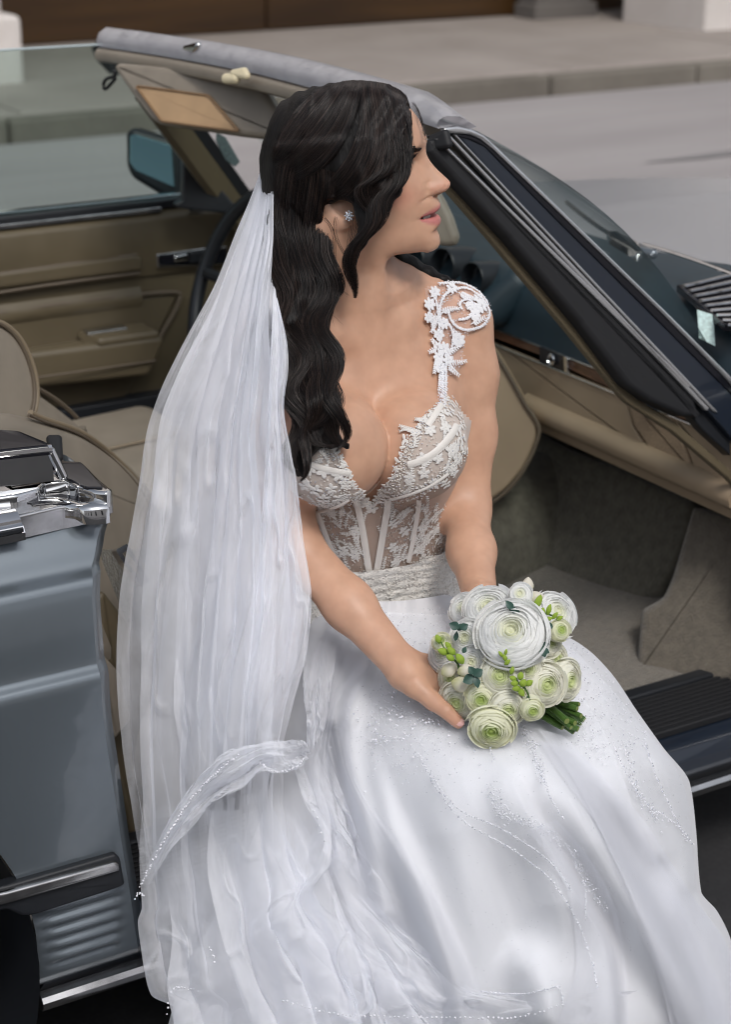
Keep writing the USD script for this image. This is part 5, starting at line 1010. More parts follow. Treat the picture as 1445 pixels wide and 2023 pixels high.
# --- lace: leaves, blossoms, sprigs and beads laid on the cloth
class Lace:
    def __init__(s, f): s.f, s.q, s.beads = f, [], []
    def leaf(s, x, y, a, L, W): s.q.append((x, y, a, L, W))
    def flower(s, x, y, r, k=6, a0=None):
        a0 = rng.random() * 6 if a0 is None else a0
        for i in range(k): a = a0 + i * 6.283 / k; s.leaf(x + math.cos(a) * r * .55, y + math.sin(a) * r * .55, a, r * .55, r * .36)
        s.bead(x, y, 1.9)
    def bead(s, x, y, r=1.6): s.beads.append((x, y, r))
    def line(s, P, step=3.2, r=1.6, jit=.6):
        P = np.array(P, float); L = np.linalg.norm(np.diff(P, axis=0), axis=1).sum()
        for q in spline(P, max(3, int(L / step)), 'p'): s.bead(q[0] + rng.normal(0, jit), q[1] + rng.normal(0, jit), r * rng.uniform(.8, 1.2))
    def cord(s, P, w=2.2):
        P = spline(np.array(P, float), max(4, int(np.linalg.norm(np.diff(np.array(P, float), axis=0), axis=1).sum() / 5)), 'p'); d = np.diff(P, axis=0)
        for q, e in zip(P[:-1] + d / 2, d): s.leaf(q[0], q[1], math.atan2(e[1], e[0]), 4.0, w)
    def sprig(s, x, y, a, L, W=2.6, leaf=6.0, curl=.02):
        W, leaf = W * .72, leaf * .72
        P = [(x, y)]; c = rng.normal(0, curl)
        n = int(L / 4.6)
        for i in range(n):
            a += c * 6; x += math.cos(a) * 4.6; y += math.sin(a) * 4.6; P.append((x, y)); k = 1 - .5 * i / n
            for sg in (-1, 1): b = a + sg * .8; s.leaf(x + math.cos(b) * leaf * k, y + math.sin(b) * leaf * k, b, leaf * k, W * k)
        if len(P) > 2: s.cord(P, 1.5); s.line(P, 6, 1.3)
    def build(s, parent, nm, mt, bmt, lift=.0012):
        if s.q:
            q = np.array(s.q); P, N, ok = march(s.f, q[:, :2]); m = trimesh.creation.icosphere(1); V, F, n = [], [], 0; mv = m.vertices
            for (x, y, a, L, W), p, nn, k in zip(q, P, N, ok):
                if not k or nn @ (CAM - p) < .12: continue
                z = (p - CAM) @ FW; sc = z / FPX; d = RT * math.cos(a) - UP * math.sin(a); d = unit(d - nn * (d @ nn)); b = np.cross(nn, d)
                V.append(p + nn * lift + mv[:, :1] * d * L * sc + mv[:, 1:2] * b * W * sc + mv[:, 2:] * nn * .0007); F.append(m.faces + n); n += len(mv)
            obj(nm, (np.vstack(V), np.vstack(F)), mt, parent, smooth=True, kind='stuff')
        if s.beads:
            q = np.array(s.beads); P, N, ok = march(s.f, q[:, :2]); sq = rng.random(len(q)) < .22
            for kk, mt_ in ((~sq, bmt), (sq, M['gem'])): put_beads(P[ok & kk] + N[ok & kk] * lift, q[ok & kk, 2] * .00062, mt_, parent)
ICO = trimesh.creation.icosahedron()
def put_beads(P, r, mt, parent, nm='bead'):
    V = P[:, None] + ICO.vertices[None] * np.asarray(r)[:, None, None]; F = ICO.faces[None] + 12 * np.arange(len(P))[:, None, None]
    return obj(nm, (V.reshape(-1, 3), F.reshape(-1, 3)), mt, parent, smooth=False, kind='stuff')
la = Lace(sd_bod); lw = Lace(lambda p: np.minimum(sd_bod(p), sd_cape(p)))
# neckline edges, thick with beads and little leaves
for seg in (neckline[2:8], neckline[12:]):
    for off in (0, 5, 10, 15): la.line([(x + (off if seg[0][0] > 700 else -off), y + off * .7) for x, y in seg], 3.0, 1.8, 2.0)
    P = spline(np.array(seg, float), 26, 'p')
    for q in P: la.leaf(q[0] + rng.normal(0, 4), q[1] + rng.normal(3, 4), rng.random() * 6, 7, 3.2)
la.line([(699, 962), (713, 970), (722, 986), (731, 998), (742, 986), (754, 968)], 2.6, 1.9, 1.5)
for x, y in ((712, 975), (722, 992), (735, 1003), (748, 985), (757, 973), (706, 990), (765, 985)): la.flower(x, y, 12, 6)
# sprig standing up from the edge, tip of the strap
la.sprig(835, 858, math.pi + .35, 46, 3, 6, .0); la.sprig(850, 832, math.pi + .1, 30, 3, 6, .0)
# cups
for x, y, r in ((640, 930, 15), (668, 938, 13), (612, 925, 14), (625, 968, 13), (655, 965, 12), (682, 955, 13), (604, 958, 13), (590, 985, 12), (640, 985, 12), (668, 985, 12), (850, 850, 12), (880, 845, 12), (835, 905, 12), (893, 890, 13), (866, 905, 11), (886, 925, 12), (838, 935, 12), (810, 945, 12), (858, 955, 12), (880, 955, 11), (902, 850, 12), (906, 880, 12), (904, 905, 11), (896, 930, 11), (890, 815, 10), (876, 818, 11), (912, 866, 10), (914, 840, 9), (908, 822, 9), (918, 890, 9), (898, 800, 9)): la.flower(x, y, r, rng.integers(5, 7))
for x, y, a, L in ((620, 880, .4, 46), (640, 905, 2.6, 36), (600, 940, 1.2, 36), (690, 975, 2.8, 60), (800, 960, -.7, 60), (815, 885, -.6, 60), (830, 925, -.5, 60), (900, 870, 1.8, 46), (870, 820, 1.0, 60), (860, 880, .5, 36), (905, 905, 2.2, 40), (790, 975, .1, 60)): la.sprig(x, y, a, L, 2.6, 6)
for _ in range(1100):
    x, y = rng.uniform(575, 918), rng.uniform(800, 1010)
    if in_poly(np.array([(x, y)]), cup_poly)[0]: la.bead(x, y, rng.uniform(.9, 1.9))
# corset: sprigs rising between the bones, denser towards the waist
for k in range(120):
    x, y = rng.uniform(595, 880), rng.uniform(1010, 1138); m_ = (x - 738) / 150
    if in_poly(np.array([(x, y)]), bod_poly)[0] and abs(m_) > .10: la.sprig(x, y, -1.57 + m_ * .9 + rng.normal(0, .35), rng.uniform(22, 52), 2.0, 4.6, .015)
for k in range(26):
    x, y = rng.uniform(590, 880), rng.uniform(1005, 1130)
    if in_poly(np.array([(x, y)]), bod_poly)[0] and abs(x - 738) > 24: la.flower(x, y, rng.uniform(8, 12))
for k in range(1500):
    x, y = rng.uniform(585, 885), rng.uniform(995, 1142)
    if in_poly(np.array([(x, y)]), bod_poly)[0] and (abs(x - 736) > 16 or y > 1120): la.bead(x, y, rng.uniform(.7, 1.7))
for off in (-8, 0, 8): la.line([(x, y + off) for x, y in hemline], 2.6, 1.9, 2.2)
for off in range(0, 22, 5): la.line([(x, y - off + 6) for x, y in cupline[:5]], 3, 1.6, 2.5); la.line([(x, y - off + 6) for x, y in cupline[6:]], 3, 1.6, 2.5)
la.build(gown, 'lace', M['lace'], M['pearl'])
# shoulder lace: scrolls and blossoms down to the thin beaded strap
for P in ([(872, 640), (868, 610), (882, 580), (915, 570), (948, 588), (966, 618), (950, 645), (920, 652), (895, 640), (884, 615)], [(905, 632), (928, 626), (936, 606), (922, 592), (908, 600), (912, 612)], [(850, 575), (862, 600), (866, 640), (868, 690), (874, 740), (874, 786)],
          [(866, 562), (900, 560), (940, 574), (964, 604)], [(846, 596), (852, 640), (862, 664)], [(880, 690), (880, 740), (879, 790)], [(886, 640), (894, 668), (886, 700)]):
    for o_ in (-3, 0, 3): lw.line([(x + o_ * .7, y + o_ * .4) for x, y in P], 2.8, 1.35, 1.2)
    lw.cord(P, 3.0)
for o_ in range(-8, 9, 3): lw.line([(872 + o_ * .9, 720), (872 + o_ * .7, 760), (874 + o_, 800)], 3.0, 1.7, 1.0)
for x, y, r in ((848, 602, 13), (858, 578, 12), (846, 628, 11), (905, 672, 14), (900, 676, 8), (866, 662, 12), (876, 690, 14), (866, 706, 12), (885, 712, 12), (950, 606, 14), (938, 622, 12), (928, 606, 9), (892, 570, 12), (945, 590, 11), (876, 640, 12), (868, 726, 12)): lw.flower(x, y, r, 7)
for x, y, a, L in ((868, 690, -2.4, 26), (880, 700, -.4, 44), (882, 716, .2, 40), (884, 722, .9, 30), (866, 706, 2.0, 34), (866, 690, 3.0, 22), (872, 735, 1.7, 40), (858, 620, 1.4, 40), (870, 620, -.7, 40), (915, 600, .3, 34), (905, 580, .4, 44), (930, 640, -.3, 30), (895, 650, 1.3, 26)): lw.sprig(x, y, a, L, 3.4, 6.4, .01)
for _ in range(420):
    x, y = rng.uniform(838, 972), rng.uniform(560, 745)
    if in_poly(np.array([(x, y)]), cape_poly)[0] and rng.random() < .8: lw.bead(x, y, rng.uniform(.8, 1.8))
lw.build(gown, 'lace', M['lace_white'], M['bead'], .0018)
# boning
def ribbon(px, w, f, parent, mt, nm='boning', lift=.0016):
    c = spline(np.array(px, float), 26, 'p'); t = np.gradient(c, axis=0); n = np.stack([-t[:, 1], t[:, 0]], 1); n /= np.linalg.norm(n, axis=1, keepdims=True)
    rows = []
    for o_ in np.linspace(-1, 1, 6):
        P, N, ok = march(f, c + n * o_ * w * .5); rows.append(P + N * (lift + .0012 * (1 - o_ * o_)))
    return obj(nm, grid(np.array(rows)), mt, parent, smooth=True)
for px, w in (([(703, 985), (717, 1050), (728, 1120), (732, 1140)], 13), ([(768, 985), (757, 1050), (747, 1110), (742, 1140)], 13), ([(628, 1012), (646, 1060), (672, 1125)], 10), ([(828, 985), (820, 1040), (806, 1110)], 9), ([(660, 1100), (680, 1140)], 9),
              ([(602, 912), (640, 925), (690, 934)], 12), ([(806, 918), (850, 900), (884, 868), (902, 840)], 14), ([(845, 842), (858, 822), (872, 800)], 12), ([(590, 1015), (640, 1008), (690, 985)], 6), ([(770, 985), (830, 968), (885, 935)], 6)): ribbon(px, w, sd_bod, gown, M['bone'])
# ruched band round the waist
zt, zl = at(740, 1118, 2.36)[2], at(740, 1262, 2.40)[2]
uu, tt = np.meshgrid(np.linspace(0, 2 * math.pi, 220, endpoint=False), np.linspace(0, 1, 70), indexing='ij')
zz_ = zt + (zl - zt) * tt + .012 * np.cos(uu - math.pi / 2) * 0; zc_ = np.clip(zz_, ta.min(), ta.max())
fold = tt * 9 + .35 * np.sin(uu * 3 + 1) + .25 * np.sin(uu * 7 + 2.1 + tt * 3) + .8 * np.sin(uu * .5 + .6)
off = .0075 + .0020 * np.abs(np.sin(fold * math.pi)) ** .8 + .0040 * meshkit.fbm(np.stack([uu * 14, tt * 16, uu * 0], -1), 4)
cu, su = np.cos(uu), np.sin(uu); e_ = 2 / 2.25; ca, sa = np.sign(cu) * np.abs(cu) ** e_, np.sign(su) * np.abs(su) ** e_
hw_, hd_ = thw(zc_) + off, thd(zc_) + off
W_ = np.stack([tcx[0](zc_), tcx[1](zc_), zz_], -1) + (hw_ * ca)[..., None] * TLv + (hd_ * sa)[..., None] * TFv
band = obj('waistband', grid(W_, closed_u=True), mat('beaded_ruching', (.76, .735, .69), rough=.6, sheen=.3, vary=.1, vscale=300, bump=.6, bscale=500, bdist=.001), person, smooth=True)
Wf = W_.reshape(-1, 3); sel = rng.choice(len(Wf), 6000); nn = Wf[sel] - np.stack([tcx[0](zc_).ravel(), tcx[1](zc_).ravel(), zz_.ravel()], 1)[sel]; nn /= np.linalg.norm(nn, axis=1, keepdims=True)
for k in range(170):
    i = rng.integers(len(Wf)); 
    sel = np.r_[sel, np.argsort(((Wf[::3] - Wf[i]) ** 2).sum(1))[:9] * 3]
nn = Wf[sel] - np.stack([tcx[0](zc_).ravel(), tcx[1](zc_).ravel(), zz_.ravel()], 1)[sel]; nn /= np.linalg.norm(nn, axis=1, keepdims=True)
put_beads(Wf[sel] + nn * .0008 + rng.normal(0, .0012, (len(sel), 3)), rng.uniform(.0004, .0012, len(sel)), M['pearl'], band)

# ------------------------------------------------------------------ skirt
from scipy.interpolate import RBFInterpolator
ctl = np.array([(620, 1120, 2.40), (640, 1170, 2.385), (740, 1170, 2.352), (830, 1170, 2.375), (905, 1165, 2.43), (650, 1215, 2.36), (745, 1230, 2.325), (850, 1215, 2.37), (940, 1210, 2.40), (640, 1300, 2.325), (760, 1290, 2.272), (880, 1260, 2.315), (1000, 1240, 2.345), (1130, 1262, 2.395),
    (640, 1380, 2.29), (760, 1380, 2.215), (850, 1400, 2.170), (930, 1440, 2.135), (1000, 1380, 2.205), (1100, 1400, 2.225), (1200, 1340, 2.30), (1262, 1408, 2.335), (960, 1520, 2.085), (1040, 1500, 2.095), (1110, 1480, 2.155), (1200, 1450, 2.20), (1290, 1510, 2.245), (1365, 1548, 2.36),
    (1375, 1640, 2.37), (1385, 1760, 2.38), (1445, 1870, 2.40), (1480, 2100, 2.42), (980, 1650, 2.080), (980, 1800, 2.10), (980, 2023, 2.13), (980, 2250, 2.19), (1200, 1650, 2.16), (1210, 1850, 2.165), (1330, 1800, 2.23), (1300, 2023, 2.18), (1250, 2250, 2.22), (1450, 2250, 2.36), (780, 1500, 2.14), (700, 1500, 2.20), (800, 1650, 2.115), (700, 1700, 2.16), (600, 1800, 2.21), (700, 1950, 2.17),
    (560, 2000, 2.23), (450, 2100, 2.28), (560, 1600, 2.29), (560, 1400, 2.36), (440, 1800, 2.30), (350, 2000, 2.32), (330, 2250, 2.32), (700, 2250, 2.24)], float)
rbf = RBFInterpolator(ctl[:, :2] / 500, ctl[:, 2], kernel='thin_plate_spline', smoothing=2e-5)
folds = [  # polyline px, height m, half width px on the left and right of the crest
    ([(1035, 1470), (1110, 1560), (1200, 1690), (1300, 1860), (1400, 2040), (1440, 2200)], .034, 52, 30), ([(1150, 1500), (1250, 1610), (1350, 1780), (1440, 1950), (1480, 2100)], .018, 36, 40),
    ([(985, 1500), (1060, 1640), (1150, 1790), (1200, 1900), (1210, 2040), (1210, 2200)], .016, 70, 16), ([(1262, 1420), (1320, 1520), (1350, 1640), (1365, 1740)], .020, 30, 24), ([(1210, 1440), (1270, 1560), (1310, 1680)], .010, 24, 24),
    ([(880, 1480), (900, 1640), (930, 1820), (950, 2050)], .012, 80, 60), ([(720, 1440), (760, 1600), (840, 1780), (900, 1960), (930, 2200)], .014, 40, 26), ([(690, 1350), (690, 1480), (720, 1620), (760, 1800)], .012, 26, 22),
    ([(1000, 1860), (1060, 1930), (1090, 2040)], .014, 50, 40), ([(1080, 1700), (1110, 1800), (1110, 1900), (1080, 2000)], .012, 60, 40), ([(660, 1240), (655, 1330), (650, 1420)], .010, 20, 18), ([(760, 1240), (720, 1330), (690, 1420)], .006, 18, 18), ([(640, 1560), (660, 1700), (720, 1850)], .012, 30, 30)]
def skirt_depth(px):
    px = np.asarray(px, float); d = rbf(px / 500)
    for P, A, wl, wr in folds:
        c = spline(np.array(P, float), 40, 'p'); best = np.full(len(px), 1e9); sg = np.ones(len(px)); tt_ = np.zeros(len(px))
        for i in range(len(c) - 1):
            e = c[i + 1] - c[i]; t = np.clip(((px - c[i]) @ e) / (e @ e), 0, 1); v = px - c[i] - t[:, None] * e; dd = np.linalg.norm(v, axis=1); k = dd < best
            best = np.where(k, dd, best); sg = np.where(k, np.sign(v[:, 0] * -e[1] + v[:, 1] * e[0]), sg); tt_ = np.where(k, (i + t) / (len(c) - 1), tt_)
        w = np.where(sg > 0, wl, wr); d = d - 2.1 * A * np.exp(-(best / w) ** 2) * np.clip(tt_ * 3.5, 0, 1) 
    q = np.column_stack([px[:, 0] / 95 - px[:, 1] / 260, px[:, 1] / 330, np.zeros(len(px))]); d = d - .012 * (meshkit.fbm(q, 3, 4) - .5) * np.clip((px[:, 1] - 1350) / 250, .15, 1)
    d = d - .0035 * np.sin(px[:, 0] / 7.5 + 2 * np.sin(px[:, 0] / 31)) * np.exp(-np.maximum(px[:, 1] - 1190, 0) / 55)
    q2 = np.column_stack([px[:, 0] / 34, px[:, 1] / 70, np.zeros(len(px))]); return d - .0022 * (meshkit.fbm(q2, 2, 9) - .5)
xR = PchipInterpolator([1080, 1120, 1165, 1215, 1262, 1320, 1408, 1475, 1548, 1640, 1760, 1800, 1860, 2100, 2300], [880, 893, 908, 960, 1130, 1200, 1262, 1310, 1364, 1376, 1386, 1418, 1446, 1490, 1510])
xL = PchipInterpolator([1080, 1130, 1200, 1300, 1400, 1600, 1800, 1960, 2100, 2300], [640, 612, 600, 575, 560, 520, 430, 350, 320, 310])
ny, nx = 300, 300; ys_ = np.linspace(1168, 2270, ny); sx_ = np.linspace(0, 1, nx)
GX = xL(ys_)[:, None] + (xR(ys_) - xL(ys_))[:, None] * sx_[None]; GY = np.repeat(ys_[:, None], nx, 1)
GY = GY + 20 * np.sin(np.pi * sx_)[None] * np.exp(-((GY - 1168) / 60) ** 2)
dsk = skirt_depth(np.column_stack([GX.ravel(), GY.ravel()])).reshape(ny, nx)
wide = (xR(ys_) - xL(ys_))[:, None]; eR = (1 - sx_)[None] * wide; eL = sx_[None] * wide
dsk = dsk + .060 * np.exp(-(eR / 26) ** 1.2) + .05 * np.exp(-(eL / 30) ** 1.2)
SK = ats(np.column_stack([GX.ravel(), GY.ravel(), dsk.ravel()])).reshape(ny, nx, 3)
wrap = []
for k, (b, inn) in enumerate(((.03, 6), (.10, 22), (.22, 60), (.34, 130))):     # the cloth goes on round the far side of the legs
    wrap.append((ats(np.column_stack([GX[:, -1] - inn, GY[:, -1], dsk[:, -1] + b])), ats(np.column_stack([GX[:, 0] + inn, GY[:, 0], dsk[:, 0] + b]))))
SKF = np.concatenate([np.stack([w[1] for w in wrap[::-1]], 1), SK, np.stack([w[0] for w in wrap], 1)], 1)
skirt = obj('skirt', grid(SKF), M['satin'], person, smooth=True)
def on_skirt(px, lift): px = np.asarray(px, float); e = xR(np.clip(px[:, 1], 1080, 2300)) - px[:, 0]; return ats(np.column_stack([px, skirt_depth(px) + .060 * np.exp(-(np.maximum(e, 0) / 26) ** 1.2) - lift]))
def over(Lp, Rp, nm, mt, lift, n=120, m=60, amp=.004, parent=None, seed=1, fr=5):
    """a layer of net lying over the skirt between two edges given in order from top to bottom"""
    L, R = spline(np.array(Lp, float), n, 'p'), spline(np.array(Rp, float), n, 'p'); s = np.linspace(0, 1, m)
    px = L[:, None] * (1 - s)[None, :, None] + R[:, None] * s[None, :, None]; q = px.reshape(-1, 2); r = meshkit.fbm(np.column_stack([np.tile(s * fr, n), np.repeat(np.linspace(0, 2.2, n), m), np.full(n * m, seed * 3.3)]), 3, seed) - .5
    return obj(nm, grid(on_skirt(q, lift + amp * (r + .5) * 2).reshape(n, m, 3)), mt, parent or skirt, smooth=True)
over([(652, 1215), (640, 1400), (640, 1560), (700, 1700), (800, 1830), (900, 1960), (960, 2060), (1000, 2200)], [(900, 1235), (1000, 1400), (1020, 1500), (1080, 1650), (1160, 1800), (1215, 1900), (1240, 1990), (1245, 2200)], 'overlay', M['glitter'], .006, amp=.005, seed=2)
over([(985, 1330), (1040, 1450), (1110, 1560), (1200, 1720), (1290, 1900), (1340, 2040), (1370, 2200)], [(1125, 1275), (1258, 1420), (1355, 1560), (1368, 1650), (1380, 1770), (1440, 1870), (1480, 2200)], 'overlay', M['glitter'], .005, amp=.006, seed=5)
over([(650, 1230), (610, 1360), (640, 1520), (640, 1640), (690, 1800), (740, 2000), (760, 2200)], [(760, 1300), (690, 1430), (700, 1520), (780, 1650), (870, 1780), (950, 1960), (990, 2200)], 'overlay', M['tulle'], .014, amp=.012, seed=8, fr=4)
over([(645, 1260), (620, 1400), (610, 1520), (650, 1700)], [(740, 1310), (664, 1400), (650, 1500), (690, 1690)], 'overlay', M['tulle'], .022, amp=.015, seed=11, fr=3)
over([(1062, 1462), (1120, 1545), (1178, 1625), (1255, 1790), (1325, 2023), (1350, 2230)], [(1130, 1478), (1190, 1530), (1253, 1595), (1364, 1762), (1445, 1885), (1496, 2100), (1500, 2230)], 'overlay', M['tulle'], .020, amp=.004, seed=21, fr=2)
over([(1062, 1440), (1140, 1550), (1210, 1690), (1290, 1870), (1350, 2060), (1380, 2230)], [(1110, 1450), (1200, 1545), (1290, 1680), (1380, 1850), (1440, 2000), (1470, 2230)], 'overlay', M['tulle'], .026, amp=.004, seed=25, fr=2)
over([(1040, 1640), (1090, 1700), (1130, 1790), (1140, 1900), (1100, 2040), (1090, 2230)], [(1100, 1620), (1180, 1720), (1222, 1812), (1240, 1935), (1243, 2005), (1240, 2230)], 'overlay', M['tulle'], .014, amp=.008, seed=29, fr=2)
for sd_, lf, am in ((61, .004, .0040), (67, .008, .0042)):
    over([(652, 1205), (640, 1330), (660, 1480), (720, 1640), (800, 1830), (860, 2000), (900, 2230)], [(905, 1215), (1080, 1300), (1180, 1420), (1240, 1560), (1290, 1740), (1380, 1950), (1430, 2230)], 'overlay', M['glitter'], lf, n=140, m=130, amp=am, seed=sd_, fr=13)
# beads and sequins of the skirt: strings, sprays and scatter
bp, br = [], []
def zz5(p): return [(640 + x / 1.795, 1400 + y / 1.795) for x, y in p]
def string(P, step=4.2, r=1.9, jit=1.0):
    P = np.array(P, float); L = np.linalg.norm(np.diff(P, axis=0), axis=1).sum(); q = spline(P, int(L / step), 'p'); bp.extend(q + rng.normal(0, jit, q.shape)); br.extend(rng.uniform(.6, 1.15, len(q)) * r)
for P in ([(340, 160), (420, 310), (500, 400), (640, 480), (790, 590), (860, 680), (920, 800), (970, 980)], [(1030, 130), (1080, 240), (1150, 340), (1240, 400), (1310, 480)], [(1140, 110), (1180, 240), (1240, 370), (1290, 470)], [(740, 130), (765, 210), (800, 300), (850, 390)]): string(zz5(P), 4.0, 2.1)
for P in ([(380, 220), (500, 370), (600, 410), (720, 480), (820, 560), (875, 640)], [(860, 480), (900, 560), (930, 650), (930, 740)], [(560, 1000), (700, 1010), (830, 985), (850, 1050)]): string(zz5(P), 2.4, 1.5, .6); string(zz5(P), 2.4, 1.2, 1.6)
for P, n, sp in (([(600, 260), (610, 330), (640, 385)], 150, 11), ([(640, 375), (720, 400), (800, 440), (850, 490)], 190, 8), ([(880, 500), (920, 590), (960, 660), (1000, 720)], 130, 6), ([(590, 120), (600, 190)], 26, 3), ([(740, 120), (780, 270)], 110, 7), ([(690, 40), (740, 130)], 60, 8), ([(1080, 120), (1120, 300), (1200, 400)], 150, 8), ([(930, 80), (990, 180)], 60, 14)):
    q = spline(np.array(zz5(P)), n, 'p'); bp.extend(q + rng.normal(0, sp / 1.3, q.shape)); br.extend(rng.uniform(.7, 2.0, n))
for k in range(900):
    x = rng.normal(800, 75); y = rng.normal(1440, 50)
    if y > 1300 + abs(x - 800) * .2: bp.append((x, y)); br.append(rng.uniform(.5, 1.5) if rng.random() < .93 else 2.6)
for k in range(700): bp.append((rng.uniform(650, 960), 1200 + abs(rng.normal(0, 70)))); br.append(rng.uniform(.5, 1.5))
for k in range(500): bp.append((rng.uniform(1120, 1280), rng.uniform(1270, 1480))); br.append(rng.uniform(.6, 1.7))
for k in range(1500): bp.append((rng.uniform(640, 1420), rng.uniform(1420, 2060))); br.append(rng.uniform(.35, .95))
bp, br = np.array(bp), np.array(br); k = (bp[:, 0] < xR(np.clip(bp[:, 1], 1100, 2290)) - 6) & (bp[:, 1] > 1195) & (bp[:, 0] > 640); bp, br = bp[k], br[k]
sq = rng.random(len(bp)) < .35
for kk, mt_ in ((~sq, M['bead']), (sq, M['gem'])): put_beads(on_skirt(bp[kk], .0175 + .003 * rng.random(kk.sum())), br[kk] * .00060, mt_, skirt)

# ------------------------------------------------------------------ veil: gathered at the back of the head, falling in layers to a pool of net
def drape(Lp, Rp, nm, mt, parent, n=150, m=110, pleats=5, amp=.018, seed=1, grow=.3, fold=10, crease=.0, fade=(0, 0)):
    """cloth hung between two edges (px, py, depth), thrown into folds that open downwards"""
    L, R = spline(np.array(Lp, float), n, 'p'), spline(np.array(Rp, float), n, 'p'); s, t = np.linspace(0, 1, m), np.linspace(0, 1, n)
    S, T = np.meshgrid(s, t); r1 = meshkit.fbm(np.stack([S * pleats, T * 1.3, S * 0 + seed * 7.7], -1), 2, seed) - .5; r2 = meshkit.fbm(np.stack([S * pleats * 2.6, T * 2.6, S * 0 + seed * 3.1], -1), 3, seed + 40) - .5
    r4 = meshkit.fbm(np.stack([S * 2.4, T * 4.0, S * 0 + seed * 2.7], -1), 3, seed + 21) - .5; Sw = S + .22 * r4 * np.minimum(1, T * 2.5) * np.minimum(1, np.minimum(S, 1 - S) * 6)
    ph = 2 * math.pi * (pleats * Sw + .9 * r1 + .25 * np.sin(3 * T + seed)); k = amp * (grow + (1 - grow) * T ** .8)
    P = L[:, None] * (1 - S[..., None]) + R[:, None] * S[..., None]; env = np.minimum(1, np.minimum(S, 1 - S) * 9)
    P[..., 2] += k * (np.sin(ph) + 1.1 * r2 * 2) + crease * np.abs(r1) * 2
    r3 = meshkit.fbm(np.stack([S * 9 + T * 7, T * 5 - S * 4, S * 0 + seed * 1.9], -1), 4, seed + 80) - .5; rg = np.exp(-(np.abs(meshkit.fbm(np.stack([S * 4 + T * 5, T * 3 - S * 3, S * 0 + seed * 5.1], -1), 2, seed + 90) - .5) / .022) ** 2); P[..., 2] += (.034 * r3 - .010 * rg) * np.clip(T * 2.2, 0, 1); P[..., :2] += 10 * r3[..., None] * np.clip(T * 2, 0, 1)[..., None]
    P[..., 0] += fold * env * np.cos(ph + .6) * (.3 + .7 * T) + 14 * r2 * env * T
    o = obj(nm, grid(ats(P.reshape(-1, 3)).reshape(n, m, 3)), mt, parent, smooth=True); dn = np.ones_like(T)
    if mt is M['veil'] and L[0, 1] < 600: dn *= 1 + .9 * np.clip(1 - T * 2.6, 0, 1)
    if fade[0]: dn *= np.clip(T / fade[0], .02, 1)
    if fade[1]: dn *= np.clip((1 - T) / fade[1], .02, 1)
    dn *= .82 + .5 * meshkit.fbm(np.stack([Sw * pleats * 3, T * 1.6, S * 0 + seed], -1), 2, seed + 7)
    UsdGeom.PrimvarsAPI(o).CreatePrimvar('dens', Sdf.ValueTypeNames.FloatArray, 'vertex').Set(Vt.FloatArray.FromNumpy(dn.ravel().astype(np.float32))); return o
veil = drape([(522, 322, 2.262), (500, 380, 2.27), (470, 450, 2.275), (425, 560, 2.285), (372, 660, 2.29), (318, 770, 2.30), (290, 850, 2.30), (272, 960, 2.30), (252, 1080, 2.30), (236, 1200, 2.305), (231, 1320, 2.31), (245, 1500, 2.32), (262, 1600, 2.325), (282, 1720, 2.33), (300, 1800, 2.335)],
             [(542, 318, 2.235), (542, 400, 2.235), (542, 480, 2.21), (541, 560, 2.17), (548, 640, 2.13), (566, 716, 2.118), (552, 800, 2.12), (572, 900, 2.125), (590, 1030, 2.13), (613, 1170, 2.125), (604, 1290, 2.13), (575, 1410, 2.16), (560, 1480, 2.19), (560, 1600, 2.2), (560, 1720, 2.21)], 'veil', M['veil'], person, pleats=5, amp=.012, seed=3, fold=15, fade=(0, .3))
D2 = -.018
drape([(526, 326, 2.25), (500, 400, 2.25), (462, 500, 2.258), (418, 610, 2.26), (352, 740, 2.265), (312, 850, 2.27), (300, 960, 2.27), (286, 1100, 2.275), (276, 1250, 2.28), (276, 1450, 2.29), (284, 1600, 2.295), (292, 1760, 2.30), (300, 1900, 2.30)],
      [(541, 320, 2.225), (541, 420, 2.215), (538, 520, 2.18), (544, 640, 2.115), (560, 720, 2.10), (545, 830, 2.10), (560, 930, 2.105), (578, 1060, 2.11), (600, 1180, 2.11), (590, 1300, 2.12), (560, 1420, 2.15), (540, 1560, 2.18), (540, 1900, 2.2)], 'layer', M['veil'], veil, pleats=4.3, amp=.014, seed=9, fold=18, fade=(0, .3))
drape([(530, 330, 2.24), (510, 420, 2.238), (480, 520, 2.235), (444, 630, 2.235), (402, 760, 2.235), (372, 880, 2.235), (356, 1020, 2.24), (350, 1200, 2.245), (344, 1380, 2.25), (360, 1500, 2.255), (390, 1620, 2.26), (400, 1800, 2.26)],
      [(540, 322, 2.215), (541, 430, 2.20), (536, 540, 2.15), (530, 640, 2.10), (535, 740, 2.085), (528, 850, 2.085), (540, 960, 2.09), (540, 1100, 2.09), (545, 1220, 2.095), (540, 1400, 2.11), (530, 1560, 2.14), (520, 1800, 2.17)], 'layer', M['veil'], veil, pleats=3.4, amp=.013, seed=14, fold=14, fade=(0, .3))
drape([(532, 340, 2.232), (520, 440, 2.22), (495, 560, 2.20), (470, 700, 2.18), (440, 850, 2.165), (425, 1000, 2.165), (400, 1200, 2.17), (390, 1400, 2.18), (400, 1600, 2.19)],
      [(540, 330, 2.21), (540, 450, 2.18), (528, 560, 2.125), (515, 700, 2.08), (505, 850, 2.07), (515, 1000, 2.075), (520, 1200, 2.08), (500, 1400, 2.09), (480, 1600, 2.12)], 'layer', M['veil'], veil, pleats=4, amp=.010, seed=21, fold=10, fade=(0, .3))
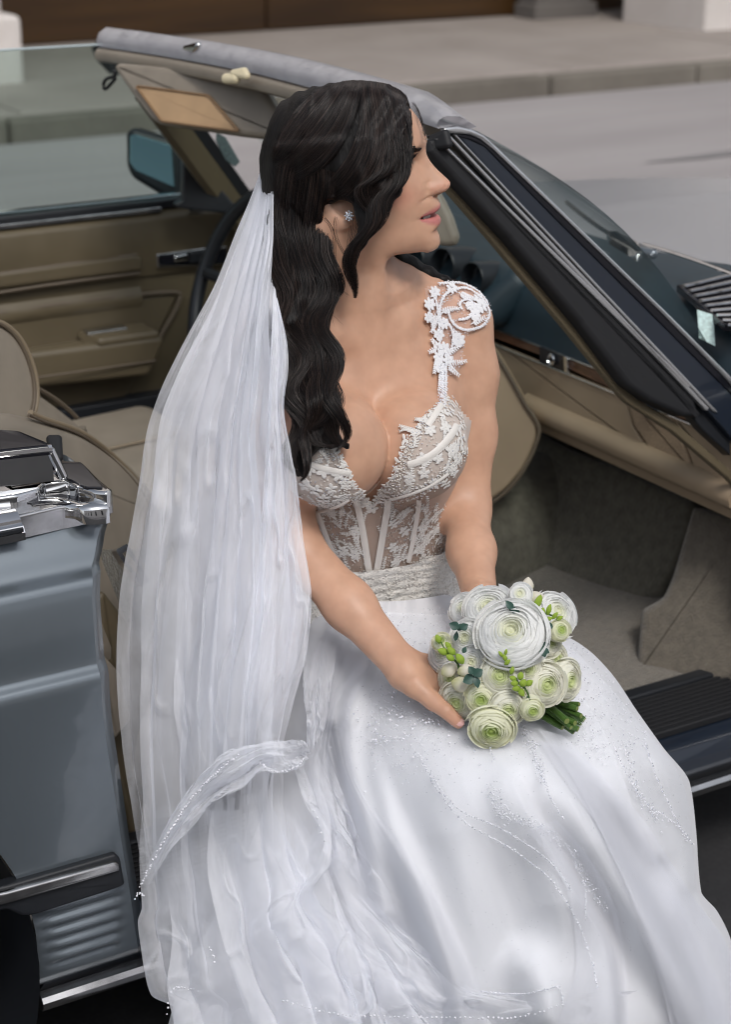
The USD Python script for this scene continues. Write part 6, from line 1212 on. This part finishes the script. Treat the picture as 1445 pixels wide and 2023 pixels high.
# the fall in front of the arm, right edge curling
drape([(540, 560, 2.11), (535, 700, 2.085), (528, 840, 2.085), (520, 1000, 2.09), (500, 1200, 2.095), (480, 1400, 2.11), (470, 1500, 2.12)],
      [(548, 600, 2.11), (570, 716, 2.098), (562, 800, 2.10), (584, 930, 2.10), (600, 1060, 2.10), (616, 1180, 2.10), (606, 1290, 2.105), (578, 1400, 2.125), (560, 1470, 2.14)], 'layer', M['veil'], veil, pleats=2, amp=.010, seed=27, fold=7, fade=(0, .3))
# folded-back hem that crosses the veil, a twist, and the net pooled over skirt and sill
drape([(277, 1740, 2.20), (300, 1690, 2.19), (340, 1610, 2.165), (400, 1530, 2.135), (460, 1480, 2.11), (530, 1464, 2.10), (590, 1460, 2.10), (606, 1476, 2.11)],
      [(284, 1772, 2.21), (330, 1690, 2.195), (372, 1640, 2.175), (420, 1590, 2.15), (480, 1556, 2.125), (525, 1520, 2.11), (560, 1526, 2.115), (602, 1496, 2.12)], 'hem', M['veil'], veil, n=90, m=40, pleats=1.6, amp=.014, seed=31, fold=4, fade=(.3, .25))
drape([(520, 1464, 2.11), (560, 1462, 2.10), (598, 1462, 2.10), (610, 1478, 2.11)], [(515, 1515, 2.12), (545, 1528, 2.105), (585, 1520, 2.11), (608, 1496, 2.115)], 'hem', M['veil'], veil, n=50, m=24, pleats=.8, amp=.01, seed=33, fold=2)
pool = dict(n=130, m=100)
drape([(285, 1560, 2.28), (276, 1700, 2.28), (280, 1790, 2.275), (272, 1820, 2.27), (282, 1900, 2.26), (296, 1962, 2.255), (342, 1990, 2.25), (345, 2080, 2.25), (345, 2250, 2.26)],
      [(520, 1540, 2.13), (560, 1640, 2.12), (600, 1720, 2.11), (640, 1800, 2.10), (680, 1880, 2.10), (700, 1960, 2.10), (720, 2050, 2.11), (720, 2150, 2.12), (720, 2250, 2.14)], 'pool', M['veil'], veil, pleats=4, amp=.022, seed=41, fold=26, grow=.6, fade=(.30, 0), **pool)
drape([(300, 1680, 2.25), (330, 1760, 2.24), (340, 1850, 2.23), (330, 1950, 2.235), (345, 2040, 2.24), (345, 2250, 2.25)],
      [(560, 1560, 2.11), (640, 1700, 2.09), (700, 1840, 2.08), (840, 1930, 2.075), (980, 1985, 2.08), (1100, 2100, 2.10)], 'pool', M['veil'], veil, pleats=3.4, amp=.020, seed=47, fold=24, grow=.6, fade=(.30, 0), **pool)
drape([(430, 1560, 2.13), (410, 1700, 2.15), (430, 1820, 2.14), (470, 1950, 2.14), (520, 2100, 2.15), (540, 2250, 2.17)],
      [(620, 1530, 2.14), (655, 1640, 2.10), (655, 1700, 2.085), (620, 1760, 2.075), (690, 1840, 2.07), (740, 1990, 2.07)], 'pool', M['veil'], veil, pleats=3, amp=.018, seed=53, fold=20, grow=.7, fade=(.28, 0), **pool)
drape([(640, 1780, 2.10), (690, 1850, 2.09), (720, 1950, 2.09), (740, 2060, 2.10), (750, 2250, 2.12)],
      [(700, 1740, 2.10), (860, 1890, 2.07), (960, 1960, 2.065), (1120, 1962, 2.085), (1260, 1955, 2.12)], 'pool', M['veil'], veil, pleats=2.6, amp=.012, seed=59, fold=16, grow=.7, fade=(.28, 0), **pool)
drape([(600, 1250, 2.17), (600, 1360, 2.16), (610, 1440, 2.16), (600, 1520, 2.16)], [(668, 1260, 2.24), (655, 1360, 2.22), (640, 1440, 2.20), (622, 1520, 2.18)], 'layer', M['veil'], veil, n=70, m=40, pleats=1.6, amp=.012, seed=63, fold=6, fade=(.3, .3))
drape([(575, 1480, 2.17), (600, 1580, 2.15), (640, 1660, 2.13), (600, 1740, 2.12)], [(640, 1470, 2.19), (690, 1600, 2.15), (730, 1700, 2.11), (800, 1790, 2.08)], 'layer', M['veil'], veil, n=70, m=50, pleats=1.8, amp=.014, seed=67, fold=8, fade=(.3, .3))
hb_ = []
for P, step in (([(277, 1752, 2.195), (330, 1650, 2.165), (400, 1552, 2.125), (470, 1492, 2.10)], 5), ([(515, 1508, 2.098), (548, 1524, 2.09), (585, 1514, 2.092), (606, 1490, 2.10)], 4), ([(268, 1775, 2.2), (276, 1764, 2.2), (284, 1770, 2.2)], 2.5), ([(600, 1540, 2.14), (640, 1660, 2.07)], 14), ([(330, 2000, 2.23), (350, 1950, 2.22), (400, 1960, 2.21)], 6), ([(415, 1870, 2.12), (425, 1900, 2.12)], 4), ([(560, 1975, 2.1), (700, 2005, 2.06), (1000, 2010, 2.05), (1110, 1985, 2.06)], 9)):
    a = np.array(P, float); q = spline(a, max(3, int(np.linalg.norm(np.diff(a[:, :2], axis=0), axis=1).sum() / step)), 'p'); q[:, :2] += rng.normal(0, 1.2, (len(q), 2)); hb_.append(ats(q))
hb_ = np.vstack(hb_); put_beads(hb_, rng.uniform(.0008, .0016, len(hb_)), M['bead'], veil)
# ------------------------------------------------------------------ the bouquet: ranunculus, freesia, buds, leaves, stems
BQ = at(1005, 1310, 2.16)
bouquet = thing('bouquet', 'round bouquet of white and cream ranunculus with green stems held on the lap', 'bouquet', loc=BQ)
def petal_mat(nm, c0, c1):
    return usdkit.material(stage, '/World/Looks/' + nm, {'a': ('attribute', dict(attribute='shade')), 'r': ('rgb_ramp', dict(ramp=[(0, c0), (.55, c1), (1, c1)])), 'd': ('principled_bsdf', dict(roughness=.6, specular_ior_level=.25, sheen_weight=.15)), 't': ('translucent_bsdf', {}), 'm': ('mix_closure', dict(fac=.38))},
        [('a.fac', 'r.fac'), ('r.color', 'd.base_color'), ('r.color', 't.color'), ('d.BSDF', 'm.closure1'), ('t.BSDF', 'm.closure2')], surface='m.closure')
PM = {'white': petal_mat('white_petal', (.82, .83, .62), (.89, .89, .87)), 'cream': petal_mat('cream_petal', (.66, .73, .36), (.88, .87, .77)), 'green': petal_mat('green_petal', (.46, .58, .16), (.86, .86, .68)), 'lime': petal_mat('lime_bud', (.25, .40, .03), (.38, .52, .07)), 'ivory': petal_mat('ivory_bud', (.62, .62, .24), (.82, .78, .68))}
M['leafgreen'] = mat('eucalyptus_leaf', (.035, .085, .065), rough=.45, vary=.25, vscale=120); M['stem'] = mat('green_stem', (.055, .12, .02), rough=.45, vary=.3, vscale=90); M['stemcut'] = mat('stem_end', (.20, .24, .07), rough=.6)
def shade(prim, v): UsdGeom.PrimvarsAPI(prim).CreatePrimvar('shade', Sdf.ValueTypeNames.FloatArray, 'vertex').Set(Vt.FloatArray.FromNumpy(np.asarray(v, np.float32))); return prim
def petal(rho, zr, zb, ang, a0, curl, r, nu=11, nv=10, tilt=0.0):
    """a cupped petal: base near the axis, belly at radius rho, broad rounded rim curling in; local frame, z along the flower's axis"""
    u, v = np.meshgrid(np.linspace(-1, 1, nu), np.linspace(0, 1, nv), indexing='ij')
    edge = 1 - .20 * np.abs(u) ** 2.5 + .012 * np.sin(u * 6 + a0 * 5); vv = v * edge
    rad = rho * (.42 + .60 * np.sin(np.clip(vv * 1.57, 0, 1.6)) ** .8) - curl * rho * np.clip(vv - .55, 0, 1) ** 1.6
    z = zb + (zr - zb) * np.sin(vv * 1.45) / math.sin(1.45) + tilt * r * v * u * .5
    th = a0 + ang * u * (.55 + .45 * np.sin(np.clip(v * 2.0, 0, 1.57)))
    return np.stack([rad * np.cos(th), rad * np.sin(th), z], -1), (v * .8 + .2 * (rho / r)).ravel()
def ranunculus(px, py, d, R, ax, tone, name='ranunculus', rings=7, squash=1.0, open_=1.0, heart=.28):
    c = at(px, py, d); R = R * 1.13; r = R * d / FPX; A = unit(-RT * ax[0] * -1 + UP * ax[1] - FW * 1.0); a, b, n = frame(A, UP); B = np.stack([a, b, n], 1)
    fl = UsdGeom.Xform.Define(stage, numbered(path_of(bouquet) + '/' + name)); r0 = rng.random() * 6
    hV, hF, hs, cnt = [], [], [], 0
    for k in range(rings):
        f = heart * .55 + (1 - heart * .55) * (k + .35) / (rings - .65); rho = r * f; m = 3 + (k > 0) + (k > 1) + (k > 3); last = k >= rings - 2
        zr = r * squash * (.60 * math.sqrt(max(0, 1 - (f * .86) ** 2)) - .02 - .10 * max(0, .45 - f)); zb = -r * .60 * squash
        for i in range(m):
            a0 = r0 + k * 2.4 + i * 6.283 / m + rng.normal(0, .10); lay = 1 + .05 * ((i % 2) - .5) * 2
            P, sh = petal(rho * lay * rng.uniform(.97, 1.03), zr * rng.uniform(.94, 1.04), zb, 4.6 / m, a0, .75 if not last else .42 * rng.uniform(.4, 1.3), r, tilt=rng.normal(0, .06))
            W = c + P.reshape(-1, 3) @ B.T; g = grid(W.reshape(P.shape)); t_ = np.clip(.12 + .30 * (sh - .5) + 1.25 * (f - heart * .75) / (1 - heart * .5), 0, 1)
            if last: shade(obj('petal', g, PM[tone], fl, smooth=True), t_)
            else: hV.append(g[0]); hF.append(g[1] + cnt); hs.append(t_); cnt += len(g[0])
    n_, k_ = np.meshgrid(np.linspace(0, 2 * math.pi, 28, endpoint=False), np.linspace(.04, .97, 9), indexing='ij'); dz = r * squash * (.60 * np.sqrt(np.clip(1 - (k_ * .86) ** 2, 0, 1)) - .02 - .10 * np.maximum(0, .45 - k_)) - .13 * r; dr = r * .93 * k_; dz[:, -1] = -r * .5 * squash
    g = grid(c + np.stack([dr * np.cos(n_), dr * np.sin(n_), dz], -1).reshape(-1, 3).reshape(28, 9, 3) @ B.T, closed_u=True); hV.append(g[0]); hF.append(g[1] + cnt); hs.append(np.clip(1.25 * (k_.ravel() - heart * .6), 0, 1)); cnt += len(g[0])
    # heart: a tight green knot
    m_ = trimesh.creation.icosphere(2); K = m_.vertices * [r * heart * .34, r * heart * .34, r * heart * .4] + [0, 0, r * squash * .36]
    hV.append(c + K @ B.T); hF.append(m_.faces + cnt); hs.append(np.zeros(len(K)))
    shade(obj('flower_heart', (np.vstack(hV), np.vstack(hF)), PM[tone], fl, smooth=True), np.concatenate(hs)); return fl
RINGS = 2
F_ = [(1014, 1256, 2.088, 70, (-.18, .45), 'white', 8), (968, 1208, 2.130, 50, (-.25, .6), 'white', 7), (922, 1206, 2.165, 33, (-.5, .5), 'white', 6), (928, 1262, 2.118, 38, (-.55, .2), 'white', 6), (936, 1306, 2.105, 31, (-.3, .0), 'white', 6),
      (990, 1334, 2.082, 43, (-.1, .1), 'cream', 7), (1038, 1320, 2.090, 34, (.2, .1), 'cream', 6), (1073, 1350, 2.098, 44, (.35, -.05), 'cream', 7), (1112, 1342, 2.125, 40, (.9, -.1), 'cream', 7), (953, 1376, 2.086, 33, (-.15, -.25), 'green', 6),
      (1003, 1394, 2.080, 37, (.05, -.35), 'cream', 7), (972, 1432, 2.086, 46, (-.1, -.55), 'green', 7), (912, 1380, 2.118, 40, (-.6, -.4), 'cream', 6), (1092, 1216, 2.150, 48, (.55, .5), 'white', 6), (1080, 1268, 2.112, 30, (.5, .15), 'cream', 6), (884, 1290, 2.140, 36, (-.8, .1), 'white', 6), (1040, 1206, 2.135, 34, (.2, .6), 'white', 6), (1030, 1350, 2.092, 30, (.1, -.1), 'cream', 6), (900, 1340, 2.130, 34, (-.6, -.1), 'cream', 6), (1060, 1240, 2.125, 34, (.4, .3), 'white', 6), (960, 1300, 2.12, 34, (-.2, .1), 'white', 6), (1040, 1290, 2.12, 34, (.2, .1), 'cream', 6), (945, 1235, 2.14, 34, (-.4, .4), 'white', 6), (985, 1370, 2.11, 34, (0, -.2), 'cream', 6), (1090, 1300, 2.13, 32, (.7, .1), 'cream', 6)]
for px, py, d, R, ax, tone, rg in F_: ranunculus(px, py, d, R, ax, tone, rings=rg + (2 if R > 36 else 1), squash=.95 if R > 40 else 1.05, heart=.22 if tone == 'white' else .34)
for px, py, d, R, ax, tone in ((1105, 1246, 2.095, 21, (.3, .2), 'green'), (1051, 1399, 2.068, 23, (.1, -.3), 'green'), (874, 1270, 2.115, 19, (-.3, .5), 'green')): ranunculus(px, py, d, R, ax, tone, 'ranunculus_bud', 5, 1.25, heart=.42)
def bud(px, py, d, L, W, a, tone, nm, parent=None):
    """a closed bud of overlapping petals"""
    c = at(px, py, d); s = d / FPX; D = RT * math.cos(a) + UP * math.sin(a) - FW * .25; a_, b_, n_ = frame(D, FW); fl = parent or bouquet; V, F, sh, cnt = [], [], [], 0
    for i in range(3):
        u, v = np.meshgrid(np.linspace(-1, 1, 9), np.linspace(0, 1, 10), indexing='ij'); w = np.sin(np.pi * np.clip(v, .02, .995)) ** .62 * (1 - .25 * v); th = i * 2.094 + u * 1.35
        r = W * s * w * (1 + .06 * (1 - u * u)); P = c + (r * np.cos(th))[..., None] * a_ + (r * np.sin(th))[..., None] * b_ + ((v - .5) * 2 * L * s)[..., None] * n_
        g = grid(P); V.append(g[0]); F.append(g[1] + cnt); cnt += len(g[0]); sh.append((np.abs(u) * .2 + v * .8).ravel())
    return shade(obj(nm, (np.vstack(V), np.vstack(F)), PM[tone], fl, smooth=True), np.concatenate(sh))
for x, y, d, L, W, a, t in ((888, 1323, 2.098, 18, 15, .6, 'ivory'), (919, 1323, 2.088, 16, 14, .5, 'ivory'), (914, 1352, 2.090, 22, 18, -.2, 'ivory'), (1043, 1156, 2.120, 17, 13, 1.5, 'ivory'), (1058, 1180, 2.112, 18, 14, .2, 'ivory')): bud(x, y, d, L, W, a, t, 'freesia_bud')
ranunculus(1029, 1177, 2.104, 24, (-.15, .35), 'white', 'freesia', 4, 1.3, heart=.30)
def spray(P, buds):
    q = ats(spline(np.array(P, float), 14, 'p')); sp = obj('bud_spray', tube(q, np.linspace(.0016, .0009, 14), 6), M['stem'], bouquet, smooth=True)
    for x, y, d, L, W, a in buds: bud(x, y, d, L, W, a, 'lime', 'green_bud', sp)
spray([(910, 1345, 2.10), (905, 1312, 2.085), (888, 1295, 2.088), (872, 1268, 2.098)], [(876, 1287, 2.088, 12, 8, 2.8), (892, 1286, 2.084, 11, 8, 2.4), (890, 1299, 2.080, 10, 7, 2.6), (909, 1301, 2.078, 13, 9, 2.2), (886, 1275, 2.092, 9, 6, 2.2), (866, 1262, 2.10, 10, 7, 2.0)])
spray([(1020, 1335, 2.08), (1022, 1345, 2.064), (1038, 1360, 2.058), (1048, 1386, 2.062)], [(1012, 1324, 2.060, 9, 5, 1.3), (1014, 1340, 2.056, 8, 6, 2.6), (1029, 1335, 2.054, 9, 7, 1.4), (1017, 1350, 2.052, 8, 7, 3.0), (1034, 1349, 2.050, 9, 8, 1.0), (1046, 1349, 2.052, 9, 7, .6), (1021, 1360, 2.052, 9, 7, 3.2), (1031, 1368, 2.05, 9, 7, -1.0)])
spray([(1040, 1200, 2.12), (1068, 1208, 2.10), (1092, 1216, 2.096), (1112, 1222, 2.098)], [(1050, 1202, 2.098, 15, 12, .6), (1064, 1188, 2.094, 15, 8, 1.2), (1072, 1210, 2.090, 11, 7, 1.4), (1085, 1204, 2.092, 12, 6, 1.3), (1097, 1216, 2.092, 9, 5, .9), (1106, 1221, 2.094, 8, 5, .5), (1085, 1222, 2.09, 8, 5, .3), (1076, 1224, 2.092, 8, 5, -.4)])
spray([(1008, 1320, 2.07), (1000, 1305, 2.062), (992, 1294, 2.062)], [(998, 1299, 2.058, 8, 5, 1.9), (990, 1292, 2.058, 8, 4, 2.2), (1003, 1308, 2.058, 8, 5, .8), (1000, 1288, 2.06, 7, 3.5, 1.4)])
def leaf(px, py, d, L, W, a, bend=.15):
    c = at(px, py, d); s = d / FPX; u, v = np.meshgrid(np.linspace(0, 1, 10), np.linspace(-1, 1, 7), indexing='ij'); D = RT * math.cos(a) + UP * math.sin(a); Bv = -RT * math.sin(a) + UP * math.cos(a)
    w = W * s * np.sin(np.pi * np.clip(u, .01, 1) ** .85) ** .9 * v; P = c + (u * L * s)[..., None] * D + w[..., None] * Bv + (-.18 * np.abs(v) * W * s * np.sin(np.pi * u) - bend * L * s * u * (1 - u) * 1.5 - .3 * u * L * s * bend)[..., None] * FW
    return obj('leaf', grid(P), M['leafgreen'], bouquet, smooth=True)
for x, y, d, L, W, a in ((908, 1240, 2.085, 22, 9, 2.75), (910, 1242, 2.082, 18, 8, .5), (906, 1246, 2.09, 16, 7, 1.2), (938, 1336, 2.066, 26, 11, 3.6), (936, 1334, 2.062, 22, 10, .55), (940, 1336, 2.064, 24, 7, -1.35), (938, 1332, 2.062, 20, 8, 2.2), (1015, 1204, 2.080, 24, 7, 2.3), (1012, 1206, 2.082, 18, 7, -.3), (1008, 1208, 2.084, 16, 6, .9),
        (1069, 1276, 2.072, 22, 7, 1.9), (1070, 1278, 2.07, 22, 8, -1.2), (1068, 1276, 2.072, 18, 6, .3), (1072, 1282, 2.07, 16, 6, -.5), (953, 1188, 2.14, 20, 6, 1.9), (962, 1182, 2.14, 24, 7, .35), (950, 1196, 2.14, 18, 6, .8), (1078, 1232, 2.088, 18, 7, -.5), (1080, 1236, 2.09, 14, 6, -1.6), (900, 1266, 2.10, 20, 5, 1.4), (915, 1290, 2.08, 14, 5, 1.1), (1052, 1392, 2.066, 22, 5, 2.1)): leaf(x, y, d, L, W, a)
for k, (x, y, d) in enumerate(((1144, 1391, 2.16), (1140, 1400, 2.15), (1154, 1422, 2.17), (1148, 1414, 2.15), (1142, 1440, 2.15), (1128, 1437, 2.13), (1136, 1428, 2.13), (1120, 1424, 2.12), (1134, 1446, 2.16), (1112, 1436, 2.14), (1130, 1410, 2.18), (1146, 1432, 2.19))):
    a = at(978 + 7 * (k % 4), 1335 + 8 * (k % 3), 2.205 - .005 * (k % 5)); e = at(x, y, d); m = (a + e) / 2 + np.array([0, 0, .006 * ((k % 3) - 1)]) + RT * .004 * ((k % 4) - 1.5); q = spline([a, m, e], 12); rr = .0030 + .0012 * ((k * 7) % 5) / 4
    st_ = obj('stem', tube(q, np.linspace(rr * .9, rr, 12), 8), M['stem'], bouquet, smooth=40)
    dv_ = unit(q[-1] - q[-2]); obj('cut_end', tube(np.array([q[-1] + dv_ * .0002, q[-1] + dv_ * .0012]), rr * .85, 8), M['stemcut'], st_)
